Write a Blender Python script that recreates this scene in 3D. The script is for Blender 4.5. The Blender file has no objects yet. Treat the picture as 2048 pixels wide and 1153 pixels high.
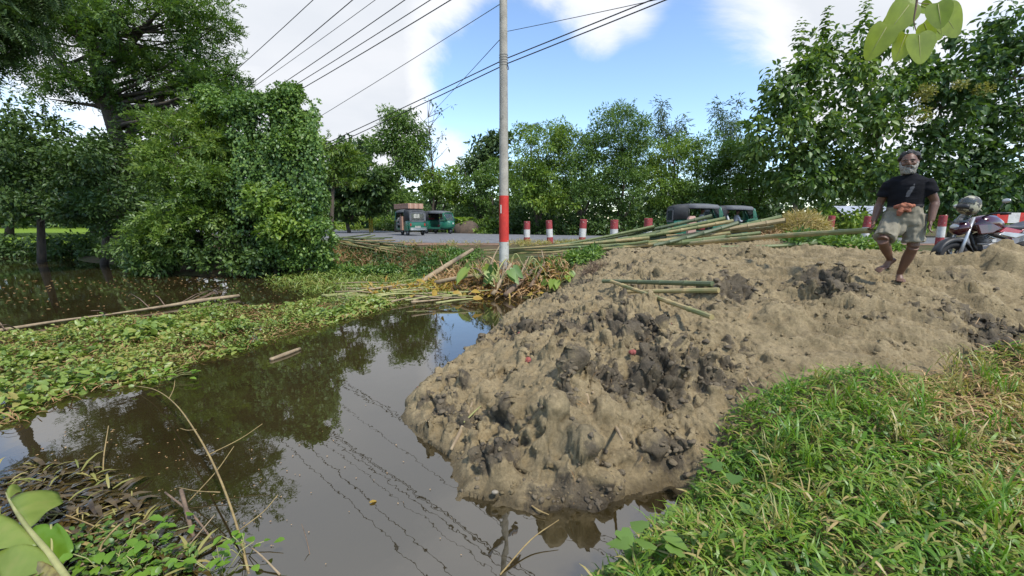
import bpy, math, random
import numpy as np
from mathutils import Vector, Matrix

# ------------------------------------------------------------------ camera, sky, sun, exposure
S = bpy.context.scene
COL = S.collection
R = math.radians
PITCH = R(8.9); FPX = 850.0; CAMZ = 1.85
cp, sp = math.cos(PITCH), math.sin(PITCH)
cam_d = bpy.data.cameras.new('camera'); cam_d.sensor_width = 36; cam_d.lens = FPX / 2048 * 36
cam_d.clip_start = 0.05; cam_d.clip_end = 3000
cam = bpy.data.objects.new('camera', cam_d); COL.objects.link(cam)
cam.location = (0, 0, CAMZ); cam.rotation_euler = (math.pi / 2 - PITCH, 0, 0)
S.camera = cam

SUN_EL, SUN_AZ = R(54), R(142)      # azimuth clockwise from +Y (the way the camera looks): behind right
sun_dir = Vector((math.sin(SUN_AZ) * math.cos(SUN_EL), math.cos(SUN_AZ) * math.cos(SUN_EL), math.sin(SUN_EL)))
sl = bpy.data.lights.new('sun', 'SUN'); sl.energy = 2.7; sl.angle = R(5.0); sl.color = (1.0, 0.94, 0.84)
so = bpy.data.objects.new('sun', sl); COL.objects.link(so); so.rotation_euler = sun_dir.to_track_quat('Z', 'Y').to_euler()

S.view_settings.view_transform = 'Standard'; S.view_settings.look = 'None'
S.view_settings.exposure = 0.85; S.view_settings.gamma = 1.0; S.view_settings.use_curve_mapping = False
S.cycles.max_bounces = 6; S.cycles.diffuse_bounces = 3; S.cycles.glossy_bounces = 3; S.cycles.transmission_bounces = 3; S.cycles.transparent_max_bounces = 6
S.cycles.caustics_reflective = False; S.cycles.caustics_refractive = False

def ray(px, py):
    x = (px - 1024) / FPX; v = (py - 576.5) / FPX
    return Vector((x, cp - v * sp, -sp - v * cp))
def at(px, py, Y):
    d = ray(px, py); t = Y / d.y
    return Vector((d.x * t, Y, CAMZ + d.z * t))
def atz(px, py, Z):
    d = ray(px, py); t = (Z - CAMZ) / d.z
    return Vector((d.x * t, d.y * t, Z))

W = bpy.data.worlds.new('World'); S.world = W; W.use_nodes = True
nt = W.node_tree; nt.nodes.clear()
def nd(t, typ, **kw):
    n = t.nodes.new(typ)
    for k, v in kw.items():
        if k.startswith('i_'):
            n.inputs[k[2:].replace('_', ' ')].default_value = v
        else: setattr(n, k, v)
    return n
def world():
    L = nt.links.new
    out = nd(nt, 'ShaderNodeOutputWorld'); bg = nd(nt, 'ShaderNodeBackground'); L(bg.outputs[0], out.inputs[0])
    sky = nd(nt, 'ShaderNodeTexSky', sky_type='NISHITA', sun_disc=False, sun_elevation=SUN_EL, sun_rotation=SUN_AZ,
             air_density=1.0, dust_density=0.1, ozone_density=3.0, altitude=0)
    tc = nd(nt, 'ShaderNodeTexCoord')
    sep = nd(nt, 'ShaderNodeSeparateXYZ'); L(tc.outputs['Generated'], sep.inputs[0])
    def math_(op, a, b=None, clamp=False):
        m = nd(nt, 'ShaderNodeMath', operation=op, use_clamp=clamp)
        for i, q in enumerate((a, b)):
            if q is None: continue
            if isinstance(q, (int, float)): m.inputs[i].default_value = q
            else: L(q, m.inputs[i])
        return m.outputs[0]
    zz = math_('ADD', math_('MAXIMUM', sep.outputs[2], 0.0), 0.22)
    comb = nd(nt, 'ShaderNodeCombineXYZ')
    L(math_('DIVIDE', sep.outputs[0], zz), comb.inputs[0]); L(math_('DIVIDE', sep.outputs[1], zz), comb.inputs[1])
    comb.inputs[2].default_value = 3.7
    n1 = nd(nt, 'ShaderNodeTexNoise'); n1.inputs['Scale'].default_value = 1.15; n1.inputs['Detail'].default_value = 9
    n1.inputs['Roughness'].default_value = 0.64; n1.inputs['Distortion'].default_value = 0.6; L(comb.outputs[0], n1.inputs['Vector'])
    n2 = nd(nt, 'ShaderNodeTexNoise'); n2.inputs['Scale'].default_value = 2.6; n2.inputs['Detail'].default_value = 6; L(comb.outputs[0], n2.inputs['Vector'])
    f = n1.outputs[0]
    # cloud banks and clear gaps that the place's sky has, by direction (px of the photo -> direction)
    def lobe(px, py, deg, amt):
        nonlocal f
        d = ray(px, py).normalized()
        dp = nd(nt, 'ShaderNodeVectorMath', operation='DOT_PRODUCT'); L(tc.outputs['Generated'], dp.inputs[0]); dp.inputs[1].default_value = d
        mr = nd(nt, 'ShaderNodeMapRange', interpolation_type='SMOOTHSTEP'); L(dp.outputs['Value'], mr.inputs[0])
        mr.inputs[1].default_value = math.cos(R(deg)); mr.inputs[2].default_value = math.cos(R(deg * .25)); mr.inputs[3].default_value = 0; mr.inputs[4].default_value = amt
        f = math_('ADD', f, mr.outputs[0])
    lobe(560, 60, 26, .34); lobe(720, 200, 10, .10); lobe(640, -500, 40, .3)
    lobe(1600, 60, 13, .26); lobe(1230, 30, 7, .16); lobe(1190, 92, 3.5, .10); lobe(1850, 30, 14, .25)
    lobe(1080, 200, 14, -.26); lobe(1380, 215, 13, -.30); lobe(945, 120, 11, -.30); lobe(940, 305, 5, .22)
    ramp = nd(nt, 'ShaderNodeMapRange', interpolation_type='SMOOTHSTEP'); L(f, ramp.inputs[0])
    ramp.inputs[1].default_value = .44; ramp.inputs[2].default_value = .80
    sh = nd(nt, 'ShaderNodeMapRange'); L(n2.outputs[0], sh.inputs[0]); sh.inputs[1].default_value = .38; sh.inputs[2].default_value = .62
    dens = nd(nt, 'ShaderNodeMapRange'); L(f, dens.inputs[0]); dens.inputs[1].default_value = .66; dens.inputs[2].default_value = .95
    cm = nd(nt, 'ShaderNodeMix', data_type='RGBA'); L(dens.outputs[0], cm.inputs[0])
    cm.inputs[6].default_value = (4.3, 4.3, 4.35, 1); cm.inputs[7].default_value = (3.05, 3.2, 3.45, 1)
    cm2 = nd(nt, 'ShaderNodeMix', data_type='RGBA'); L(math_('MULTIPLY', sh.outputs[0], .45), cm2.inputs[0]); L(cm.outputs[2], cm2.inputs[6]); cm2.inputs[7].default_value = (3.7, 3.75, 3.9, 1)
    mx = nd(nt, 'ShaderNodeMix', data_type='RGBA'); L(ramp.outputs[0], mx.inputs[0]); L(sky.outputs[0], mx.inputs[6]); L(cm2.outputs[2], mx.inputs[7])
    L(mx.outputs[2], bg.inputs[0]); bg.inputs[1].default_value = 0.15
world()

# ------------------------------------------------------------------ helpers
def tag(o, label=None, cat=None, group=None, kind=None):
    if label: o['label'] = label
    if cat: o['category'] = cat
    if group: o['group'] = group
    if kind: o['kind'] = kind
    return o
def empty(name, loc=(0, 0, 0), rz=0, **kw):
    o = bpy.data.objects.new(name, None); COL.objects.link(o); o.location = loc; o.rotation_euler = (0, 0, rz); o.empty_display_size = .1
    return tag(o, **kw)
def npmesh(name, V, F, smooth=False):
    """V (n,3), F (m,k) uniform polygons"""
    V = np.asarray(V, dtype=np.float32); F = np.asarray(F, dtype=np.int32)
    me = bpy.data.meshes.new(name)
    me.vertices.add(len(V)); me.vertices.foreach_set('co', V.ravel())
    me.loops.add(F.size); me.loops.foreach_set('vertex_index', F.ravel())
    me.polygons.add(len(F)); me.polygons.foreach_set('loop_start', np.arange(0, F.size, F.shape[1], dtype=np.int32))
    if smooth: me.polygons.foreach_set('use_smooth', np.ones(len(F), dtype=bool))
    me.update(calc_edges=True)
    return me
def link(name, me, mat, parent=None, **kw):
    o = bpy.data.objects.new(name, me); COL.objects.link(o)
    if mat and not me.materials: me.materials.append(mat)
    if parent: o.parent = parent
    return tag(o, **kw)

class MB:
    """collects shapes, builds ONE mesh"""
    def __init__(s): s.v = []; s.f = []; s.sm = True
    def add(s, V, F):
        b = len(s.v); s.v += [tuple(p) for p in V]; s.f += [tuple(i + b for i in f) for f in F]; return s
    def box(s, c, size, M=None, taper=(1, 1)):
        x, y, z = [q / 2 for q in size]; tx, ty = taper
        V = [Vector((sx * x * (tx if sz > 0 else 1), sy * y * (ty if sz > 0 else 1), sz * z)) for sz in (-1, 1) for sx, sy in ((-1, -1), (1, -1), (1, 1), (-1, 1))]
        if M is not None: V = [M @ p for p in V]
        V = [p + Vector(c) for p in V]
        return s.add(V, [(3, 2, 1, 0), (4, 5, 6, 7), (0, 1, 5, 4), (1, 2, 6, 5), (2, 3, 7, 6), (3, 0, 4, 7)])
    def tube(s, P, r, n=8, cap=True, squash=None):
        P = [Vector(p) for p in P]; m = len(P)
        if not hasattr(r, '__len__'): r = [r] * m
        V = []; F = []; up = None
        for i, p in enumerate(P):
            t = (P[min(i + 1, m - 1)] - P[max(i - 1, 0)])
            t = t.normalized() if t.length > 1e-9 else Vector((0, 0, 1))
            if up is None:
                up = Vector((0, 0, 1)) if abs(t.z) < .9 else Vector((1, 0, 0))
            a = t.cross(up); a = a.normalized() if a.length > 1e-6 else t.orthogonal().normalized()
            up = a.cross(t)
            ri = r[i]; ra, rb = (ri if hasattr(ri, '__len__') else (ri, ri))
            for k in range(n):
                q = 2 * math.pi * k / n
                V.append(p + a * (ra * math.cos(q)) + up * (rb * math.sin(q)))
        for i in range(m - 1):
            for k in range(n):
                F.append((i * n + k, i * n + (k + 1) % n, (i + 1) * n + (k + 1) % n, (i + 1) * n + k))
        if cap: F += [tuple(range(n - 1, -1, -1)), tuple((m - 1) * n + k for k in range(n))]
        return s.add(V, F)
    def loft(s, secs, n=16, cap=True, power=2.0):
        """secs: (centre, ax, ay) elliptical rings in x/y planes (vertical loft) or (centre, A vec, B vec)"""
        V = []; F = []; m = len(secs)
        for c, a, b in secs:
            c = Vector(c)
            A = Vector((a, 0, 0)) if not hasattr(a, '__len__') else Vector(a)
            B = Vector((0, b, 0)) if not hasattr(b, '__len__') else Vector(b)
            for k in range(n):
                q = 2 * math.pi * k / n; co, si = math.cos(q), math.sin(q)
                if power != 2.0:
                    co = math.copysign(abs(co) ** (2 / power), co); si = math.copysign(abs(si) ** (2 / power), si)
                V.append(c + A * co + B * si)
        for i in range(m - 1):
            for k in range(n):
                F.append((i * n + k, i * n + (k + 1) % n, (i + 1) * n + (k + 1) % n, (i + 1) * n + k))
        if cap: F += [tuple(range(n - 1, -1, -1)), tuple((m - 1) * n + k for k in range(n))]
        return s.add(V, F)
    def ball(s, c, r, n=12, m=8, M=None):
        rx, ry, rz = r if hasattr(r, '__len__') else (r, r, r)
        V = [Vector((0, 0, -rz))]; F = []
        for i in range(1, m):
            t = math.pi * i / m
            for k in range(n):
                q = 2 * math.pi * k / n
                V.append(Vector((rx * math.sin(t) * math.cos(q), ry * math.sin(t) * math.sin(q), -rz * math.cos(t))))
        V.append(Vector((0, 0, rz)))
        for k in range(n): F.append((0, 1 + (k + 1) % n, 1 + k))
        for i in range(m - 2):
            for k in range(n):
                a = 1 + i * n
                F.append((a + k, a + (k + 1) % n, a + n + (k + 1) % n, a + n + k))
        e = len(V) - 1; a = 1 + (m - 2) * n
        for k in range(n): F.append((a + k, a + (k + 1) % n, e))
        if M is not None: V = [M @ p for p in V]
        return s.add([p + Vector(c) for p in V], F)
    def prism(s, pts, y0, y1):
        """outline in x/z, extruded along y"""
        n = len(pts)
        V = [(x, y0, z) for x, z in pts] + [(x, y1, z) for x, z in pts]
        F = [tuple(range(n)), tuple(range(2 * n - 1, n - 1, -1))] + [(k, k + n, (k + 1) % n + n, (k + 1) % n) for k in range(n)]
        return s.add(V, F)
    def wheelring(s, c, R0, r, n=24, k=10, wide=1.0):
        """torus, axis y"""
        V = []; F = []
        for i in range(n):
            q = 2 * math.pi * i / n
            for j in range(k):
                w = 2 * math.pi * j / k
                rr = R0 + r * math.cos(w)
                V.append(Vector(c) + Vector((rr * math.cos(q), r * wide * math.sin(w), rr * math.sin(q))))
        for i in range(n):
            for j in range(k):
                F.append((i * k + j, i * k + (j + 1) % k, ((i + 1) % n) * k + (j + 1) % k, ((i + 1) % n) * k + j))
        return s.add(V, F)
    def build(s, name, mat, parent=None, smooth=None, bevel=0, remesh=0, sm_it=0, solid=0, world=False, auto=False, **kw):
        V = s.v
        if world and parent is not None:
            l = parent.location; V = [(a - l[0], b - l[1], c - l[2]) for a, b, c in V]
        me = bpy.data.meshes.new(name); me.from_pydata(V, [], s.f)
        sm = s.sm if smooth is None else smooth
        if sm: me.polygons.foreach_set('use_smooth', np.ones(len(me.polygons), dtype=bool))
        if auto: me.set_sharp_from_angle(angle=R(40))
        o = link(name, me, mat, parent, **kw)
        if solid: m = o.modifiers.new('solid', 'SOLIDIFY'); m.thickness = solid; m.offset = 0
        if bevel:
            m = o.modifiers.new('bevel', 'BEVEL'); m.width = bevel; m.segments = 3; m.limit_method = 'ANGLE'; m.angle_limit = R(35)
        if remesh:
            m = o.modifiers.new('remesh', 'REMESH'); m.mode = 'VOXEL'; m.voxel_size = remesh; m.use_smooth_shade = True
        if sm_it:
            m = o.modifiers.new('smooth', 'SMOOTH'); m.iterations = sm_it; m.factor = .5
        return o
def copy_tree(o, parent=None):
    c = o.copy(); COL.objects.link(c); c.parent = parent
    for ch in o.children: copy_tree(ch, c)
    return c
def spline(P, n=8):
    """Catmull-Rom through points"""
    P = [Vector(p) for p in P]
    if len(P) < 3: return [P[0].lerp(P[-1], i / n) for i in range(n + 1)]
    Q = [P[0] * 2 - P[1]] + P + [P[-1] * 2 - P[-2]]; out = []
    for i in range(1, len(Q) - 2):
        a, b, c, d = Q[i - 1:i + 3]
        for k in range(n):
            t = k / n
            out.append(.5 * ((2 * b) + (c - a) * t + (2 * a - 5 * b + 4 * c - d) * t * t + (3 * b - a - 3 * c + d) * t ** 3))
    return out + [P[-1]]
def lerp_list(a, n):
    a = list(a); m = len(a) - 1
    return [a[min(int(i * m / n), m - 1)] * (1 - (i * m / n - min(int(i * m / n), m - 1))) + a[min(int(i * m / n), m - 1) + 1] * (i * m / n - min(int(i * m / n), m - 1)) for i in range(n + 1)]

# numpy gradient noise
_rs = np.random.RandomState(7); _perm = np.concatenate([_rs.permutation(256)] * 3); _gr = np.array([[math.cos(a), math.sin(a)] for a in np.linspace(0, 2 * math.pi, 16, endpoint=False)])
def perlin(x, y):
    xi = np.floor(x).astype(int); yi = np.floor(y).astype(int); xf = x - xi; yf = y - yi
    xi &= 255; yi &= 255
    u = xf ** 3 * (xf * (xf * 6 - 15) + 10); v = yf ** 3 * (yf * (yf * 6 - 15) + 10)
    def g(ix, iy, dx, dy):
        h = _gr[_perm[_perm[ix] + iy] & 15]; return h[..., 0] * dx + h[..., 1] * dy
    a = g(xi, yi, xf, yf); b = g(xi + 1, yi, xf - 1, yf); c = g(xi, yi + 1, xf, yf - 1); d = g(xi + 1, yi + 1, xf - 1, yf - 1)
    return (a * (1 - u) + b * u) * (1 - v) + (c * (1 - u) + d * u) * v * 1.0
def fbm(x, y, o=4, g=.5, billow=False):
    s = 0; a = 1; t = 0
    for i in range(o):
        n = perlin(x * 2 ** i + 17.3 * i, y * 2 ** i - 9.1 * i) * 1.5
        s = s + a * (np.abs(n) if billow else n); t += a; a *= g
    return s / t
def worley(x, y, seed=0):
    xi = np.floor(x).astype(int); yi = np.floor(y).astype(int); d1 = np.full(x.shape, 9.); d2 = d1.copy(); hh = np.zeros(x.shape)
    for dx in (-1, 0, 1):
        for dy in (-1, 0, 1):
            cx, cy = xi + dx, yi + dy
            h = _perm[_perm[(cx + seed) & 255] + (cy & 255)]; h2 = _perm[h + 37]
            d = np.hypot(cx + h / 256. - x, cy + h2 / 256. - y)
            n = d < d1
            d2 = np.where(n, d1, np.minimum(d2, d)); d1 = np.where(n, d, d1); hh = np.where(n, _perm[h + 91] / 256., hh)
    return d1, d2, hh
_g3 = np.array([(a, b, c) for a in (-1, 0, 1) for b in (-1, 0, 1) for c in (-1, 0, 1) if abs(a) + abs(b) + abs(c) == 2] + [(1, 1, 0), (-1, 1, 0), (0, -1, 1), (0, -1, -1)], float)
def perlin3(x, y, z):
    I = [np.floor(q).astype(int) for q in (x, y, z)]; f = [q - i for q, i in zip((x, y, z), I)]; I = [i & 255 for i in I]; w = [t ** 3 * (t * (t * 6 - 15) + 10) for t in f]; s = 0
    for a in (0, 1):
        for b in (0, 1):
            for c in (0, 1):
                h = _g3[_perm[_perm[_perm[I[0] + a] + I[1] + b] + I[2] + c] & 15]
                s = s + (h[:, 0] * (f[0] - a) + h[:, 1] * (f[1] - b) + h[:, 2] * (f[2] - c)) * (w[0] if a else 1 - w[0]) * (w[1] if b else 1 - w[1]) * (w[2] if c else 1 - w[2])
    return s
def fbm3(P, sc, o=3, g=.5, billow=False, sh=0.):
    s = 0; a = 1; t = 0
    for i in range(o):
        k = sc * 2 ** i; n = perlin3(P[:, 0] * k + sh + 13.7 * i, P[:, 1] * k - sh + 5.1 * i, P[:, 2] * k + 31.3 + 7.7 * i) * 1.3; s = s + a * (np.abs(n) if billow else n); t += a; a *= g
    return s / t
def worley3(P, sc, seed=0):
    x, y, z = P[:, 0] * sc, P[:, 1] * sc, P[:, 2] * sc + 50; xi, yi, zi = (np.floor(q).astype(int) for q in (x, y, z)); d1 = np.full(x.shape, 9.); d2 = d1.copy(); hh = np.zeros(x.shape)
    for dx in (-1, 0, 1):
        for dy in (-1, 0, 1):
            for dz in (-1, 0, 1):
                cx, cy, cz = xi + dx, yi + dy, zi + dz; h = _perm[_perm[_perm[(cx + seed) & 255] + (cy & 255)] + (cz & 255)]
                d = (cx + _perm[h + 11] / 256. - x) ** 2 + (cy + _perm[h + 37] / 256. - y) ** 2 + (cz + _perm[h + 73] / 256. - z) ** 2; n = d < d1
                d2 = np.where(n, d1, np.minimum(d2, d)); d1 = np.where(n, d, d1); hh = np.where(n, _perm[h + 91] / 256., hh)
    return np.sqrt(d1), np.sqrt(d2), hh
def sstep(a, b, x):
    t = np.clip((x - a) / (b - a), 0, 1); return t * t * (3 - 2 * t)

# ------------------------------------------------------------------ materials
def newmat(name):
    m = bpy.data.materials.new(name); m.use_nodes = True; t = m.node_tree
    b = t.nodes['Principled BSDF']; return m, t, b, t.links.new
def M(name, c1, c2=None, rough=.6, scale=6, metal=0, bump=0, bscale=None, spec=.5, detail=6, lo=.35, hi=.65, coat=0, stretch=None):
    """noise-varied surface"""
    m, t, b, L = newmat(name)
    b.inputs['Roughness'].default_value = rough; b.inputs['Metallic'].default_value = metal; b.inputs['Specular IOR Level'].default_value = spec
    b.inputs['Coat Weight'].default_value = coat
    tc = nd(t, 'ShaderNodeTexCoord'); src = tc.outputs['Object']
    if stretch:
        mp = nd(t, 'ShaderNodeMapping'); L(src, mp.inputs[0]); mp.inputs['Scale'].default_value = stretch; src = mp.outputs[0]
    n = nd(t, 'ShaderNodeTexNoise'); n.inputs['Scale'].default_value = scale; n.inputs['Detail'].default_value = detail; n.inputs['Roughness'].default_value = .6; L(src, n.inputs['Vector'])
    if c2 is None: c2 = tuple(x * .75 for x in c1)
    r = nd(t, 'ShaderNodeValToRGB'); L(n.outputs[0], r.inputs[0])
    r.color_ramp.elements[0].position = lo; r.color_ramp.elements[0].color = (*c1, 1); r.color_ramp.elements[1].position = hi; r.color_ramp.elements[1].color = (*c2, 1)
    L(r.outputs[0], b.inputs['Base Color'])
    if bump:
        n2 = nd(t, 'ShaderNodeTexNoise'); n2.inputs['Scale'].default_value = bscale or scale * 4; n2.inputs['Detail'].default_value = 8; L(src, n2.inputs['Vector'])
        bp = nd(t, 'ShaderNodeBump'); bp.inputs['Strength'].default_value = bump; bp.inputs['Distance'].default_value = .02; L(n2.outputs[0], bp.inputs['Height']); L(bp.outputs[0], b.inputs['Normal'])
    return m
LG = 1.6
def ML(name, cols, trans=.42, nscale=.45, gloss=.025, rough=.45, tint=(1.25, 1.35, .6)):
    """leaf: colour differs leaf by leaf and from bough to bough"""
    cols = [(a * LG * 1.2, b * LG * 1.03, c * LG * .85) for a, b, c in cols]
    m, t, b, L = newmat(name); t.nodes.remove(b); out = t.nodes['Material Output']
    g = nd(t, 'ShaderNodeNewGeometry'); r = nd(t, 'ShaderNodeValToRGB'); e = r.color_ramp.elements
    tc = nd(t, 'ShaderNodeTexCoord'); n = nd(t, 'ShaderNodeTexNoise'); n.inputs['Scale'].default_value = nscale; n.inputs['Detail'].default_value = 3; L(tc.outputs['Object'], n.inputs['Vector'])
    mm = nd(t, 'ShaderNodeMath', operation='MULTIPLY_ADD'); L(n.outputs[0], mm.inputs[0]); mm.inputs[1].default_value = 1.3; mm.inputs[2].default_value = -.4
    ad = nd(t, 'ShaderNodeMath', operation='MULTIPLY_ADD', use_clamp=True); L(g.outputs['Random Per Island'], ad.inputs[0]); ad.inputs[1].default_value = .62; L(mm.outputs[0], ad.inputs[2])
    L(ad.outputs[0], r.inputs[0])
    e[0].position = 0; e[0].color = (*cols[0], 1); e[1].position = 1; e[1].color = (*cols[-1], 1)
    for i, c in enumerate(cols[1:-1]):
        q = e.new((i + 1) / (len(cols) - 1)); q.color = (*c, 1)
    d = nd(t, 'ShaderNodeBsdfDiffuse'); L(r.outputs[0], d.inputs[0])
    tr = nd(t, 'ShaderNodeBsdfTranslucent'); mu = nd(t, 'ShaderNodeMix', data_type='RGBA', blend_type='MULTIPLY'); mu.inputs[0].default_value = 1; L(r.outputs[0], mu.inputs[6]); mu.inputs[7].default_value = (*tint, 1); L(mu.outputs[2], tr.inputs[0])
    a = nd(t, 'ShaderNodeMixShader'); a.inputs[0].default_value = trans; L(d.outputs[0], a.inputs[1]); L(tr.outputs[0], a.inputs[2])
    gl = nd(t, 'ShaderNodeBsdfGlossy'); gl.inputs['Roughness'].default_value = rough; gl.inputs[0].default_value = (.9, .95, 1, 1)
    c = nd(t, 'ShaderNodeMixShader'); c.inputs[0].default_value = gloss; L(a.outputs[0], c.inputs[1]); L(gl.outputs[0], c.inputs[2]); L(c.outputs[0], out.inputs[0])
    return m
# ------------------------------------------------------------------ the lie of the land
ROADZ = 0.85
CTRL = []
def cpix(*a):
    for px, py, z in a: p = atz(px, py, z); CTRL.append((p.x, p.y, z))
def cw(*a):
    for p in a: CTRL.append(p)
# sand heap: its edge in the water, its slopes and crests
cpix((1090, 600, 0), (1045, 612, 0.12), (1000, 650, 0), (960, 690, 0), (900, 735, 0), (845, 765, 0), (815, 800, 0), (806, 835, 0), (850, 885, 0), (905, 925, 0), (930, 965, 0), (925, 985, 0), (1000, 1005, 0), (1080, 1020, 0), (1180, 1018, 0), (1290, 990, 0), (1370, 955, 0))
cpix((1240, 500, 1.15), (1400, 497, 1.2), (1550, 502, 1.2), (1700, 507, 1.18), (1830, 525, 1.08), (1797, 577, 1.0), (1900, 513, 1.34), (1960, 503, 1.42), (2048, 512, 1.34), (2150, 510, 1.36),
     (2000, 590, .92), (2048, 640, .72), (1650, 590, .97), (1600, 680, .7), (1700, 740, .56), (1800, 700, .66), (1900, 660, .8), (1450, 565, .97), (1300, 580, .82),
     (1200, 600, .55), (1100, 640, .40), (1050, 625, .3), (1240, 680, .58), (1400, 640, .76), (1500, 720, .56), (1430, 800, .36), (1100, 700, .46), (960, 740, .17), (1000, 780, .32), (1120, 790, .46),
     (1120, 850, .38), (1070, 850, .33), (1200, 840, .36), (1250, 850, .30), (1330, 870, .20), (1390, 850, .25), (1000, 880, .15), (1100, 925, .20), (1160, 930, .20), (1060, 960, .08), (900, 820, .15), (860, 810, .09), (1180, 570, .62), (1140, 720, .52), (1320, 720, .6), (1060, 690, .42),
     (1500, 530, 1.1), (1650, 535, 1.08), (1750, 560, 1.02), (1350, 540, 1.0))
# pond bed
cpix((700, 800, -.45), (760, 900, -.5), (850, 990, -.45), (980, 1080, -.4), (700, 1060, -.5), (400, 1000, -.5), (100, 1000, -.45), (400, 800, -.5), (60, 820, -.5), (800, 700, -.5), (900, 650, -.45), (960, 615, -.35), (1040, 592, -.3), (500, 660, -.5), (200, 620, -.5), (600, 580, -.4), (300, 560, -.4), (100, 530, -.4), (750, 600, -.4), (1130, 1060, -.25), (1240, 1030, -.2))
cw((-12, 9, -.6), (-20, 14, -.6), (-30, 18, -.6), (-40, 14, -.6), (-25, 6, -.6), (-40, 5, -.6), (-12, 4, -.6))
# far bank of the pond and the road embankment
cw((-42, 26, 0), (-31, 25, 0), (-22, 21.5, 0), (-16.7, 18.4, 0), (-13.5, 15.6, 0), (-10, 14.9, 0.05), (-7, 15.1, 0), (-5, 15.0, 0), (-3.6, 14.2, 0), (-2.4, 12.9, 0), (-.9, 10.9, 0), (0.2, 10.35, 0.02),
   (-42, 29, .8), (-31, 28, .8), (-22, 24.5, .7), (-16, 20.5, .6), (-13, 17.5, .5), (-9, 16.8, .42), (-5.5, 16.8, .45), (-3, 15.8, .55), (-1.5, 14.5, .58), (-.22, 11.55, .58), (.9, 11.2, .6), (1.5, 10.4, .62), (1.0, 10.3, .2), (2.6, 11.8, .95),
   (-24, 29, .78), (-14, 23, .74), (-8, 19.4, .74), (-4, 18.3, .76), (-.5, 17, .78), (1.2, 14, .80), (3, 13.5, .92), (5, 12.8, .95), (8, 12, .97), (11, 11, 1.0), (7.4, 6.7, .92), (9, 7.5, .95), (7.5, 8.5, 1.0), (5.5, 9.3, 1.08), (6.9, 11.6, 1.40), (7.5, 11.7, 1.42), (5.8, 11.6, 1.2), (14, 8, 1), (14, 14, .93), (6, 17, .84), (14, 18, .84), (24, 17, .84), (24, 8, 1))
for x, y in ((-50, 40), (-30, 40), (-10, 40), (10, 40), (30, 40), (50, 40), (-50, 65), (0, 65), (50, 65), (40, 20), (50, 0), (20, 28), (6, 28), (-8, 30), (-20, 40)): CTRL.append((x, y, .80))
# the bank the photographer stands on
cw((.25, 1.75, 0), (.62, 2.15, 0.02), (1.0, 2.45, 0.03), (1.45, 2.85, .05), (-1.2, 1.35, 0), (-3, 1.2, 0), (-6, 1.0, 0), (.6, 1.6, .2), (1.2, 2.0, .25), (1.75, 2.6, .33), (2.0, 2.2, .36), (1.76, 3.05, .33), (2.5, 3.3, .46), (3.64, 3.68, .52), (5.2, 4.2, .62), (0.3, 1.0, .22), (0, 0, .25), (-2, .4, .2), (-6, 0, .25), (2.5, 1.5, .36), (3, 2, .42), (5, 3, .55), (8, 4, .7), (5, 0, .5), (10, 0, .7), (0, -6, .4), (10, -8, .7), (-10, -6, .4), (-30, -8, .4), (-30, -2, .2))
CT = np.array(CTRL, dtype=float)
def _solve():
    n = len(CT); d = np.hypot(CT[:, None, 0] - CT[None, :, 0], CT[:, None, 1] - CT[None, :, 1])
    A = np.zeros((n + 1, n + 1)); A[:n, :n] = -d - 0.02 * np.eye(n); A[:n, n] = 1; A[n, :n] = 1
    return np.linalg.solve(A, np.append(CT[:, 2], 0))
_w = _solve()
def inpoly(x, y, P):
    c = np.zeros(x.shape, bool); n = len(P)
    for i in range(n):
        x1, y1 = P[i][0], P[i][1]; x2, y2 = P[(i + 1) % n][0], P[(i + 1) % n][1]
        m = ((y1 > y) != (y2 > y)); xs = (x2 - x1) * (y - y1) / ((y2 - y1) if y2 != y1 else 1e-9) + x1
        c ^= m & (x < xs)
    return c
def polydist(x, y, P):
    """signed distance, positive inside"""
    d = np.full(x.shape, 1e9); n = len(P)
    for i in range(n):
        ax, ay = P[i][0], P[i][1]; bx, by = P[(i + 1) % n][0], P[(i + 1) % n][1]
        ex, ey = bx - ax, by - ay; t = np.clip(((x - ax) * ex + (y - ay) * ey) / (ex * ex + ey * ey + 1e-12), 0, 1)
        d = np.minimum(d, np.hypot(x - ax - t * ex, y - ay - t * ey))
    return np.where(inpoly(x, y, P), d, -d)
LAND = [tuple(atz(a, b, 0))[:2] for a, b in ((1090, 600), (1045, 610), (1000, 645), (960, 688), (900, 735), (845, 765), (815, 800), (806, 835), (850, 885), (905, 925), (925, 965), (925, 992), (1000, 1008), (1080, 1022), (1180, 1020), (1240, 1000), (1290, 985), (1340, 965))] + [(1.25, 2.62), (1.0, 2.4), (.62, 2.1), (.25, 1.75), (-.5, 1.45), (-1.2, 1.3), (-6, 1.0), (-6, -5), (14, -5), (14, 11), (1.5, 10.4)]
def gbase(x, y):
    x = np.asarray(x, float); y = np.asarray(y, float); o = np.empty(x.size); xf, yf = x.ravel(), y.ravel()
    for i in range(0, x.size, 20000):
        s = slice(i, i + 20000)
        o[s] = -(np.hypot(xf[s, None] - CT[None, :, 0], yf[s, None] - CT[None, :, 1]) @ _w[:-1]) + _w[-1]
    o = np.clip(o, -.7, 1.7).reshape(x.shape)
    w = (x > -4) & (x < 3) & (y > 0) & (y < 10)
    if w.any():
        xx, yy = x[w], y[w]; d = polydist(xx, yy, LAND) + .05 * perlin(xx * 4, yy * 4) + .025 * perlin(xx * 11, yy * 11); q = o[w]
        q = np.where(d > 0, np.maximum(q, np.minimum(.16, d * .75 + .004)), np.minimum(q, np.maximum(d * .6, -.5))); o[w] = q
    far = sstep(60, 90, np.hypot(x, y - 10)); return o * (1 - far) + .85 * far

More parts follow.
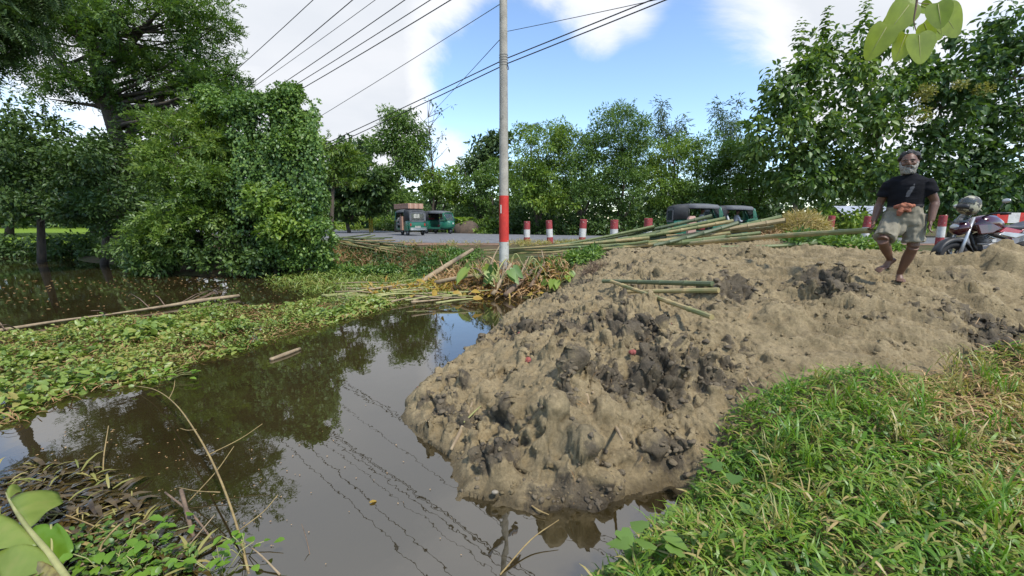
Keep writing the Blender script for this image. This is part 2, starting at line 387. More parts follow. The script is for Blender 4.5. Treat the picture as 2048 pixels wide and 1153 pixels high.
SANDPOLY = [(-.9, 2.4), (-1.4, 4.2), (-1.2, 5.2), (0, 8.4), (.75, 9.7), (1.5, 10.6), (3.2, 11.6), (6, 11.2), (8, 11.6), (12, 10.6), (12, 5.6), (7.5, 4.4), (5.5, 4.0), (4.2, 3.65), (3.7, 3.5), (2.7, 3.3), (2.0, 3.2), (1.8, 2.95), (1.5, 2.65), (1.2, 2.35), (.5, 1.9)]
def sandmask(x, y):
    return sstep(-.12, .12, polydist(x, y, SANDPOLY) + .10 * perlin(x * 2.3, y * 2.3))
# dark clay thrown up among the sand: (px, py, z, radius m, weight)
CLAY = [(1060, 650, .4, .55, 1), (1150, 660, .5, .5, .9), (1270, 670, .58, .5, 1.1), (1320, 740, .55, .35, 1), (1230, 760, .5, .3, 1.1), (1130, 800, .46, .14, 1), (1110, 960, .2, .25, .8), (1180, 970, .15, .25, .8), (980, 930, .1, .2, .8), (1400, 760, .45, .2, .9),
        (1460, 590, .92, .45, 1), (1400, 610, .85, .3, .6), (1650, 590, .97, .42, 1.2), (1700, 610, .9, .3, .9), (2010, 590, 1.1, .6, 1.2), (2030, 640, .95, .5, 1.1), (1950, 590, 1.1, .4, .8), (1490, 510, 1.2, .5, .6), (1850, 620, .92, .3, .7), (1940, 520, 1.35, .4, .6), (1330, 910, .15, .3, .8), (1000, 840, .2, .15, .8), (880, 850, .05, .15, .7), (1760, 650, .8, .25, .6), (1170, 560, .6, .4, .8)]
CLAYW = [(atz(a, b, z).x, atz(a, b, z).y, r, w) for a, b, z, r, w in CLAY]
def clay(x, y):
    s = np.zeros(x.shape)
    for cx, cy, r, w in CLAYW: s = np.maximum(s, w * np.exp(-((x - cx) ** 2 + (y - cy) ** 2) / (r * r) * 1.3))
    return s
# lumps one can point at: (px, py, z, radius, height)
LUMP = [(1110, 715, .48, .20, .11), (1135, 785, .44, .17, .10), (1100, 850, .36, .22, .12), (1150, 925, .22, .20, .12), (1030, 640, .3, .35, .10), (1270, 640, .6, .38, .14), (1200, 660, .5, .22, .08), (1075, 690, .42, .2, .08), (1440, 590, .9, .40, .18), (1645, 585, .97, .40, .13), (1700, 605, .92, .3, .10), (1500, 505, 1.18, .5, .08), (1400, 760, .42, .2, .10), (1330, 720, .58, .25, .08), (1240, 720, .54, .2, .07), (1180, 770, .45, .14, .07), (1220, 830, .36, .14, .06), (1330, 890, .18, .2, .07), (1380, 900, .14, .16, .06), (1000, 820, .24, .2, .05), (1040, 900, .16, .14, .06), (2020, 560, 1.05, .4, .12), (1960, 600, .9, .3, .1), (1870, 600, .95, .3, .06), (1170, 640, .5, .2, .09), (960, 930, .08, .12, .05), (1240, 590, .62, .3, .09), (1560, 640, .82, .3, .07)]
LUMPW = [(atz(a, b, z).x, atz(a, b, z).y, r, h) for a, b, z, r, h in LUMP]
def heap(x, y): return sstep(3.3, 1.7, x - .25 * (y - 3))       # 1 on the dug-over heap by the water, 0 on the trodden ramp
def sand_h(x, y):
    b = gbase(x, y)
    wx = x + .13 * fbm(x * 2.1, y * 2.1, 3); wy = y + .13 * fbm(x * 2.1 + 40, y * 2.1 + 11, 3)
    near = heap(x, y); edge = sstep(-.06, .22, b); lump = np.zeros(x.shape)
    for cx, cy, r, hh in LUMPW:
        d = np.hypot(wx - cx, wy - cy) / r; lump = np.maximum(lump, hh * sstep(1.0, .35, d))
    h = lump * 1.3 * edge + .02 * near * sstep(-.25, .05, b) + .08 * fbm(wx * 1.15, wy * 1.15, 3) * (.3 + .7 * edge)
    bl = fbm(wx * 2.3, wy * 2.3, 3, .5, True); h += (.35 + .65 * near) * edge * .13 * (.36 - bl)
    # on the ramp: washed and trodden streaks running down to the right, footprints
    u, v = x * .86 - y * .5, x * .5 + y * .86; u = u + .3 * fbm(x * .9, y * .9, 2); st = fbm(u * .9, v * 5.0, 4, .6)
    h += (1 - near) * edge * (.085 * st + .045 * sstep(-.03, .05, st) + .03 * sstep(.16, .2, st))
    for sc, sd, am in ((2.6, 21, .045), (4.1, 33, .025)):
        f1, f2, fh = worley(x * sc + .4 * y, y * sc, sd); h += (1 - .6 * near) * am * (-sstep(.24, .1, f1) + .5 * sstep(.36, .26, f1) * sstep(.16, .26, f1)) * (fh > .4) * edge
    return b + h

def ground():
    def axis(lo, hi, step, far):
        a = list(np.arange(lo, hi + 1e-6, step)); d = step
        while a[-1] < far: d *= 1.35; a.append(a[-1] + d)
        d = step
        while a[0] > -far: d *= 1.35; a.insert(0, a[0] - d)
        return np.array(a)
    xs = axis(-34, 26, .22, 1400); ys = axis(-3, 32, .22, 1400)
    X, Y = np.meshgrid(xs, ys); Z = gbase(X, Y)
    Z = Z + sstep(.0, .3, Z) * (.06 * fbm(X * .9, Y * .9, 4))
    Z = Z - .30 * sandmask(X, Y)
    rd = roaddist(X, Y); Z = np.where(rd > -1.2, np.minimum(Z, ROADZ - .06) * sstep(-1.2, -.2, rd) + Z * (1 - sstep(-1.2, -.2, rd)), Z)
    nx, ny = len(xs), len(ys); i = np.arange(nx * ny).reshape(ny, nx)
    F = np.stack([i[:-1, :-1], i[:-1, 1:], i[1:, 1:], i[1:, :-1]], -1).reshape(-1, 4)
    me = npmesh('ground', np.stack([X, Y, Z], -1).reshape(-1, 3), F, True)
    link('ground', me, MAT['ground'], kind='structure')
# road outline
NEAR = [(60, 19.6), (24, 19.6), (14, 19.8), (6, 19.9), (.8, 20.0), (-4, 20.4), (-10.5, 23.6), (-22, 32.5), (-50, 57)]
FAR = [(60, 27), (24, 27), (14, 27.6), (6, 30.5), (1, 32.8), (-5, 37.0), (-13, 45), (-23, 56), (-50, 84)]
def _sm(P): return [(p.x, p.y) for p in spline([(a, b, 0) for a, b in P], 6)]
NEARS, FARS = _sm(NEAR), _sm(FAR)
def roaddist(x, y): return polydist(x, y, NEARS + FARS[::-1])
def strip(name, A, B, z, mat, parent=None, sub=6, **kw):
    V = []; m = len(A)
    for a, b in zip(A, B):
        for k in range(sub + 1): t = k / sub; V.append((a[0] * (1 - t) + b[0] * t, a[1] * (1 - t) + b[1] * t, z + .06 * math.sin(math.pi * t) * (1 if sub > 1 else 0)))
    n = sub + 1; F = [(i * n + k, i * n + k + 1, (i + 1) * n + k + 1, (i + 1) * n + k) for i in range(m - 1) for k in range(sub)]
    return link(name, npmesh(name, V, F, True), mat, parent, **kw)
def off(t0):
    return [(a[0] * (1 - t0) + b[0] * t0, a[1] * (1 - t0) + b[1] * t0) for a, b in zip(NEARS, FARS)]

def m_sand():
    m, t, b, L = newmat('sand_and_clay')
    tc = nd(t, 'ShaderNodeTexCoord'); o = tc.outputs['Object']
    def noise(sc, det=8, rg=.6):
        n = nd(t, 'ShaderNodeTexNoise'); n.inputs['Scale'].default_value = sc; n.inputs['Detail'].default_value = det; n.inputs['Roughness'].default_value = rg; L(o, n.inputs['Vector']); return n.outputs[0]
    at_ = nd(t, 'ShaderNodeAttribute', attribute_name='soil'); sx = nd(t, 'ShaderNodeSeparateColor'); L(at_.outputs['Color'], sx.inputs[0])
    r = nd(t, 'ShaderNodeValToRGB'); L(noise(3.2), r.inputs[0]); e = r.color_ramp.elements
    e[0].position = .3; e[0].color = (.190, .147, .078, 1); e[1].position = .7; e[1].color = (.335, .262, .146, 1); q = e.new(.5); q.color = (.266, .207, .114, 1)
    c = nd(t, 'ShaderNodeValToRGB'); L(noise(9), c.inputs[0]); e = c.color_ramp.elements
    e[0].position = .3; e[0].color = (.078, .063, .043, 1); e[1].position = .72; e[1].color = (.165, .132, .084, 1)
    # clay share: attribute broken up by noise
    ma = nd(t, 'ShaderNodeMath', operation='MULTIPLY_ADD'); L(noise(5.5, 9, .68), ma.inputs[0]); ma.inputs[1].default_value = 1.7; ma.inputs[2].default_value = -.85
    mb = nd(t, 'ShaderNodeMath', operation='ADD'); L(ma.outputs[0], mb.inputs[0]); L(sx.outputs[0], mb.inputs[1])
    mr = nd(t, 'ShaderNodeMapRange', interpolation_type='SMOOTHSTEP'); L(mb.outputs[0], mr.inputs[0]); mr.inputs[1].default_value = .36; mr.inputs[2].default_value = .66
    x = nd(t, 'ShaderNodeMix', data_type='RGBA'); L(mr.outputs[0], x.inputs[0]); L(r.outputs[0], x.inputs[6]); L(c.outputs[0], x.inputs[7])
    w = nd(t, 'ShaderNodeMix', data_type='RGBA', blend_type='MULTIPLY'); L(sx.outputs[1], w.inputs[0]); L(x.outputs[2], w.inputs[6]); w.inputs[7].default_value = (.50, .49, .47, 1)
    # small dark crumbs
    cr = nd(t, 'ShaderNodeMapRange'); L(noise(48, 3), cr.inputs[0]); cr.inputs[1].default_value = .62; cr.inputs[2].default_value = .72; cr.inputs[3].default_value = 0; cr.inputs[4].default_value = .55
    w2 = nd(t, 'ShaderNodeMix', data_type='RGBA', blend_type='MULTIPLY'); L(cr.outputs[0], w2.inputs[0]); L(w.outputs[2], w2.inputs[6]); w2.inputs[7].default_value = (.4, .37, .33, 1)
    fn = nd(t, 'ShaderNodeMapRange'); L(noise(34, 10, .75), fn.inputs[0]); fn.inputs[1].default_value = .3; fn.inputs[2].default_value = .7; fn.inputs[3].default_value = .62; fn.inputs[4].default_value = 1.28
    w3 = nd(t, 'ShaderNodeVectorMath', operation='SCALE'); L(w2.outputs[2], w3.inputs[0]); L(fn.outputs[0], w3.inputs['Scale']); L(w3.outputs[0], b.inputs['Base Color'])
    rr = nd(t, 'ShaderNodeMapRange'); L(sx.outputs[1], rr.inputs[0]); rr.inputs[3].default_value = .85; rr.inputs[4].default_value = .38; L(rr.outputs[0], b.inputs['Roughness'])
    b.inputs['Specular IOR Level'].default_value = .3
    bp = nd(t, 'ShaderNodeBump'); bp.inputs['Strength'].default_value = .9; bp.inputs['Distance'].default_value = .03; L(noise(30, 10, .75), bp.inputs['Height']); L(bp.outputs[0], b.inputs['Normal'])
    return m
def m_water():
    m, t, b, L = newmat('pond_water')
    b.inputs['Roughness'].default_value = .015; b.inputs['IOR'].default_value = 1.82; b.inputs['Specular IOR Level'].default_value = 1.0
    tc = nd(t, 'ShaderNodeTexCoord'); n = nd(t, 'ShaderNodeTexNoise'); n.inputs['Scale'].default_value = .6; n.inputs['Detail'].default_value = 4; L(tc.outputs['Object'], n.inputs['Vector'])
    r = nd(t, 'ShaderNodeValToRGB'); L(n.outputs[0], r.inputs[0]); e = r.color_ramp.elements; e[0].position = .35; e[0].color = (.022, .016, .006, 1); e[1].position = .68; e[1].color = (.036, .027, .011, 1); L(r.outputs[0], b.inputs['Base Color'])
    mp = nd(t, 'ShaderNodeMapping'); mp.inputs['Scale'].default_value = (1, .7, 1); L(tc.outputs['Object'], mp.inputs[0])
    n2 = nd(t, 'ShaderNodeTexNoise'); n2.inputs['Scale'].default_value = 5; n2.inputs['Detail'].default_value = 3; L(mp.outputs[0], n2.inputs['Vector'])
    bp = nd(t, 'ShaderNodeBump'); bp.inputs['Strength'].default_value = .055; bp.inputs['Distance'].default_value = .02; L(n2.outputs[0], bp.inputs['Height']); L(bp.outputs[0], b.inputs['Normal'])
    return m
MAT = {}
def m_ground():
    m, t, b, L = newmat('bank_soil_and_turf'); b.inputs['Roughness'].default_value = .95; b.inputs['Specular IOR Level'].default_value = .15
    tc = nd(t, 'ShaderNodeTexCoord'); o = tc.outputs['Object']
    n = nd(t, 'ShaderNodeTexNoise'); n.inputs['Scale'].default_value = .8; n.inputs['Detail'].default_value = 8; n.inputs['Roughness'].default_value = .65; L(o, n.inputs['Vector'])
    r = nd(t, 'ShaderNodeValToRGB'); L(n.outputs[0], r.inputs[0]); e = r.color_ramp.elements
    e[0].position = .36; e[0].color = (.085, .058, .036, 1); e[1].position = .62; e[1].color = (.055, .075, .020, 1); q = e.new(.47); q.color = (.10, .078, .042, 1)
    # paddy beyond the pond, left: fresh green
    sx = nd(t, 'ShaderNodeSeparateXYZ'); L(o, sx.inputs[0])
    a = nd(t, 'ShaderNodeMapRange', interpolation_type='SMOOTHSTEP'); L(sx.outputs[0], a.inputs[0]); a.inputs[1].default_value = -19; a.inputs[2].default_value = -24
    bb = nd(t, 'ShaderNodeMapRange', interpolation_type='SMOOTHSTEP'); L(sx.outputs[1], bb.inputs[0]); bb.inputs[1].default_value = 25; bb.inputs[2].default_value = 27.5
    mu = nd(t, 'ShaderNodeMath', operation='MULTIPLY'); L(a.outputs[0], mu.inputs[0]); L(bb.outputs[0], mu.inputs[1])
    x = nd(t, 'ShaderNodeMix', data_type='RGBA'); L(mu.outputs[0], x.inputs[0]); L(r.outputs[0], x.inputs[6]); x.inputs[7].default_value = (.14, .22, .02, 1)
    # reddish bare shoulder by the road
    L(x.outputs[2], b.inputs['Base Color'])
    n2 = nd(t, 'ShaderNodeTexNoise'); n2.inputs['Scale'].default_value = 14; n2.inputs['Detail'].default_value = 8; L(o, n2.inputs['Vector'])
    bp = nd(t, 'ShaderNodeBump'); bp.inputs['Strength'].default_value = .8; bp.inputs['Distance'].default_value = .05; L(n2.outputs[0], bp.inputs['Height']); L(bp.outputs[0], b.inputs['Normal'])
    return m
MAT['ground'] = m_ground(); MAT['sand'] = m_sand(); MAT['water'] = m_water()
MAT['asphalt'] = M('asphalt', (.115, .118, .125), (.17, .172, .178), .85, 3, bump=.3, bscale=80)
MAT['paint'] = M('road_paint', (.62, .62, .60), (.40, .40, .39), .7, 9)
MAT['shoulder'] = M('red_earth', (.24, .135, .085), (.155, .098, .062), .95, 2.2, bump=.6, bscale=20)
ground()
strip('road', NEARS, FARS, ROADZ, MAT['asphalt'], kind='structure')
strip('road_edge_line', off(.30), off(.312), ROADZ + .030, MAT['paint'], sub=1, kind='structure')
strip('road_shoulder', [(a[0] - .25, a[1] - 1.35 + .35 * math.sin(a[0] * 1.7)) for a in NEARS], [(a[0] + .02, a[1] + .05) for a in NEARS], ROADZ - .035, MAT['shoulder'], sub=4, kind='structure')
def pond():
    xs = np.linspace(-60, 5, 40); ys = np.linspace(-4, 28, 20); X, Y = np.meshgrid(xs, ys); i = np.arange(800).reshape(20, 40)
    link('pond_water', npmesh('pond_water', np.stack([X, Y, X * 0], -1).reshape(-1, 3), np.stack([i[:-1, :-1], i[:-1, 1:], i[1:, 1:], i[1:, :-1]], -1).reshape(-1, 4), True), MAT['water'], kind='structure')
pond()
SANDV = []
def sand():
    xs = np.concatenate([np.arange(-1.9, 2.4, .0095), np.arange(2.4, 6, .017), np.arange(6, 12.2, .03)]); ys = [1.75]
    while ys[-1] < 12.2: ys.append(ys[-1] + max(.009, ys[-1] * .0045))
    ys = np.array(ys); X, Y = np.meshgrid(xs, ys)
    m = sandmask(X, Y); Z = sand_h(X, Y); g = gbase(X, Y)
    dzy, dzx = np.gradient(Z, ys, xs); N = np.stack([-dzx, -dzy, np.ones_like(Z)], -1); N /= np.linalg.norm(N, axis=-1, keepdims=True)
    nx, ny = len(xs), len(ys); i = np.arange(nx * ny).reshape(ny, nx)
    F = np.stack([i[:-1, :-1], i[:-1, 1:], i[1:, 1:], i[1:, :-1]], -1).reshape(-1, 4)
    F = F[(m.ravel()[F].max(1) > .02)]
    u, inv = np.unique(F, return_inverse=True); F = inv.reshape(F.shape)
    V = np.stack([X, Y, Z], -1).reshape(-1, 3)[u]; N = N.reshape(-1, 3)[u]; mm = m.ravel()[u]; gg = g.ravel()[u]
    x, y = V[:, 0], V[:, 1]; near = heap(x, y); c = np.clip(clay(x, y), 0, 1.2); edge = sstep(-.03, .16, gg)
    P = V + .05 * np.stack([fbm3(V, 4, 2), fbm3(V, 4, 2, sh=9), fbm3(V, 4, 2, sh=21)], -1)
    cloddy = sstep(-.06, .26, fbm3(V, 1.5, 3, sh=4)); rough = np.clip(.06 + near * (.25 + .75 * cloddy) * .85 + .8 * c, 0, 1.3) * edge
    d1, d2, h1 = worley3(P, 3.6, 3); big = (h1 > .42) * sstep(.62, .2, d1); D = rough * (.115 * big - .03 * sstep(.12, 0, d2 - d1))
    d1, d2, h2 = worley3(P, 8.5, 9); D += rough * .055 * ((h2 > .5) * sstep(.62, .22, d1) - .25) - rough * .014 * sstep(.14, 0, d2 - d1)
    d1, d2, h3 = worley3(P, 19, 5); D += (.12 + rough) * edge * .018 * ((h3 > .5) * sstep(.6, .2, d1) - .2)
    d1, d2, h4 = worley3(P, 42, 7); D += (.25 + rough) * edge * .008 * (h4 > .55) * sstep(.6, .2, d1)
    D -= rough * .05 * sstep(.16, .0, np.abs(fbm3(P, 2.6, 3, sh=15))) * near            # cracks
    pit = fbm3(P, 5.5, 2, sh=33); D -= rough * .035 * sstep(.22, .42, pit)
    D += .013 * fbm3(V, 14, 4, .62) * (.9 + rough) * (.3 + .7 * edge) + .006 * fbm3(V, 55, 2); d1, d2, h5 = worley3(P, 13, 27); D += (.5 + .3 * rough) * edge * .016 * (h5 > .72) * sstep(.5, .2, d1)
    V = V + N * D[:, None]
    V[:, 2] = V[:, 2] * mm + (gg - .22) * (1 - mm)
    me = npmesh('sand_mound', V, F, True)
    # damp clay clods among the dry sand: clod by clod, more of them where clay was thrown up
    cl = np.clip(c * (.75 + .5 * fbm3(V, 3, 3)) + near * .34 * cloddy * ((h1 > .62) * .9 + (h2 > .6) * .8) + (h3 > .78) * .20 * rough, 0, 1.3)
    wet = sstep(.11, .0, V[:, 2] + .05 * fbm(x * 5, y * 5, 2)); wet = np.maximum(wet, .45 * sstep(.5, 1.1, cl))
    ca = me.color_attributes.new('soil', 'FLOAT_COLOR', 'POINT'); ca.data.foreach_set('color', np.stack([cl, wet, cl * 0, cl * 0 + 1], -1).astype(np.float32).ravel())
    SANDV.append((V[mm > .97], cl[mm > .97]))
    link('sand_mound', me, MAT['sand'], kind='structure')
sand()
def ground_z(x, y):
    x = np.atleast_1d(np.asarray(x, float)); y = np.atleast_1d(np.asarray(y, float)); m = sandmask(x, y)
    return np.where(m > .5, sand_h(x, y), gbase(x, y))
def gz(x, y): return float(ground_z(x, y)[0])
# ------------------------------------------------------------------ leaves and trees
def _tpl(kind):
    if kind == 'leaf':      # folded diamond
        return [(0, 0, 0), (.42, .5, .05), (1, 0, -.12), (.42, -.5, .05)], [(0, 2, 1), (0, 3, 2)]
    if kind == 'ovate':     # broad leaf with a midrib fold and a drooping tip
        return [(0, 0, 0), (.18, .36, .03), (.5, .5, .03), (.8, .3, -.10), (1, 0, -.26), (.8, -.3, -.10), (.5, -.5, .03), (.18, -.36, .03), (.5, 0, -.04)], [(0, 8, 1), (1, 8, 2), (2, 8, 3), (3, 8, 4), (4, 8, 5), (5, 8, 6), (6, 8, 7), (7, 8, 0)]
    if kind == 'heart':
        return [(.08, 0, 0), (-.06, .22, .02), (.12, .5, .05), (.5, .42, .0), (1, 0, -.15), (.5, -.42, .0), (.12, -.5, .05), (-.06, -.22, .02)], [(0, 2, 1), (0, 3, 2), (0, 4, 3), (0, 5, 4), (0, 6, 5), (0, 7, 6)]
    if kind == 'lance':     # long grass-like leaf that arches over
        return [(0, .25, 0), (0, -.25, 0), (.35, .5, .10), (.35, -.5, .10), (.7, .36, .06), (.7, -.36, .06), (1, 0, -.14)], [(0, 1, 3), (0, 3, 2), (2, 3, 5), (2, 5, 4), (4, 5, 6)]
    if kind == 'frond':     # feathered spray: leaflets on both sides of a rachis
        V = []; F = []
        for i in range(7):
            a = .08 + i * .135; dr = -.22 * a * a
            for s in (-1, 1):
                w = .5 * math.sin(math.pi * (.18 + .72 * a)); b = len(V)
                V += [(a, 0, dr), (a + .10, s * w * .55, dr + .01), (a + .12, s * w, dr - .05), (a + .02, s * w * .5, dr - .01)]
                F += [(b, b + 1, b + 2), (b, b + 2, b + 3)]
        return V, F
    if kind == 'spray':     # twig end with seven separate narrow leaves
        V = []; F = []; rr = random.Random(5)
        for i in range(7):
            a = .05 + i * .13; s = -1 if i % 2 else 1; ang = rr.uniform(.5, 1.1) * s; l = rr.uniform(.35, .5); w = .085; up = rr.uniform(-.2, .2)
            dx, dy = math.cos(ang) * l, math.sin(ang) * l; nx, ny = -math.sin(ang) * w, math.cos(ang) * w; b = len(V); z = -.15 * a * a
            V += [(a, 0, z), (a + dx * .45 + nx, dy * .45 + ny, z + up * .5), (a + dx, dy, z + up), (a + dx * .45 - nx, dy * .45 - ny, z + up * .5)]
            F += [(b, b + 1, b + 2), (b, b + 2, b + 3)]
        return V, F
TPL = {k: tuple(map(np.array, _tpl(k))) for k in ('leaf', 'ovate', 'heart', 'lance', 'frond', 'spray')}
def leaf_arrays(C, D, N, L, Wd, kind):
    T, F = TPL[kind]; T = T.astype(float); C = np.asarray(C, float); n = len(C)
    D = D / (np.linalg.norm(D, axis=1, keepdims=True) + 1e-9)
    Sd = np.cross(N, D); Sd /= (np.linalg.norm(Sd, axis=1, keepdims=True) + 1e-9); U = np.cross(D, Sd)
    L = np.broadcast_to(L, (n,)); Wd = np.broadcast_to(Wd, (n,))
    V = C[:, None] + D[:, None] * (T[None, :, 0:1] * L[:, None, None]) + Sd[:, None] * (T[None, :, 1:2] * Wd[:, None, None]) + U[:, None] * (T[None, :, 2:3] * L[:, None, None])
    return V.reshape(-1, 3), (F[None] + (np.arange(n) * len(T))[:, None, None]).reshape(-1, 3)
def leaf_obj(name, sets, mat, parent=None, **kw):
    """sets: list of (V,F) in world space"""
    Vs = []; Fs = []; b = 0
    for V, F in sets: Vs.append(V); Fs.append(F + b); b += len(V)
    V = np.concatenate(Vs); F = np.concatenate(Fs)
    if parent is not None: V = V - np.array(parent.location)[None]
    return link(name, npmesh(name, V, F), mat, parent, **kw)
def unit(g, n):
    v = g.normal(size=(n, 3)); return v / np.linalg.norm(v, axis=1, keepdims=True)
def blob(px, py, Y, rx, rz, ry=None, n=20):
    """a lobe of a crown seen at px,py at depth Y with half-sizes in photo pixels -> world centre, radii, clump count"""
    k = Y / FPX; return (at(px, py, Y), (rx * k, (ry if ry else (rx + rz) / 2) * k, rz * k), n)
def clumps(g, blobs, fill=.45):
    out = []
    for c, r, n in blobs:
        u = unit(g, n); rad = (fill + (1 - fill) * g.random((n, 1)) ** .6); out.append(np.array(c)[None] + u * rad * np.array(r)[None])
    return np.concatenate(out)
def foliage(g, cl, cr, per, kind, L, Wd, droop=.25, flat=.7, upn=.6, lum=.3, gap=None):
    q_ = g.random(len(cl)); cnt = np.maximum(3, (per * (.25 + 1.1 * q_)).astype(int)); n = int(cnt.sum()); c = np.repeat(cl, cnt, 0); crr = cr * np.repeat(.45 + .8 * q_[:, None], cnt, 0)
    u = unit(g, n); o = u * (g.random((n, 1)) ** .45) * crr; o[:, 2] *= flat
    if gap is not None:     # hollows where the mass behind shows through
        p = c + o; k = fbm(p[:, 0] * .95 + p[:, 1] * .5, p[:, 2] * .95 - p[:, 1] * .4, 3) > gap; c, o, u = c[k], o[k], u[k]; n = len(c)
    D = u * .9 + g.normal(size=(n, 3)) * .55; D[:, 2] -= droop
    N = g.normal(size=(n, 3)) * (1 - upn) + np.array([[0, 0, 1.]]) * upn + u * .25
    s = g.uniform(1 - lum, 1 + lum, n)
    return leaf_arrays(c + o, D, N, L * s, Wd * s, kind)
def tree(name, label, cat, base, trunk, r0, blobs, cr, per, leaf, mat, seed, bark='bark', group=None, droop=.25, flat=.7, upn=.5, limbs=40, fill=.35, extra=None, stems=None, sprigs=.35, gap=None):
    g = np.random.default_rng(seed); base = Vector(base); e = empty(name, base, label=label, cat=cat, group=group)
    T = spline([base] + [Vector(p) for p in trunk], 5); n = len(T)
    mb = MB(); mb.tube(T, [r0 * (1 - .8 * i / (n - 1)) + .012 for i in range(n)], 9)
    for st in (stems or []):
        q = spline([Vector(p) for p in st], 5); mb.tube(q, [r0 * .6 * (1 - .75 * i / (len(q) - 1)) + .01 for i in range(len(q))], 7)
    mb.build('trunk', MAT[bark], e, world=True)
    cl = clumps(g, blobs, fill); lm = MB()
    TT = np.array([tuple(p) for p in T]); idx = g.permutation(len(cl))[:limbs]
    for i in idx:
        c = Vector(cl[i]); d = np.linalg.norm(TT - cl[i], axis=1) + np.maximum(TT[:, 2] - cl[i][2], 0) * 2.5; d[:max(1, n // 4)] += 3
        k = int(np.argmin(d)); a = T[k]; mid = a.lerp(c, .5) + Vector(g.normal(size=3) * .08 * (c - a).length) + Vector((0, 0, -.05 * (c - a).length))
        rr = max(.012, r0 * .42 * (1 - .7 * k / n)); q = spline([a, mid, c], 4); lm.tube(q, [rr * (1 - .82 * j / (len(q) - 1)) for j in range(len(q))], 5, cap=False)
    if lm.v: lm.build('limbs', MAT[bark], e, world=True, kind='stuff')
    sets = [foliage(g, cl, cr, per, leaf[0], leaf[1], leaf[2], droop, flat, upn, gap=gap)]
    if extra: sets += extra(g, cl)
    if sprigs:      # shoots that stick out of the crown
        cen = np.array([tuple(c) for c, r, n_ in blobs]); m = int(len(cl) * sprigs)
        for i in g.integers(0, len(cl), m):
            o_ = cl[i] - cen[np.argmin(np.linalg.norm(cen - cl[i], axis=1))]; o_ = o_ / (np.linalg.norm(o_) + 1e-6) + np.array([0, 0, .55]) + g.normal(size=3) * .45; o_ /= np.linalg.norm(o_); ln = cr * g.uniform(1.0, 2.0); k = 16
            t = np.linspace(.35, 1, k); P = cl[i][None] + o_[None] * (t * ln)[:, None] + np.stack([0 * t, 0 * t, -.25 * ln * t ** 3], -1); D = o_[None] * .5 + g.normal(size=(k, 3)) * .75; s_ = (1.15 - .5 * t)
            sets.append(leaf_arrays(P, D, g.normal(size=(k, 3)) * .5 + np.array([[0, 0, .7]]), leaf[1] * s_, leaf[2] * s_, leaf[0]))
    leaf_obj('crown', sets, MAT[mat], e, kind='stuff')
    return e

MAT['bark'] = M('bark', (.095, .075, .055), (.045, .036, .028), .95, 9, bump=.7, bscale=30, stretch=(1, 1, .25))
MAT['bark_pale'] = M('pale_bark', (.23, .20, .15), (.12, .10, .075), .95, 9, bump=.6, bscale=30, stretch=(1, 1, .3))
MAT['l_rain'] = ML('rain_tree_leaf', [(.020, .046, .014), (.042, .088, .022), (.090, .160, .034)], .34, .22)
MAT['l_dark'] = ML('dark_leaf', [(.014, .032, .012), (.030, .062, .018), (.052, .100, .026)], .25, .4)
MAT['l_vine'] = ML('vine_leaf', [(.022, .052, .018), (.048, .105, .026), (.105, .185, .040)], .28, .5, gloss=.03)
MAT['l_light'] = ML('light_leaf', [(.048, .095, .020), (.090, .165, .030), (.155, .225, .045)], .38, .5)
MAT['l_mid'] = ML('feathery_leaf', [(.030, .065, .016), (.062, .120, .024), (.105, .165, .034)], .4, .5)
MAT['l_acacia'] = ML('acacia_leaf', [(.026, .058, .020), (.055, .112, .028), (.098, .168, .042)], .32, .35)
MAT['l_acacia2'] = ML('yellow_green_leaf', [(.036, .075, .016), (.078, .148, .026), (.135, .205, .042)], .36, .35)
MAT['l_teak'] = ML('teak_leaf', [(.024, .055, .020), (.052, .105, .028), (.100, .160, .042)], .36, .3, gloss=.03, rough=.45)
MAT['l_teak2'] = ML('dark_teak_leaf', [(.016, .040, .016), (.034, .076, .024), (.062, .115, .034)], .33, .3, gloss=.03, rough=.45)
MAT['l_far'] = ML('far_leaf', [(.020, .044, .022), (.036, .070, .030), (.060, .102, .036)], .2, .2)
MAT['l_brown'] = ML('dry_leaf', [(.085, .060, .034), (.150, .105, .055), (.220, .160, .085)], .2, .8, tint=(1.1, 1, .7))
MAT['flower'] = ML('pale_panicle', [(.085, .105, .035), (.13, .15, .05), (.18, .19, .075)], .3, 2)

def gy(x, y): return max(gz(x, y), -.15)
def base_at(px, Y, dz=0):
    x = (px - 1024) / FPX * Y * .995; return Vector((x, Y, gy(x, Y) - .05 + dz))

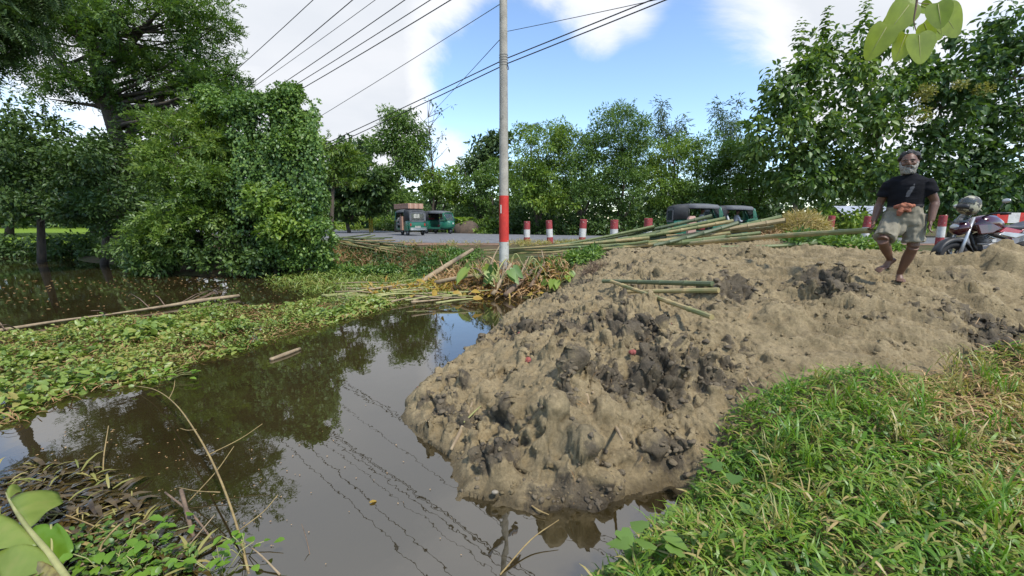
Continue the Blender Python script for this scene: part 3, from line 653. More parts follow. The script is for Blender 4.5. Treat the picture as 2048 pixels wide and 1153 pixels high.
def trees():
    # --- left: large spreading tree whose crown leaves the frame
    b = base_at(250, 20.5)
    tree('rain_tree', 'huge spreading tree with feathery crown behind the pond, top cut off by the photo edge', 'tree', b, [at(245, 330, 20.5), at(215, 215, 20.3), at(190, 130, 20.3), at(180, 10, 20), at(200, -110, 20)], .36,
         [blob(130, 60, 20.5, 120, 80, 110, 34), blob(300, 60, 20, 120, 60, 110, 36), blob(260, 170, 20, 110, 45, 80, 24), blob(400, 150, 20, 70, 55, 60, 24), blob(390, 40, 20, 50, 40, 60, 12), blob(110, 160, 20, 60, 40, 60, 12), blob(250, -70, 20, 220, 80, 150, 44), blob(445, 200, 19.5, 45, 35, 40, 14), blob(350, 250, 20, 60, 30, 50, 10), blob(70, 50, 20.5, 60, 60, 60, 12)],
         .80, 44, ('spray', .40, .36), 'l_rain', 11, droop=.15, flat=.42, upn=.75, limbs=110, sprigs=.6, stems=[[at(240, 300, 20.5), at(275, 250, 20.2), at(330, 190, 20), at(390, 120, 20)], [at(215, 215, 20.3), at(170, 180, 20.2), at(120, 130, 20.2), at(70, 60, 20.2)], [at(200, 170, 20.3), at(260, 90, 20.2), at(320, 20, 20)]])
    b = base_at(-60, 13)
    tree('tall_tree', 'dark tree at the far left edge with drooping boughs', 'tree', b, [at(-70, 300, 13), at(-60, 100, 13), at(-40, -60, 13)], .22,
         [blob(-20, 20, 13, 60, 60, 60, 16), blob(-40, 110, 13, 40, 60, 50, 10), blob(20, -60, 13, 70, 50, 60, 14)], .5, 60, ('frond', .5, .2), 'l_dark', 12, droop=.9, flat=.9, limbs=20)
    tree('background_tree', 'dense dark tree closing the view above the bright paddy at the left edge', 'tree', base_at(20, 31), [at(20, 400, 31), at(20, 330, 31)], .25,
         [blob(10, 330, 31, 90, 70, 60, 50), blob(-90, 330, 31, 90, 90, 60, 40), blob(20, 400, 30.5, 90, 40, 50, 30), blob(-160, 400, 30, 100, 50, 50, 30)], .95, 120, ('ovate', .29, .15), 'l_dark', 23, limbs=20)
    tree('background_tree', 'dense dark tree behind the trunk of the huge spreading tree', 'tree', base_at(190, 30), [at(190, 400, 30), at(190, 330, 30)], .25,
         [blob(170, 350, 30, 90, 60, 60, 50), blob(260, 370, 29, 80, 60, 50, 40), blob(150, 410, 29.5, 80, 36, 50, 26)], .95, 120, ('ovate', .29, .15), 'l_dark', 24, limbs=20)
    # dark trees standing in the water's edge
    tree('pond_edge_tree', 'dark broad tree in front of the bright paddy at the left edge', 'tree', base_at(75, 19.5), [at(80, 400, 19.5), at(75, 300, 19.5)], .16,
         [blob(60, 330, 19, 90, 80, 90, 40), blob(40, 265, 19, 70, 60, 70, 22), blob(120, 390, 18.5, 90, 50, 70, 24), blob(10, 390, 18.5, 60, 55, 60, 16)], .6, 140, ('ovate', .17, .085), 'l_dark', 13, limbs=30)
    tree('pond_edge_tree', 'dark low-branched tree left of the vine-covered thicket, below the huge tree', 'tree', base_at(200, 18.2), [at(215, 430, 18.2), at(220, 360, 18)], .14,
         [blob(190, 340, 18, 80, 60, 80, 30), blob(250, 420, 17.5, 70, 60, 70, 26), blob(270, 500, 17, 50, 40, 50, 16), blob(170, 420, 18, 60, 30, 50, 12), blob(250, 300, 18.5, 60, 50, 60, 14)], .55, 140, ('ovate', .16, .08), 'l_dark', 14, limbs=30)
    # thicket beside the road: shrubs smothered by creepers
    tree('feathery_shrub', 'light green feathery shrub with a bare curved stem in the thicket', 'shrub', base_at(380, 15.2), [at(370, 420, 15), at(355, 330, 14.6), at(345, 260, 14.6)], .07,
         [blob(400, 365, 14.4, 55, 30, 40, 24), blob(340, 335, 14.8, 45, 50, 40, 18), blob(370, 430, 14.3, 60, 30, 40, 22), blob(405, 265, 15.2, 46, 44, 40, 18), blob(320, 480, 14.4, 45, 30, 30, 14), blob(440, 300, 15, 40, 30, 40, 12), blob(350, 240, 15.4, 40, 30, 40, 8)], .5, 64, ('spray', .32, .28), 'l_mid', 15, limbs=60, droop=.45, gap=-.2)
    tree('tangled_shrub', 'dark leafy shrub at the water line below the feathery shrub', 'shrub', base_at(330, 15.6), [at(330, 470, 15.2), at(340, 400, 15.2)], .08,
         [blob(320, 480, 15, 80, 55, 60, 40), blob(430, 490, 14.8, 90, 55, 60, 46), blob(430, 400, 15.4, 90, 70, 60, 40), blob(520, 520, 14.5, 70, 30, 50, 20), blob(300, 535, 14.6, 45, 18, 30, 12), blob(560, 440, 16, 90, 90, 50, 60), blob(600, 510, 15.6, 60, 40, 40, 30), blob(420, 330, 16, 90, 60, 50, 36)], .45, 120, ('ovate', .13, .068), 'l_dark', 16, limbs=40, gap=-.3)
    def hang(g, cl):   # curtains of creeper hanging down the outside
        out = []
        for i in range(120):
            a = g.uniform(0, 2 * math.pi); c = np.array(at(g.uniform(455, 632), g.uniform(195, 340), 14.1 + .6 * g.random())); n = 64
            t = np.sort(g.random(n)); P = c[None] + np.stack([.16 * np.sin(t * 5 + a) + g.normal(size=n) * .06, g.normal(size=n) * .08 - .25 * t, -t * g.uniform(1.2, 3.4)], -1)
            D = g.normal(size=(n, 3)) * .5 + np.array([[0, -.3, -.8]]); N = g.normal(size=(n, 3)) * .4 + np.array([[0, -1., .5]]); s = g.uniform(.7, 1.3, n)
            out.append(leaf_arrays(P, D, N, .085 * s, .072 * s, 'heart'))
        return out
    tree('vine_covered_tree', 'tree completely smothered by hanging creepers at the road corner', 'tree', base_at(560, 15.2), [at(565, 400, 15), at(560, 300, 15), at(575, 200, 15)], .2,
         [blob(535, 232, 15, 70, 34, 60, 40), blob(586, 224, 14.9, 34, 40, 40, 34), blob(578, 186, 15, 10, 22, 10, 8), blob(592, 295, 14.6, 32, 56, 40, 36), blob(520, 300, 15, 60, 40, 50, 26), blob(602, 400, 14.5, 42, 56, 40, 40), blob(560, 360, 14.9, 50, 40, 50, 24), blob(630, 490, 14.3, 38, 46, 40, 34), blob(480, 215, 15.2, 44, 26, 50, 22), blob(570, 500, 14.6, 50, 40, 40, 26), blob(440, 205, 15.4, 40, 30, 40, 14), blob(622, 330, 14.9, 14, 36, 20, 10)],
         .40, 250, ('heart', .085, .072), 'l_vine', 17, limbs=50, droop=.5, extra=hang, gap=-.24)
    tree('broadleaf_shrub', 'bright green rounded shrub growing against the vine-covered tree', 'shrub', base_at(545, 14.6), [at(550, 470, 14.2), at(550, 410, 14.1)], .06,
         [blob(550, 420, 14, 52, 48, 40, 34), blob(580, 455, 13.9, 42, 35, 36, 20), blob(520, 395, 14.1, 30, 25, 30, 12)], .32, 80, ('ovate', .15, .07), 'l_light', 18, limbs=20)
    tree('leaning_tree', 'mottled drooping tree beside the road, just right of the vine-covered tree', 'tree', base_at(662, 19.5), [at(664, 420, 19.5), at(668, 350, 20), at(676, 300, 20)], .10,
         [blob(688, 305, 20, 34, 12, 24, 14), blob(655, 296, 20, 24, 14, 22, 10), blob(704, 330, 20, 22, 8, 20, 8), blob(665, 345, 20, 30, 12, 24, 10), blob(690, 365, 20, 22, 8, 20, 6)], .40, 60, ('leaf', .20, .07), 'l_mid', 19, droop=.7, sprigs=1.1, limbs=40)
    # --- across the road
    tree('tall_slender_tree', 'tallest tree left of the utility pole, behind the loaded auto rickshaw', 'tree', base_at(795, 40), [at(795, 400, 40), at(792, 320, 40), at(795, 230, 40)], .26,
         [blob(795, 245, 40, 30, 32, 32, 30), blob(770, 285, 40, 26, 24, 30, 20), blob(825, 300, 40, 26, 26, 30, 22), blob(800, 340, 40, 48, 34, 44, 40), blob(845, 270, 40, 14, 20, 16, 9), blob(790, 400, 39, 45, 36, 44, 34)],   .75, 100, ('leaf', .30, .115), 'l_acacia', 21, 'bark_pale')
    g = np.random.default_rng(22); e = empty('bare_tree', base_at(862, 40), label='thin half-bare tree with sparse dark twigs left of the utility pole', cat='tree'); mb = MB()
    T = spline([e.location, at(868, 380, 40), at(862, 300, 40), at(856, 235, 40)], 6); mb.tube(T, [.13 - .11 * i / (len(T) - 1) for i in range(len(T))], 6)
    tips = []
    for i in range(34):
        k = g.integers(7, len(T)); q = T[k] + Vector((g.normal() * .85, g.normal() * .5, .5 + g.random() * 1.3)); mb.tube([T[k], T[k].lerp(q, .55) + Vector((0, 0, -.1)), q], [.035, .02, .008], 4, cap=False); tips.append(q)
    mb.build('trunk', MAT['bark'], e, world=True); leaf_obj('crown', [foliage(g, np.array([tuple(p) for p in tips]), .35, 6, 'leaf', .32, .12)], MAT['l_dark'], e, kind='stuff')
    for nm, lb, px, Y, bl, mt, sd, lf in [
        ('dark_tree', 'dark mottled tree behind the yellow road post', 700, 36, [blob(700, 345, 36, 50, 34, 50, 30), blob(700, 400, 36, 60, 40, 50, 34), blob(745, 380, 35, 40, 40, 40, 22)], 'l_dark', 31, ('leaf', .45, .2)),
        ('bushy_tree', 'light green bushy tree between the two far auto rickshaws and the pole', 875, 41, [blob(880, 360, 41, 42, 34, 44, 34), blob(900, 390, 40, 45, 26, 40, 26)], 'l_acacia2', 32, ('leaf', .30, .115)),
        ('bushy_tree', 'dense green tree immediately left of the red-banded pole, over the low shrubs', 960, 40, [blob(955, 385, 40, 42, 38, 44, 36), blob(985, 350, 40, 30, 30, 40, 22)], 'l_acacia', 33, ('leaf', .30, .115)),
        ('layered_tree', 'tall layered dark tree far behind the utility pole', 985, 62, [blob(985, 290, 62, 35, 12, 40, 20), blob(965, 310, 62, 26, 10, 30, 14), blob(1005, 275, 62, 22, 10, 25, 10), blob(985, 330, 62, 32, 14, 36, 18), blob(940, 340, 62, 30, 14, 30, 14)], 'l_far', 34, ('leaf', .7, .32)),
        ('layered_tree', 'far dark tree above the mottled trees left of the tallest one', 715, 62, [blob(715, 300, 62, 30, 12, 40, 16), blob(740, 295, 62, 20, 10, 30, 9), blob(690, 310, 62, 30, 12, 30, 14)], 'l_far', 35, ('leaf', .7, .32)),
        ('roadside_tree', 'yellow green roadside tree immediately right of the utility pole', 1075, 33.6, [blob(1075, 300, 33.6, 52, 55, 55, 56), blob(1045, 360, 33.6, 40, 50, 45, 34), blob(1100, 370, 33.1, 50, 50, 50, 42), blob(1120, 275, 33.6, 30, 30, 34, 20)], 'l_acacia2', 41, ('leaf', .23, .085)),
        ('roadside_tree', 'roadside tree between the second and third bollards from the pole', 1160, 33.6, [blob(1150, 300, 33.6, 48, 45, 50, 44), blob(1160, 365, 33.1, 52, 45, 50, 44)], 'l_acacia', 42, ('leaf', .23, .085)),
        ('roadside_tree', 'tallest round-topped tree in the row across the road', 1245, 33.1, [blob(1240, 265, 33.1, 62, 50, 60, 64), blob(1280, 310, 33.1, 46, 46, 50, 40), blob(1210, 320, 33.1, 46, 46, 50, 40), blob(1240, 375, 32.6, 58, 42, 50, 44)], 'l_acacia', 43, ('leaf', .24, .075)),
        ('roadside_tree', 'yellow green tree above the bollard nearest the parked auto rickshaws', 1345, 33.6, [blob(1345, 315, 33.6, 45, 42, 48, 40), blob(1330, 375, 33.1, 48, 42, 50, 40)], 'l_acacia2', 44, ('leaf', .23, .085)),
        ('roadside_tree', 'dark-hearted tree standing over the parked auto rickshaws', 1420, 33.1, [blob(1410, 305, 33.6, 52, 48, 52, 46), blob(1400, 375, 32.6, 54, 42, 50, 44), blob(1460, 330, 33.1, 42, 44, 48, 32)], 'l_acacia', 45, ('leaf', .23, .085)),
        ('roadside_tree', 'yellow green tree above the grass heap, left of the big-leaved trees', 1500, 32.6, [blob(1495, 320, 32.6, 48, 46, 50, 42), blob(1520, 380, 32.1, 56, 44, 50, 46), blob(1450, 390, 32.1, 40, 36, 44, 24)], 'l_acacia2', 46, ('leaf', .23, .085))]:
        zt = min(c.z + r[2] for c, r, n in bl); c0 = bl[0][0]
        tree(nm, lb, 'tree', base_at(px, Y), [at(px + random.Random(sd).uniform(-8, 8), 430, Y), at(px, 390, Y), at(px + 4, 340, Y), c0], .15, bl, (.62 if Y < 50 else 1.2), 105 if Y < 50 else 40, lf, mt, sd, limbs=26, group='trees across the road' if 'roadside' in nm else None,
             stems=[[at(px + 2, 440, Y), at(px + 22, 395, Y), at(px + 40, 350, Y)], [at(px, 435, Y), at(px - 20, 390, Y), at(px - 30, 345, Y)]])
    # bamboo tops far behind the row
    for px, py, lb, sd in [(1350, 225, 'pale bamboo tuft rising behind the row of trees, left one of two', 51), (1475, 220, 'pale bamboo tuft beside the big-leaved trees, with bare canes', 52)]:
        g = np.random.default_rng(sd); e = empty('bamboo_clump', base_at(px, 46), label=lb, cat='bamboo', group='bamboo tops behind the trees'); tips = []
        for i in range(7):
            a = Vector(e.location) + Vector((g.normal() * .5, g.normal() * .5, 0)); q = at(px + g.uniform(-50, 45), py + g.uniform(-22, 40), 46 + g.normal() * .6)
            P = spline([a, a.lerp(q, .6) + Vector((0, 0, 1.0)), q], 6); MB().tube(P, [.05 * (1 - .8 * j / (len(P) - 1)) for j in range(len(P))], 5).build('cane', MAT['bark_pale'], e, world=True)
            tips += [P[j] for j in range(6, len(P))]
        leaf_obj('crown', [foliage(g, np.array([tuple(p) for p in tips]), .75, 34, 'leaf', .5, .1, droop=.5)], MAT['l_far'], e, kind='stuff')
    # wispy palm crown behind the first roadside tree
    g = np.random.default_rng(55); e = empty('wispy_palm', base_at(1062, 44), label='thin wispy palm crown showing above the first roadside tree', cat='palm'); top = at(1062, 262, 44)
    MB().tube([e.location, top], [.12, .08], 6).build('trunk', MAT['bark'], e, world=True); sets = []
    for i in range(16):
        a = g.uniform(0, 6.28); d = Vector((math.cos(a), math.sin(a), 0)); l = g.uniform(1.2, 2.0); P = np.array([tuple(top + d * l * .7 * t + Vector((0, 0, 1.9 * t - 1.9 * t * t * (1 + .3 * math.sin(i))))) for t in np.linspace(0, 1, 16)])
        D = np.repeat(np.array([[d.y, -d.x, -.3]]), 16, 0) * np.where(np.arange(16) % 2, 1, -1)[:, None] + g.normal(size=(16, 3)) * .2; sets.append(leaf_arrays(P, D, unit(g, 16), .42, .05, 'leaf'))
    leaf_obj('crown', sets, MAT['l_dark'], e, kind='stuff')
    # --- right: big-leaved trees across the road
    def pan(spots, Yp):
        def f(g, cl): return []
        return f
    tk = [('teak_tree', 'big-leaved tree nearest the blue sky, with upright leafy shoots', 1590, 28.5, [blob(1580, 190, 28.5, 55, 60, 60, 30), blob(1560, 270, 28, 70, 60, 60, 36), blob(1600, 350, 27.8, 70, 50, 60, 34), blob(1610, 130, 28.5, 30, 40, 30, 10), blob(1650, 90, 28.5, 10, 26, 10, 4)], 'l_teak', 61),
          ('teak_tree', 'big-leaved tree directly behind the walking man', 1760, 28, [blob(1740, 170, 28, 85, 70, 70, 46), blob(1700, 270, 27.8, 85, 60, 70, 46), blob(1740, 350, 27.4, 90, 50, 60, 46), blob(1740, 80, 28, 40, 30, 40, 8)], 'l_teak', 62),
          ('teak_tree', 'dark big-leaved tree above the motorcycle', 1900, 27.6, [blob(1880, 220, 27.6, 80, 80, 70, 46), blob(1900, 320, 27.2, 85, 60, 60, 46), blob(1900, 120, 27.8, 80, 45, 70, 22), blob(1840, 380, 27, 80, 30, 50, 24), blob(1950, 390, 27, 80, 34, 50, 26)], 'l_teak2', 63),
          ('teak_tree', 'dark big-leaved tree cut by the right photo edge', 2060, 27, [blob(2030, 160, 27, 70, 90, 70, 44), blob(2050, 290, 26.8, 80, 80, 60, 46), blob(2040, 60, 27.2, 55, 60, 50, 20), blob(2080, 390, 26.6, 80, 40, 50, 24)], 'l_teak2', 64)]
    for nm, lb, px, Y, bl, mt, sd in tk:
        def shoots(g, cl, bl=bl):
            out = []
            for c, r, n in bl[:1] + bl[3:]:    # upright leafy shoots above the crown: leaf pairs along a stem
                for k in range(4):
                    p = np.array(c) + np.array([g.uniform(-.8, .8) * r[0], g.uniform(-.4, .4) * r[1], r[2] * .75]); m = 14; t = np.linspace(0, 1.5, m); a = np.arange(m) * 1.7 + g.random() * 6
                    P = p[None] + np.stack([t * 0, t * 0, t], -1); D = np.stack([np.cos(a), np.sin(a), .2 - .5 * (1 - t / 1.5)], -1); out.append(leaf_arrays(P, D, np.repeat([[0, 0, 1.]], m, 0), .42 * (1.15 - .4 * t), .24 * (1.15 - .4 * t), 'ovate'))
            return out
        tree(nm, lb, 'tree', base_at(px, Y), [at(px, 400, Y), at(px - 6, 300, Y), bl[0][0]], .17, bl, .78, 40, ('ovate', .38, .20), mt, sd, 'bark_pale', limbs=34, group='big-leaved trees across the road', droop=.55, flat=.85, upn=.6, extra=shoots)
        if sd in (62, 63):
            g = np.random.default_rng(sd + 100)
            fl = np.array([tuple(at(a + g.normal() * 5, b, Y - 2.2)) for a, b in ([(1845, 190), (1838, 230)] if sd == 62 else [(1918, 170), (1962, 180), (1850, 180)])])
            e = bpy.data.objects[nm if sd == 61 else [o.name for o in bpy.data.objects if o.get('label') == lb][0]]
            leaf_obj('flower_panicle', [foliage(g, fl, .62, 260, 'leaf', .13, .09, droop=-.2)], MAT['flower'], e, kind='stuff')
    # --- woods far behind that read as one mass, and the undergrowth along the far road edge
    g = np.random.default_rng(70); cl = []
    for i in range(420):
        x = g.uniform(-46, -15); cl.append((x, 23.6 - .16 * (x + 31) * (x > -31) - .24 * max(0, x + 22) + g.uniform(-.6, .9), g.uniform(0, 1) ** 1.3 * .95 + .05))
    leaf_obj('pond_edge_scrub', [foliage(g, np.array(cl), .42, 44, 'ovate', .2, .10)], MAT['l_dark'], kind='stuff')
    g = np.random.default_rng(71); cl = []
    for i in range(2300):
        x = g.uniform(-125, 95); y = g.uniform(60, 84); h = 8.2 + 2.2 * math.sin(x * .16) + 1.3 * math.sin(x * .41 + 1) ; cl.append((x, y, g.uniform(.8, 1) * h * g.random() ** .8 + .4))
    leaf_obj('distant_woodland', [foliage(g, np.array(cl), 1.9, 26, 'leaf', 1.0, .55)], MAT['l_far'], kind='stuff')
    cl = []
    fx = np.array(FARS)
    for i in range(1150):
        k = g.integers(6, len(FARS) - 10); t = g.random(); p = fx[k] * (1 - t) + fx[k + 1] * t; dy = 1.0 + 7.0 * g.random() ** 1.1
        nrm = np.array([.45, .9]) if p[0] < 0 else np.array([0, 1.]); q = p + nrm * dy; cl.append((q[0], q[1], .95 + g.random() ** 1.6 * (.35 + .42 * dy)))
    leaf_obj('roadside_undergrowth', [foliage(g, np.array(cl), .55, 44, 'leaf', .27, .13)], MAT['l_dark'], kind='stuff')
    g = np.random.default_rng(72); cl = []
    for px, py, Y, n, r in [(945, 455, 38, 26, 1.3), (988, 458, 36, 18, 1.2), (1700, 455, 27.5, 26, 2.2), (1790, 450, 27.4, 20, 1.5), (1960, 440, 27.3, 22, 2), (1090, 400, 32.5, 20, 1.6), (700, 452, 46, 14, 1.5), (1620, 450, 27.6, 22, 1.6), (800, 440, 47, 20, 2.5), (690, 430, 50, 24, 2.5), (860, 440, 44, 16, 2)]:
        c = at(px, py, Y)
        for i in range(n): cl.append((c.x + g.normal() * r * .6, c.y + g.normal() * .5, max(.95, c.z + g.normal() * .35)))
    leaf_obj('roadside_weeds', [foliage(g, np.array(cl), .5, 60, 'ovate', .26, .13)], MAT['l_light'], kind='stuff')
trees()
# ------------------------------------------------------------------ plants of the pond and its banks
MAT['l_kalmi'] = ML('water_spinach_leaf', [(.034, .064, .020), (.080, .142, .030), (.125, .190, .042), (.175, .172, .060)], .3, 1.2, gloss=.04)
MAT['l_grass'] = ML('fresh_grass', [(.022, .066, .008), (.050, .130, .012), (.086, .178, .018), (.125, .180, .030)], .36, 1.6, gloss=.03)
MAT['l_herb'] = ML('herb_leaf', [(.028, .068, .014), (.055, .118, .020), (.085, .150, .030)], .36, 2.2, gloss=.03)
MAT['l_heap'] = ML('cut_grass', [(.120, .115, .045), (.190, .175, .075), (.260, .235, .115)], .3, 2)
MAT['l_olive'] = ML('tired_grass', [(.070, .100, .026), (.125, .155, .045), (.190, .190, .075), (.240, .200, .105)], .33, 1.6, gloss=.03)
MAT['straw'] = ML('straw', [(.150, .105, .060), (.245, .180, .105), (.330, .255, .150)], .2, 2, tint=(1.1, 1, .7))
MAT['l_yellow'] = ML('yellowed_leaf', [(.150, .100, .022), (.220, .165, .035), (.200, .195, .050)], .35, 3, tint=(1.2, 1.1, .5))
MAT['stalk'] = M('dry_stalk', (.34, .26, .155), (.20, .145, .085), .8, 7, bump=.3, stretch=(1, 1, 1))
MAT['stalk_g'] = M('greenish_stalk', (.34, .33, .13), (.22, .23, .08), .7, 7)
MAT['twig'] = M('twig', (.20, .135, .085), (.11, .075, .05), .85, 20, bump=.3)
MAT['twig_y'] = M('yellow_twig', (.34, .25, .10), (.20, .14, .06), .8, 12, bump=.2)
def scatter(g, poly, n):
    P = np.array(poly); lo, hi = P.min(0), P.max(0); out = np.zeros((0, 2))
    while len(out) < n:
        q = g.uniform(lo, hi, (n * 3, 2)); out = np.concatenate([out, q[inpoly(q[:, 0], q[:, 1], poly)]])
    return out[:n]
def pz(pts, z=0): return [tuple(atz(a, b, z))[:2] for a, b in pts]
def lay(g, xy, z, kind, L, Wd, tilt=.5, upn=.8, lum=.35):
    n = len(xy); a = g.uniform(0, 2 * math.pi, n); D = np.stack([np.cos(a), np.sin(a), g.normal(size=n) * tilt + .1], -1)
    N = np.stack([g.normal(size=n) * (1 - upn), g.normal(size=n) * (1 - upn), np.ones(n)], -1); s = g.uniform(1 - lum, 1 + lum, n)
    return leaf_arrays(np.stack([xy[:, 0], xy[:, 1], z], -1), D, N, L * s, Wd * s, kind)
def waterplants():
    g = np.random.default_rng(101)
    A = pz([(-160, 700), (0, 678), (180, 645), (420, 622), (620, 606), (760, 596), (800, 606), (770, 622), (690, 640), (560, 680), (490, 702), (400, 722), (330, 752), (300, 770), (160, 795), (60, 838), (0, 862), (-160, 900)])
    xy = scatter(g, A, 19000); d = polydist(xy[:, 0], xy[:, 1], A); n = fbm(xy[:, 0] * 1.1, xy[:, 1] * 1.1, 3); k = (d + .38 * n + .12 * perlin(xy[:, 0] * 5, xy[:, 1] * 5) > -.0) & (g.random(len(xy)) < .22 + sstep(-.35, .2, n)); xy, d, n = xy[k], d[k], n[k]
    top = np.clip(.02 + .30 * sstep(0, .5, d) * (.40 + n + .5 * perlin(xy[:, 0] * 3, xy[:, 1] * 3)), .015, .34); z = top * g.random(len(xy)) ** .5
    sz = .050 * (.45 + 1.1 * sstep(-.4, .5, fbm(xy[:, 0] * .8 + 9, xy[:, 1] * .8, 3))); s = [lay(g, xy, z, 'ovate', sz * 1.25, sz * .68, .6, .55, .5)]
    leaf_obj('floating_water_plants', s, MAT['l_kalmi'], kind='stuff')
    xy2 = scatter(g, A, 3200); d = polydist(xy2[:, 0], xy2[:, 1], A); xy2 = xy2[d > -.22]
    leaf_obj('floating_plant_litter', [lay(g, xy2, .012 + .05 * g.random(len(xy2)), 'lance', .16, .012, .15, .7)], MAT['l_brown'], kind='stuff')
    # fine low growth further out, by the heap of cut stalks
    B = pz([(520, 560), (600, 545), (690, 538), (800, 540), (900, 552), (980, 575), (930, 592), (860, 604), (760, 605), (650, 596), (560, 580)])
    xy = scatter(g, B, 9000); n = fbm(xy[:, 0] * .9, xy[:, 1] * .9, 3); k = g.random(len(xy)) < sstep(-.3, .15, n); xy, n = xy[k], n[k]
    leaf_obj('floating_grass_mat', [lay(g, xy, .02 + .2 * np.clip(.5 + n, 0, 1) * g.random(len(xy)), 'lance', .15, .02, .7, .6)], MAT['l_kalmi'], kind='stuff')
    # specks and fallen bits on open water
    C = pz([(0, 640), (0, 560), (300, 552), (600, 560), (560, 600), (200, 630)]); xy = scatter(g, C, 260)
    Dp = pz([(40, 1000), (100, 850), (500, 860), (620, 900), (560, 1140), (200, 1150)]); xy = np.concatenate([xy, scatter(g, Dp, 110)]); E = pz([(560, 1140), (560, 880), (760, 800), (900, 980), (980, 1140)]); xy = np.concatenate([xy, scatter(g, E, 25)])
    dd = np.hypot(xy[:, 0], xy[:, 1]); sz = .010 * np.maximum(.5, dd / 4)
    leaf_obj('floating_specks', [lay(g, xy, np.full(len(xy), .006), 'leaf', sz * 1.6, sz, .02, .98)], MAT['straw'], kind='stuff')
waterplants()
def banks():
    g = np.random.default_rng(111)
    # weeds on the photographer's bank
    G = [(.14, 1.65), (.50, 2.0), (.90, 2.40), (1.35, 2.78), (1.57, 3.02), (1.80, 3.28), (2.3, 3.44), (2.65, 3.48), (3.1, 3.50), (3.7, 3.60), (4.4, 3.80), (5.4, 4.1), (7.5, 4.5), (7.5, 1.2), (.2, 1.0)]
    xy = scatter(g, G, 78000); d = np.hypot(xy[:, 0], xy[:, 1]); k = (d > 1.45) & (g.random(len(xy)) < np.clip(2.6 / d, .25, 1)); xy = xy[k]
    ed = polydist(xy[:, 0], xy[:, 1], G); kk = (ed + .22 * fbm(xy[:, 0] * 2.7 + 5, xy[:, 1] * 2.7, 3) - .02) > .10 * g.random(len(xy)) ** 2 - .02; xy, ed = xy[kk], ed[kk]; n = fbm(xy[:, 0] * 1.6, xy[:, 1] * 1.6, 3)
    # how dry: the trodden strip towards the lower right
    dry = sstep(1.6, 2.9, xy[:, 0] - .55 * (xy[:, 1] - 1.6) + .5 * fbm(xy[:, 0] * 1.1 + 3, xy[:, 1] * 1.1, 3)); dry *= sstep(4.4, 3.2, xy[:, 1] + .2 * n)
    hgt = np.clip(.05 + .20 * (n + .35) + .06 * perlin(xy[:, 0] * 6, xy[:, 1] * 6), .025, .28) * (1 - .62 * dry) * (.45 + .55 * sstep(0, .25, ed)); z0 = gbase(xy[:, 0], xy[:, 1]); z = z0 + hgt * g.random(len(xy)) ** .45
    r = g.random(len(xy)); isdry = r < dry * .38; mid = (~isdry) & (r < .18 + .75 * dry); grn = ~(isdry | mid)
    def blades(m, L, Wd, t):
        q = xy[m]; nn = len(q); a = g.uniform(0, 6.283, nn) ; D = np.stack([np.cos(a), np.sin(a), g.normal(size=nn) * .35 + t], -1); N = np.stack([g.normal(size=nn) * .35, g.normal(size=nn) * .35, np.ones(nn)], -1); s = g.uniform(.6, 1.4, nn)
        return leaf_arrays(np.stack([q[:, 0], q[:, 1], z[m]], -1), D, N, L * s, Wd * s, 'lance')
    rr = g.random(len(xy)) + .5 * perlin(xy[:, 0] * 2.2 + 4, xy[:, 1] * 2.2); ga, gb_, gc, gd = grn & (rr < .40), grn & (rr >= .40) & (rr < .72), grn & (rr >= .72) & (rr < 1.0), grn & (rr >= 1.0)
    def weeds(m, L, Wd):
        q = xy[m]; return lay(g, q, z[m] + .01, 'ovate', L, Wd, .5, .6, .45)
    leaf_obj('bank_grass', [blades(ga, .070, .0075, .35), blades(gb_, .085, .0125, .25), blades(gd, .15, .005, .75)], MAT['l_grass'], kind='stuff')
    leaf_obj('bank_herbs', [weeds(gc, .042, .024)], MAT['l_herb'], kind='stuff')
    leaf_obj('faded_grass', [blades(mid, .085, .0105, .2)], MAT['l_olive'], kind='stuff')
    z[isdry] = z0[isdry] + .005 + .05 * g.random(isdry.sum())
    leaf_obj('trampled_straw', [blades(isdry, .13, .007, .0)], MAT['straw'], kind='stuff')
    # taller tufts that break the carpet
    T = scatter(g, G, 150); T = T[np.hypot(T[:, 0], T[:, 1]) > 1.9]; T = T[polydist(T[:, 0], T[:, 1], G) > .1]; q = np.repeat(T, 26, 0) + g.normal(size=(len(T) * 26, 2)) * .035; nn = len(q); a = g.uniform(0, 6.283, nn); D = np.stack([np.cos(a) * .6, np.sin(a) * .6, np.ones(nn)], -1) + g.normal(size=(nn, 3)) * .15; s_ = g.uniform(.5, 1.3, nn); lf = gbase(q[:, 0], q[:, 1]) + .03 + .10 * g.random(nn); pick = np.repeat(g.random(len(T)), 26)
    for nm, mk, mt in (('grass_tufts', pick < .6, 'l_grass'), ('pale_grass_tufts', pick >= .6, 'l_olive')):
        leaf_obj(nm, [leaf_arrays(np.stack([q[mk, 0], q[mk, 1], lf[mk]], -1), D[mk], g.normal(size=(mk.sum(), 3)) * .3 + np.stack([-np.cos(a[mk]), -np.sin(a[mk]), .6 + 0 * a[mk]], -1), .17 * s_[mk], .008 * s_[mk], 'lance')], MAT[mt], kind='stuff')
    # a few broad heart-shaped leaves among the grass
    e = empty('creeper', atz(1360, 1010, .3), label='creeper with grey green heart-shaped leaves in the bank grass near the water', cat='plant')
    for px, py in [(1445, 935), (1470, 950), (1425, 925), (1300, 1100), (1260, 1090), (1330, 1070), (1480, 1015), (1240, 1060), (1290, 1060), (1350, 1110), (1500, 900)]:
        p = atz(px, py, .36); a = g.uniform(0, 6.28); leaf_obj('leaf', [leaf_arrays([p], np.array([[math.cos(a), math.sin(a), -.1]]), np.array([[.2 * g.normal(), .2 * g.normal(), 1.]]), .11 * g.uniform(.7, 1.2), .095, 'heart')], MAT['l_vine'], e)
    # brush on the embankment below the road
    cl = []
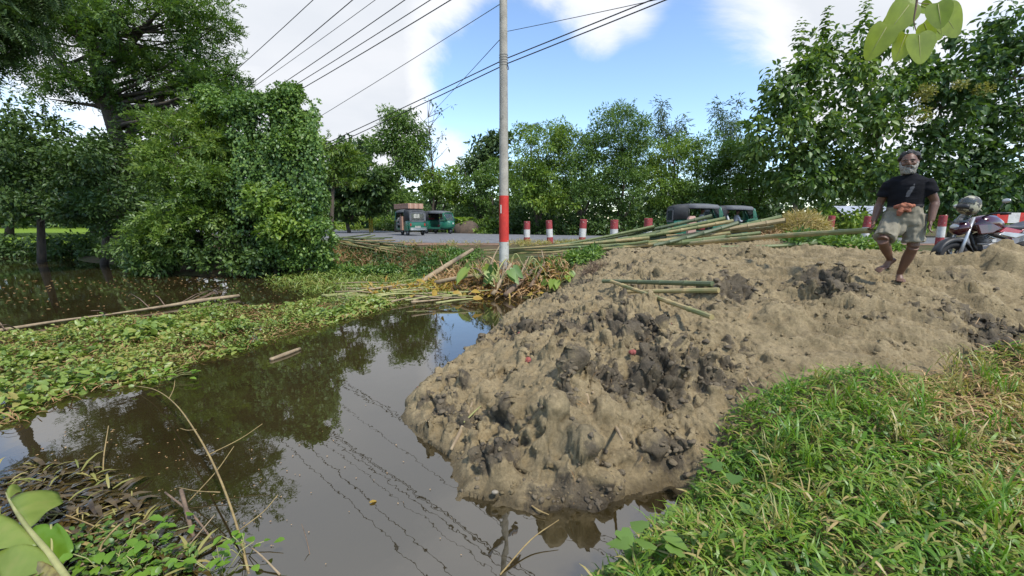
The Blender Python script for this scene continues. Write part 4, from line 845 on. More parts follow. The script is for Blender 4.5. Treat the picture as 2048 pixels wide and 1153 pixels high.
    for i in range(560):
        px = g.uniform(655, 900); py = 500 + 44 * g.random() + (px - 655) * .02; t = (545 - py) / 50.; Y = 15.1 + 4.0 * np.clip(t, 0, 1) - max(0, px - 780) * .012
        p = at(px, py, Y); gzz = gbase(np.array([p.x]), np.array([Y]))[0]; cl.append((p.x, Y, max(gzz + .03, min(p.z - .12, gzz + .28))))
    cl = np.array(cl); h = g.random(len(cl))
    leaf_obj('embankment_brush', [foliage(g, cl[h < .55], .24, 40, 'leaf', .14, .06)], MAT['l_dark'], kind='stuff')
    leaf_obj('dry_embankment_brush', [foliage(g, cl[h >= .5], .22, 34, 'lance', .22, .02)], MAT['l_brown'], kind='stuff')
    cl = []
    for i in range(300):
        px, py = g.normal(890, 28), g.normal(527, 9); Y = 13.6 + (545 - py) * .07; p = at(px, py, Y); cl.append((p.x, Y, gbase(np.array([p.x]), np.array([Y]))[0] + .12 * g.random()))
    for i in range(330):
        px, py = g.uniform(1040, 1190), g.uniform(515, 590); Y = 10.6 + (590 - py) * .022; p = at(px, py, Y); cl.append((p.x, Y, max(.03, gbase(np.array([p.x]), np.array([Y]))[0] + .22 * g.random())))
    for i in range(160):
        px, py = g.uniform(600, 800), g.uniform(535, 556); Y = 14.6; p = at(px, py, Y); cl.append((p.x, Y, max(.03, p.z)))
    for i in range(170):   # behind the sand, under the trailing pole
        px, py = g.uniform(1580, 1790), g.uniform(478, 505); Y = 9.6 + g.random() * 1.5; p = at(px, py, Y); cl.append((p.x, Y, gbase(np.array([p.x]), np.array([Y]))[0] + .05 + .18 * g.random()))
    leaf_obj('bank_weeds', [foliage(g, np.array(cl), .20, 40, 'leaf', .12, .055)], MAT['l_vine'], kind='stuff')
    cl = []
    for i in range(620):
        t = g.random(); k = g.integers(12, len(NEARS) - 14); p = np.array(NEARS[k]) * (1 - t) + np.array(NEARS[k + 1]) * t; p = p + np.array([-.1, -1]) * g.uniform(.5, 2.3); cl.append((p[0], p[1], max(.85, gbase(np.array([p[0]]), np.array([p[1]]))[0]) + .04))
    cl = np.array(cl); cl = cl[((cl[:, 0] > -.5) & (g.random(len(cl)) < .8)) | (g.random(len(cl)) < .12)]
    leaf_obj('verge_grass', [foliage(g, cl, .16, 30, 'lance', .13, .018, droop=-.3)], MAT['l_olive'], kind='stuff')
banks()

# ------------------------------------------------------------------ cut stalks, leaves and branches in and by the water
def stick(name, label, cat, P, r, mat, group=None, n=6, z0=None):
    P = [Vector(p) for p in P]; o = P[0]; Q = spline([p - o for p in P], 5); m = len(Q)
    rr = lerp_list(r if hasattr(r, '__len__') else [r, r], m - 1)
    ob = MB().tube(Q, rr, n).build(name, MAT[mat], None, label=label, cat=cat, group=group); ob.location = o; return ob
MAT['banana_dead'] = M('drowned_leaf', (.030, .020, .007), (.085, .055, .014), .25, 16, spec=.7)
def debris():
    g = np.random.default_rng(121); rd = random.Random(121)
    for i in range(46):
        px, py = rd.uniform(690, 930), rd.uniform(560, 604); l = rd.uniform(50, 130); dy = rd.uniform(-12, 4); z = rd.uniform(.05, .16)
        a, b = atz(px - l / 2, py - dy * .5, z), atz(px + l / 2, py + dy * .5, z + rd.uniform(-.03, .06)); m = a.lerp(b, .5) + Vector((0, 0, rd.uniform(-.02, .04)))
        stick('cut_stalk', 'pale cut plant stalk lying flat in the floating heap left of the pole', 'stalk', [a, m, b], [rd.uniform(.016, .034), .012], rd.choice(['stalk', 'stalk_g', 'stalk_g', 'stalk']), 'cut stalks floating by the pole')
    for i in range(24):
        px, py = rd.uniform(960, 1140), rd.uniform(560, 596); Y = 10.4 + (596 - py) * .012; a = at(px, py, Y); q = at(px + rd.uniform(-50, 70), py - rd.uniform(20, 75), Y + rd.uniform(.1, .9))
        if a.z < .03: a.z = .03
        q.z = max(q.z, gz(q.x, q.y) + .05); m = a.lerp(q, .5) + Vector((0, 0, rd.uniform(0, .14)))
        stick('dead_branch', 'dry broken stem leaning on the bank at the foot of the pole', 'stem', [a, m, q], [rd.uniform(.02, .05), .012], rd.choice(['stalk', 'stalk', 'twig', 'stalk_g']), 'dry stems round the pole foot')
    for lb, A, B, r, mt in [('thick dry trunk sloping up the bank left of the pole', (832, 572, 11.9), (945, 500, 14.2), .085, 'stalk'), ('pale thick stem lying at the water edge left of the pole', (870, 566, 11.2), (985, 548, 10.9), .06, 'stalk'), ('split pale stem leaning up towards the pole', (985, 590, 10.2), (1022, 528, 10.9), .055, 'stalk'), ('dark rooted stump lying at the water right of the pole', (1010, 592, 10.1), (1075, 535, 10.9), .07, 'twig'), ('leaning brown stem right of the pole', (1060, 575, 10.3), (1088, 530, 10.8), .05, 'twig')]:
        a, b = at(*A), at(*B); a.z = max(a.z, .05); stick('driftwood', lb, 'stem', [a, a.lerp(b, .5) + Vector((.03, 0, .04)), b], [r, r * .7], mt, n=9)
    for i in range(17):
        px, py = [(820, 572), (850, 565), (780, 570), (905, 585), (930, 570), (960, 585), (945, 598), (825, 590), (865, 592), (900, 568), (1055, 590), (1090, 588), (680, 560), (755, 585), (1010, 560), (885, 600), (925, 590)][i]; z = .18 if px < 950 else .25
        p = atz(px, py, z); a = rd.uniform(0, 6.28); o = leaf_obj('yellowed_leaf', [leaf_arrays([(0, 0, 0)], np.array([[math.cos(a), math.sin(a), rd.uniform(-.1, .6)]]), np.array([[.5 * g.normal(), -.6, 1.]]), rd.uniform(.16, .27), rd.uniform(.09, .16), 'ovate')], MAT['l_yellow'], label='large yellowed leaf among the cut stalks near the pole', cat='leaf', group='yellowed leaves in the heap'); o.location = p
    # broad green leaves (taro) at the pole foot and by the sand
    for lb, px, py, Y, n, s, mt in [('wilted broad-leaved plant hanging at the water left of the pole', 955, 560, 10.9, 9, .5, 'l_kalmi'), ('broad-leaved green plant in front of the pole foot', 1000, 565, 10.5, 6, .45, 'l_vine'), ('bright green leafy plant at the foot of the sand', 1115, 575, 10.3, 12, .32, 'l_light')]:
        p = at(px, py, Y); p.z = max(p.z, .1); e = empty('taro_plant', p, label=lb, cat='plant')
        for k in range(n):
            a = rd.uniform(0, 6.28); h = rd.uniform(.15, .45); q = p + Vector((math.cos(a) * .3, math.sin(a) * .2 - .05, h)); MB().tube(spline([p, p.lerp(q, .5) + Vector((0, 0, .06)), q], 3), [.014, .012, .011, .01, .009, .009, .008], 5).build('leaf_stem', MAT['stalk_g'], e, world=True)
            leaf_obj('leaf', [leaf_arrays([q], np.array([[math.cos(a), math.sin(a) - .3, -.9]]), np.array([[.3 * g.normal(), -.8, .8]]), s * rd.uniform(.7, 1.1), s * .55, 'heart')], MAT[mt], e)
    # arching dead grass blades over the bank
    for px, py, Y, dx in [(1015, 520, 11.0, 30), (1045, 530, 10.8, 40), (1075, 525, 10.8, -20), (1060, 545, 10.5, 35), (1110, 535, 10.6, 30), (990, 530, 11.1, -30)]:
        a = at(px, py + 30, Y); b = at(px + dx * .5, py - 12, Y); c = at(px + dx, py + 8, Y - .1); stick('arching_reed', 'arching yellow reed blade beside the pole foot', 'reed', [a, b, c], [.022, .016, .006], 'stalk_g', 'arching reeds by the pole')
    # mats of dead reed and wilted leaf round the pole foot
    for nm, spots, n, mt, L_, W_ in [('dead_reeds', [(1000, 1140, 512, 585, 10.3, 11.6), (880, 985, 505, 560, 11.6, 13.6)], 150, 'straw', .30, .022), ('wilted_leaves', [(960, 1130, 520, 592, 10.2, 11.3), (820, 960, 540, 590, 10.8, 12.2), (720, 900, 560, 598, 10.2, 11.4)], 48, 'l_yellow', .15, .04), ('brown_leaves', [(880, 1130, 505, 585, 10.4, 12.6)], 190, 'l_brown', .2, .05)]:
        cl = []
        for a_, b_, c_, d_, y0, y1 in spots:
            for i in range(n):
                px, py = g.uniform(a_, b_), g.uniform(c_, d_); Y = y1 + (y0 - y1) * (py - c_) / (d_ - c_); p = at(px, py, Y); z0 = max(.02, gbase(np.array([p.x]), np.array([Y]))[0]); cl.append((p.x, Y, z0 + .16 * g.random()))
        leaf_obj(nm, [foliage(g, np.array(cl), .22, 9, 'lance' if W_ < .04 else 'ovate', L_, W_, droop=-.1)], MAT[mt], kind='stuff')
    # brown rootball at the sand edge
    p = at(1185, 545, 9.7); g2 = np.random.default_rng(5); e = leaf_obj('root_tangle', [foliage(g2, np.array([(0, 0, 0), (.15, 0, .05), (-.1, 0, -.1), (.05, 0, -.15)], float), .2, 240, 'lance', .2, .008)], MAT['twig'], label='matted brown root tangle at the edge of the sand', cat='roots'); e.location = p
    # floating dead branch at left with twigs at its end
    e = empty('floating_branch', atz(20, 660, .03), label='long dead bamboo branch floating behind the green water plants', cat='branch')
    main = [atz(-40, 668, .04), atz(20, 658, .05), atz(120, 642, .06), atz(220, 629, .06), atz(330, 613, .06), atz(400, 602, .07), atz(478, 592, .06)]
    MB().tube(spline(main, 4), lerp_list([.035, .03, .022, .016, .03, .045, .04], 24), 7).build('branch', MAT['stalk'], e, world=True)
    for A, B in [((300, 617), (262, 588)), ((330, 612), (310, 590)), ((400, 602), (440, 578)), ((390, 603), (452, 583)), ((380, 605), (462, 577)), ((370, 606), (440, 575)), ((215, 629), (182, 622)), ((10, 660), (-10, 640)), ((30, 657), (-5, 652)), ((360, 607), (420, 580))]:
        a, b = atz(*A, .06), atz(B[0], B[1], .22); MB().tube([a, a.lerp(b, .5) + Vector((0, 0, .04)), b], [.012, .009, .005], 5).build('twig', MAT['twig'], e, world=True)
    o = stick('floating_plank', 'short pale stick floating on open water in front of the green plants', 'stick', [atz(541, 720, .015), atz(571, 709, .018), atz(600, 698, .015)], [.026, .03, .024], 'stalk', n=6)
    # long bent twig rising out of the near water
    e = empty('bent_twig', atz(500, 1140, 0), label='long thin arching twig standing in the near water', cat='twig')
    P = spline([atz(502, 1165, -.02), atz(470, 1040, .10), atz(430, 935, .18), atz(390, 862, .2), atz(350, 808, .17), atz(310, 780, .1), atz(268, 772, .03)], 5)
    MB().tube(P, lerp_list([.0075, .007, .0065, .006, .005, .004, .003], len(P) - 1), 6).build('stem', MAT['twig_y'], e, world=True)
    for A, B in [((413, 912, .18), (525, 848, .30)), ((376, 1005, .02), (468, 893, .24)), ((440, 985, .15), (355, 975, .05)), ((388, 860, .2), (360, 857, .16)), ((338, 798, .15), (350, 760, .22)), ((480, 1060, .08), (556, 990, .2))]:
        a, b = atz(*A), atz(*B); MB().tube(spline([a, a.lerp(b, .55) + Vector((.01, 0, -.012)), b], 4), lerp_list([.004, .0022], 8), 5).build('side_twig', MAT['twig_y'], e, world=True)
    for lb, P, r, mt in [('thick broken stick standing in the near water', [atz(392, 1095, -.03), atz(375, 1030, .06), atz(362, 980, .14)], [.011, .013, .012], 'twig'),
                         ('forked grey stick leaning across the broken stick', [atz(432, 1090, -.02), atz(385, 1030, .06), atz(330, 985, .13)], [.005, .007, .006], 'twig'),
                         ('short yellow twig standing in the water above the drowned leaves', [atz(206, 950, -.02), atz(208, 910, .06), atz(217, 852, .2)], [.005, .0045, .003], 'twig_y'),
                         ('thin twig standing in the water right of the bent twig', [atz(622, 1120, -.02), atz(612, 1075, .06), atz(603, 1048, .12)], [.003, .0025, .0015], 'twig'),
                         ('thin bent twig in front of the sand heap', [atz(1000, 1150, .0), atz(1062, 1080, .05), atz(1118, 1040, .1)], [.0045, .004, .002], 'twig_y'),
                         ('pale twig lying at the water edge of the sand', [atz(1055, 1005, .03), atz(1075, 1020, .03), atz(1098, 1030, .02)], [.006, .006, .003], 'twig_y'),
                         ('long yellow creeper stem beside the banana leaf', [atz(190, 1160, .02), atz(200, 1100, .1), atz(215, 1075, .16), atz(240, 1050, .2), atz(262, 1040, .1)], [.006, .006, .005, .005, .004], 'twig_y')]:
        stick('twig', lb, 'twig', P, r, mt)
    # small leafy plants along the near edge
    for lb, c, n, s, spread in [('bright green leaf cluster at the tip of the bent twig', (325, 752), 26, .075, .22), ('small leafy plant at the foot of the bent twig', (490, 1095), 12, .05, .09), ('leafy plant standing in near water beside the broken stick', (300, 1075), 14, .065, .12), ('pale leafy sprout at the bottom edge left of the bent twig', (280, 1135), 12, .07, .1), ('leafy sprout at the bottom edge below the bent twig', (440, 1130), 12, .06, .1), ('leafy plants beside the banana leaf stalk', (215, 1130), 20, .07, .16)]:
        p = atz(*c, .06); e = empty('water_plant', p, label=lb, cat='plant'); q = []
        for k in range(n):
            t = p + Vector((g.normal() * spread, g.normal() * spread * .6, abs(g.normal()) * .05)); a = g.uniform(0, 6.28)
            leaf_obj('leaf', [leaf_arrays([t], np.array([[math.cos(a), math.sin(a), .1 * g.normal()]]), np.array([[.3 * g.normal(), .3 * g.normal(), 1.]]), s * g.uniform(.7, 1.3), s * .72, 'ovate')], MAT['l_grass'], e); q.append(t)
        mb = MB(); [mb.tube([Vector((p.x, p.y, -.03)), p.lerp(t, .6), t], [.003, .0025, .002], 4) for t in q[:9]]; mb.build('stems', MAT['stalk_g'], e, world=True)
    # rotting tangle in the lower left corner: drowned leaf shreds, stalks, weeds
    C2 = pz([(-40, 1160), (-40, 960), (60, 930), (190, 935), (260, 1000), (330, 1060), (400, 1110), (380, 1170)]); xy = scatter(g, C2, 420)
    leaf_obj('rotting_leaf_shreds', [lay(g, xy, .004 + .02 * g.random(len(xy)), 'lance', .13, .022, .10, .85, .6)], MAT['banana_dead'], kind='stuff')
    xy = scatter(g, C2, 150); leaf_obj('yellow_leaf_shreds', [lay(g, xy, .01 + .05 * g.random(len(xy)), 'lance', .12, .014, .25, .7, .6)], MAT['l_olive'], kind='stuff')
    C3 = pz([(130, 1170), (120, 1090), (230, 1060), (330, 1090), (400, 1120), (400, 1170)]); xy = scatter(g, C3, 320); leaf_obj('corner_weeds', [lay(g, xy, .02 + .09 * g.random(len(xy)), 'ovate', .036, .022, .5, .6, .5)], MAT['l_herb'], kind='stuff')
    for i, (A, B) in enumerate([((60, 1010, .01), (240, 1075, .06)), ((150, 1140, .02), (300, 1040, .10)), ((230, 1150, .02), (270, 1050, .12)), ((330, 1150, .0), (430, 1030, .10)), ((110, 1090, .03), (235, 1060, .08)), ((560, 1150, .0), (470, 1075, .08))]):
        a_, b_ = atz(*A), atz(*B); stick('dead_stalk', ['dead stalk lying across the drowned leaves', 'dead stalk leaning up from the bottom edge beside the banana leaf', 'upright dead stalk between the leafy sprouts', 'dead stalk leaning right of the broken stick', 'short dead stalk behind the green banana leaf', 'dead stalk lying in water right of the bent twig foot'][i], 'stalk', [a_, a_.lerp(b_, .5) + Vector((.01, 0, .015)), b_], [.006, .004, .003], 'stalk' if i % 2 else 'twig_y')
    # scraps on the sand
    def surf(px, py, z):
        for i in range(4): p = atz(px, py, z); z = gz(p.x, p.y)
        return atz(px, py, z + .012)
    for nm, lb, P, r, mt in [('banana_strip', 'pale pink-ended plant stem lying on the sand by the water', [surf(902, 900, .1), surf(925, 855, .15), surf(945, 805, .2)], [.012, .02, .008], 'stalk'), ('stem_piece', 'short side shoot beside the pale stem on the sand', [surf(928, 845, .15), surf(948, 825, .2), surf(962, 812, .2)], [.007, .008, .003], 'stalk_g'),
                             ('dry_sheath', 'curled dry brown leaf sheath lying on the heap', [surf(1185, 785, .4), surf(1215, 825, .4), surf(1245, 880, .35)], [.012, .035, .006], 'stalk'), ('dry_sheath', 'crumpled grey leaf sheath above the curled brown one', [surf(1155, 765, .4), surf(1172, 790, .4), surf(1180, 812, .4)], [.008, .02, .006], 'stalk'),
                             ('straw_piece', 'thin straw sticking out of the sand lump', [surf(1065, 840, .35), surf(1075, 852, .35), surf(1085, 865, .35)], [.003, .003, .002], 'stalk'), ('bone_stick', 'small white stick on the sand near the grass', [surf(1495, 755, .5), surf(1500, 765, .5), surf(1508, 775, .5)], [.006, .008, .004], 'stalk')]:
        stick(nm, lb, 'plant scrap', P, r, mt)
    MAT['brick'] = M('brick_red', (.34, .085, .065), (.22, .06, .05), .8, 20, bump=.4)
    for lb, px, py, r in [('large red brick lump on the sand heap', 1060, 722, .05), ('small red brick chip by the water edge of the sand', 838, 776, .022), ('red brick chip in the dark clay', 1265, 705, .03), ('dark red chip right of the others in the clay', 1285, 724, .022), ('faded red lump below the bamboo poles', 1345, 652, .035), ('orange chip on the crest by the water', 1040, 668, .028)]:
        p = surf(px, py, .4); mb = MB(); mb.ball((0, 0, 0), (r * 1.1, r * .8, r * .8), 9, 6); mb.v = [tuple(Vector(v) * (1 + .18 * math.sin(i * 2.7 + px))) for i, v in enumerate(mb.v)]
        o = mb.build('brick_chip', MAT['brick'], None, smooth=False, label=lb, cat='brick'); o.location = p
    MAT['litter'] = M('pale_stone', (.27, .24, .18), (.2, .17, .13), .5, 20)
    p = surf(990, 985, .05); mb = MB(); mb.ball((0, 0, 0), (.025, .018, .014), 9, 6); o = mb.build('pebble', MAT['litter'], None, label='pale flat pebble at the lower edge of the sand', cat='pebble'); o.location = p
    p = atz(738, 1006, .008); o = leaf_obj('fallen_leaf', [leaf_arrays([(0, 0, 0)], np.array([[.8, .5, .05]]), np.array([[0, 0, 1.]]), .055, .03, 'ovate')], MAT['l_yellow'], label='single orange leaf floating on open water', cat='leaf'); o.location = p
    # clods broken off the heap
    gr = np.random.default_rng(131); t_ = MB(); t_.ball((0, 0, 0), 1, 6, 4); TV = np.array(t_.v); TF3 = np.array([f if len(f) == 4 else (f[0], f[1], f[2], f[2]) for f in t_.f])
    tri = np.array([t for f in t_.f for t in ([f] if len(f) == 3 else [(f[0], f[1], f[2]), (f[0], f[2], f[3])])])
    SV, SC = SANDV[0]; near_ = 1 / np.maximum(np.hypot(SV[:, 0], SV[:, 1]), 2) ** 1.2
    def crumbs(name, n, w, s0, s1, pw, mat):
        w = w * (SV[:, 2] > .012) * np.where(SV[:, 0] < 2.4, 1, 2.2); i = gr.choice(len(SV), n, p=w / w.sum()); xs, ys, zs = SV[i].T; m = n
        s = (s0 + (s1 - s0) * gr.random(m) ** pw) * (.6 + .14 * ys); a = gr.uniform(0, 6.28, m)
        q = TV[None] * (1 + .33 * gr.normal(size=(m, len(TV), 1))) * (s[:, None, None] * np.stack([gr.uniform(.8, 1.6, m), gr.uniform(.8, 1.4, m), gr.uniform(.5, 1, m)], -1)[:, None])
        V = np.stack([q[..., 0] * np.cos(a)[:, None] - q[..., 1] * np.sin(a)[:, None] + xs[:, None], q[..., 0] * np.sin(a)[:, None] + q[..., 1] * np.cos(a)[:, None] + ys[:, None], q[..., 2] + (zs + s * .15)[:, None]], -1)
        link(name, npmesh(name, V.reshape(-1, 3), (tri[None] + (np.arange(m) * len(TV))[:, None, None]).reshape(-1, 3), False), mat, kind='stuff')
    MAT['clod'] = M('clay_clod', (.080, .064, .044), (.17, .135, .084), .95, 2.5, bump=.8, bscale=40)
    crumbs('sand_crumbs', 2600, near_ * (.25 + sstep(.0, .3, fbm(SV[:, 0] * 1.9, SV[:, 1] * 1.9, 3))), .003, .016, 3, MAT['sand'])
    crumbs('earth_clods', 1900, near_ * np.clip(SC, 0.01, 1) ** 1.5, .003, .024, 3, MAT['clod'])
    # root hairs and straw bits in the dug earth
    xs, ys = gr.uniform(-1.2, 5, 900), gr.uniform(2.4, 8, 900); k = (sandmask(xs, ys) > .9) & (gr.random(900) < .25 + clay(xs, ys)); xy = np.stack([xs[k], ys[k]], -1); zz = sand_h(xy[:, 0], xy[:, 1]); k = zz > .02
    leaf_obj('root_bits', [lay(gr, xy[k], zz[k] + .006, 'lance', .10, .004, .35, .5, .6)], MAT['l_brown'], kind='stuff')
debris()
MAT['banana'] = ML('banana_leaf', [(.085, .105, .022), (.105, .165, .030), (.130, .195, .042), (.165, .205, .060)], .4, 9, gloss=.04)
MAT['l_strip'] = M('yellow_streaked_leaf', (.20, .17, .045), (.10, .075, .02), .4, 22, lo=.42, hi=.6)
def banana():
    rd = random.Random(9); e = empty('banana_leaf', atz(130, 1150, .1), label='torn yellow green banana leaf with thick midrib at the lower left corner', cat='leaf')
    rib = spline([atz(150, 1180, .12), atz(100, 1110, .18), atz(50, 1050, .20), atz(22, 1005, .17), atz(12, 985, .12)], 6)
    MB().tube(rib, lerp_list([.016, .014, .011, .008, .004], len(rib) - 1), 8).build('midrib', MAT['stalk_g'], e, world=True)
    def seg(E, z, nm='leaf_segment', mat='banana', n=9, m=9):
        """blade piece between a rib edge E0-E1 and an outer edge E2-E3 (photo px), heights z"""
        c = [atz(*E[i], z[i]) for i in range(4)]; V = []; F = []
        for i in range(n):
            s_ = i / (n - 1)
            for j in range(m):
                t = j / (m - 1); p = c[0].lerp(c[1], s_).lerp(c[2].lerp(c[3], s_), t); V.append(p + Vector((0, 0, .035 * math.sin(t * 2.6) + .004 * math.sin(s_ * 34) * t + .012 * math.sin(s_ * 3.1 + t * 4))) + (c[1] - c[0]) * (.05 * math.sin(9 * t) * (s_ - .5)))
        for i in range(n - 1):
            for j in range(m - 1): F.append((i * m + j, i * m + j + 1, (i + 1) * m + j + 1, (i + 1) * m + j))
        MB().add(V, F).build(nm, MAT[mat], e, world=True, solid=.0015)
    seg([(19, 1000), (56, 1058), (118, 988), (128, 1014)], (.17, .2, .13, .12)); seg([(12, 984), (18, 998), (42, 978), (46, 992)], (.13, .17, .08, .09))
    seg([(30, 1040), (74, 1092), (-70, 1040), (-40, 1120)], (.2, .19, .16, .12)); seg([(76, 1094), (108, 1134), (-20, 1120), (10, 1190)], (.19, .16, .1, .06)); seg([(104, 1130), (150, 1180), (40, 1150), (60, 1230)], (.16, .12, .08, .05), mat='l_strip')
    f = empty('young_banana_leaf', atz(95, 1110, .1), label='upright broad green leaf beside the banana midrib', cat='leaf')
    P = spline([atz(100, 1135, .05), atz(104, 1095, .12), atz(102, 1050, .18)], 5); V = []; F = []
    for i, p in enumerate(P):
        t = i / (len(P) - 1); w = .13 * math.sin(math.pi * (.15 + .72 * t)) + .01
        for j in range(7): u = (j - 3) / 3; V.append(p + Vector((u * w, abs(u) * -.02, .02 * u * u + .01 * math.sin(5 * u + i))))
    for i in range(len(P) - 1):
        for j in range(6): F.append((i * 7 + j, i * 7 + j + 1, (i + 1) * 7 + j + 1, (i + 1) * 7 + j))
    MB().add(V, F).build('blade', MAT['l_grass'], f, world=True, solid=.002); MB().tube(P, .006, 6).build('midrib', MAT['stalk_g'], f, world=True)
    g = np.random.default_rng(19)
    for lb, A, B, w, mt in [('drowned brown banana leaf piece above the torn leaf', (15, 985), (70, 955), .075, 'banana_dead'), ('wide drowned banana leaf piece with a slit beside the torn leaf', (112, 1020), (188, 1006), .07, 'banana_dead'), ('streaky yellow leaf strip floating right of the torn leaf', (192, 1036), (277, 998), .04, 'l_strip'), ('narrow yellow leaf strip floating above the others', (196, 981), (246, 955), .016, 'l_strip'), ('mossy drowned leaf piece between the brown ones', (95, 985), (125, 935), .05, 'banana_dead'), ('brown drowned leaf strip above the wide one', (116, 992), (186, 976), .03, 'banana_dead'), ('dark drowned leaf below the twigs', (120, 1070), (190, 1050), .05, 'banana_dead')]:
        a, b = atz(*A, .010), atz(*B, .010); d = b - a; s_ = Vector((-d.y, d.x, 0)).normalized(); V = []; F = []; n, m = 12, 5; fr = [g.uniform(-.06, .06) for _ in range(m)]
        for i in range(n):
            t = i / (n - 1); ww = w * (.55 + .45 * math.sin(math.pi * min(1, .15 + .7 * t))) * (1 + .12 * g.normal())
            for j in range(m): u = (j / (m - 1) - .5) * 2; e_ = fr[j] * (t > .8) + fr[-j] * (t < .15); V.append(d * (t + e_) + s_ * (u * ww + w * .3 * math.sin(2.2 * t)) + Vector((0, 0, .008 * math.sin(3 * u + 4 * t) - .004 * abs(u) - .006)))
        for i in range(n - 1):
            for j in range(m - 1): F.append((i * m + j, i * m + j + 1, (i + 1) * m + j + 1, (i + 1) * m + j))
        o = MB().add(V, F).build('drowned_leaf', MAT[mt], None, solid=.0015, label=lb, cat='leaf'); o.location = a
banana()
MAT['l_near'] = ML('translucent_leaf', [(.085, .135, .010), (.115, .175, .013), (.155, .215, .018)], .6, 5, gloss=.04)  # yellow-green overhanging leaf with a high translucent share
def veins(m):
    t = m.node_tree; L = t.links.new; d = [n for n in t.nodes if n.type == 'BSDF_DIFFUSE'][0]; src = d.inputs[0].links[0].from_socket
    tc = nd(t, 'ShaderNodeTexCoord'); v = nd(t, 'ShaderNodeTexVoronoi', feature='DISTANCE_TO_EDGE'); v.inputs['Scale'].default_value = 42; L(tc.outputs['Object'], v.inputs['Vector'])
    n = nd(t, 'ShaderNodeTexNoise'); n.inputs['Scale'].default_value = 30; n.inputs['Detail'].default_value = 6; L(tc.outputs['Object'], n.inputs['Vector'])
    mr = nd(t, 'ShaderNodeMapRange'); L(v.outputs['Distance'], mr.inputs[0]); mr.inputs[1].default_value = 0; mr.inputs[2].default_value = .12; mr.inputs[3].default_value = 1.03; mr.inputs[4].default_value = .99
    ml = nd(t, 'ShaderNodeMath', operation='MULTIPLY'); L(mr.outputs[0], ml.inputs[0]); m2 = nd(t, 'ShaderNodeMapRange'); L(n.outputs[0], m2.inputs[0]); m2.inputs[1].default_value = .3; m2.inputs[2].default_value = .7; m2.inputs[3].default_value = .85; m2.inputs[4].default_value = 1.15; L(m2.outputs[0], ml.inputs[1])
    x = nd(t, 'ShaderNodeVectorMath', operation='SCALE'); L(src, x.inputs[0]); L(ml.outputs[0], x.inputs['Scale']); L(x.outputs[0], d.inputs[0]); mu = [n for n in t.nodes if n.type == 'MIX'][0]; L(x.outputs[0], mu.inputs[6])
veins(MAT['l_near'])
def hanging():
    Y = 1.55; e = empty('hanging_branch', at(1838, -60, Y), label='overhanging twig with large heart-shaped leaves at the top right', cat='branch')
    MB().tube(spline([at(1840, -80, Y), at(1834, 0, Y), at(1828, 40, Y), at(1832, 62, Y)], 5), lerp_list([.005, .0035, .002, .0012], 15), 6).build('twig', MAT['twig'], e, world=True)
    MB().tube(spline([at(1834, 6, Y), at(1850, 8, Y), at(1872, 10, Y)], 5), .0013, 5).build('leaf_stem', MAT['twig'], e, world=True)
    for i, (x, y, ang, l, w, d) in enumerate([(1822, 4, 238, 92, 60, .06), (1800, 22, 244, 84, 56, .12), (1776, 48, 250, 86, 54, .03), (1812, 66, 262, 70, 66, .10), (1836, 66, 285, 72, 74, -.05), (1874, 4, 283, 62, 44, -.04), (1880, 20, 318, 86, 72, .05), (1846, 44, 312, 62, 60, .09), (1862, 50, 335, 58, 52, .14), (1840, 12, 350, 44, 26, .10), (1826, -8, 215, 60, 44, .16), (1858, 58, 300, 46, 40, .2), (1760, 60, 240, 60, 40, .18)]):
        k = Y / FPX * .9; a = R(ang); p = at(x, y, Y + d); D = np.array([[math.cos(a), .15 * math.sin(i), math.sin(a)]]); N = np.array([[.45 * math.sin(i * 2.3), -1, .35 * math.cos(i * 1.7)]])
        V, F = leaf_arrays([p], D, N, l * k, w * k * 1.1, 'heart'); o = leaf_obj('leaf', [(V, F)], MAT['l_near'], e); c_ = Vector(V[0]); t_ = Vector(V[4]); n_ = Vector((0, -.0015, 0)); MB().tube([c_ + n_ - e.location, c_.lerp(t_, .5) + n_ * 1.5 - e.location, t_ - e.location], [.0014, .001, .0004], 5).build('midrib', MAT['stalk_g'], o); o.data.polygons.foreach_set('use_smooth', np.ones(len(F), dtype=bool)); m = o.modifiers.new('sub', 'SUBSURF'); m.levels = m.render_levels = 2
hanging()
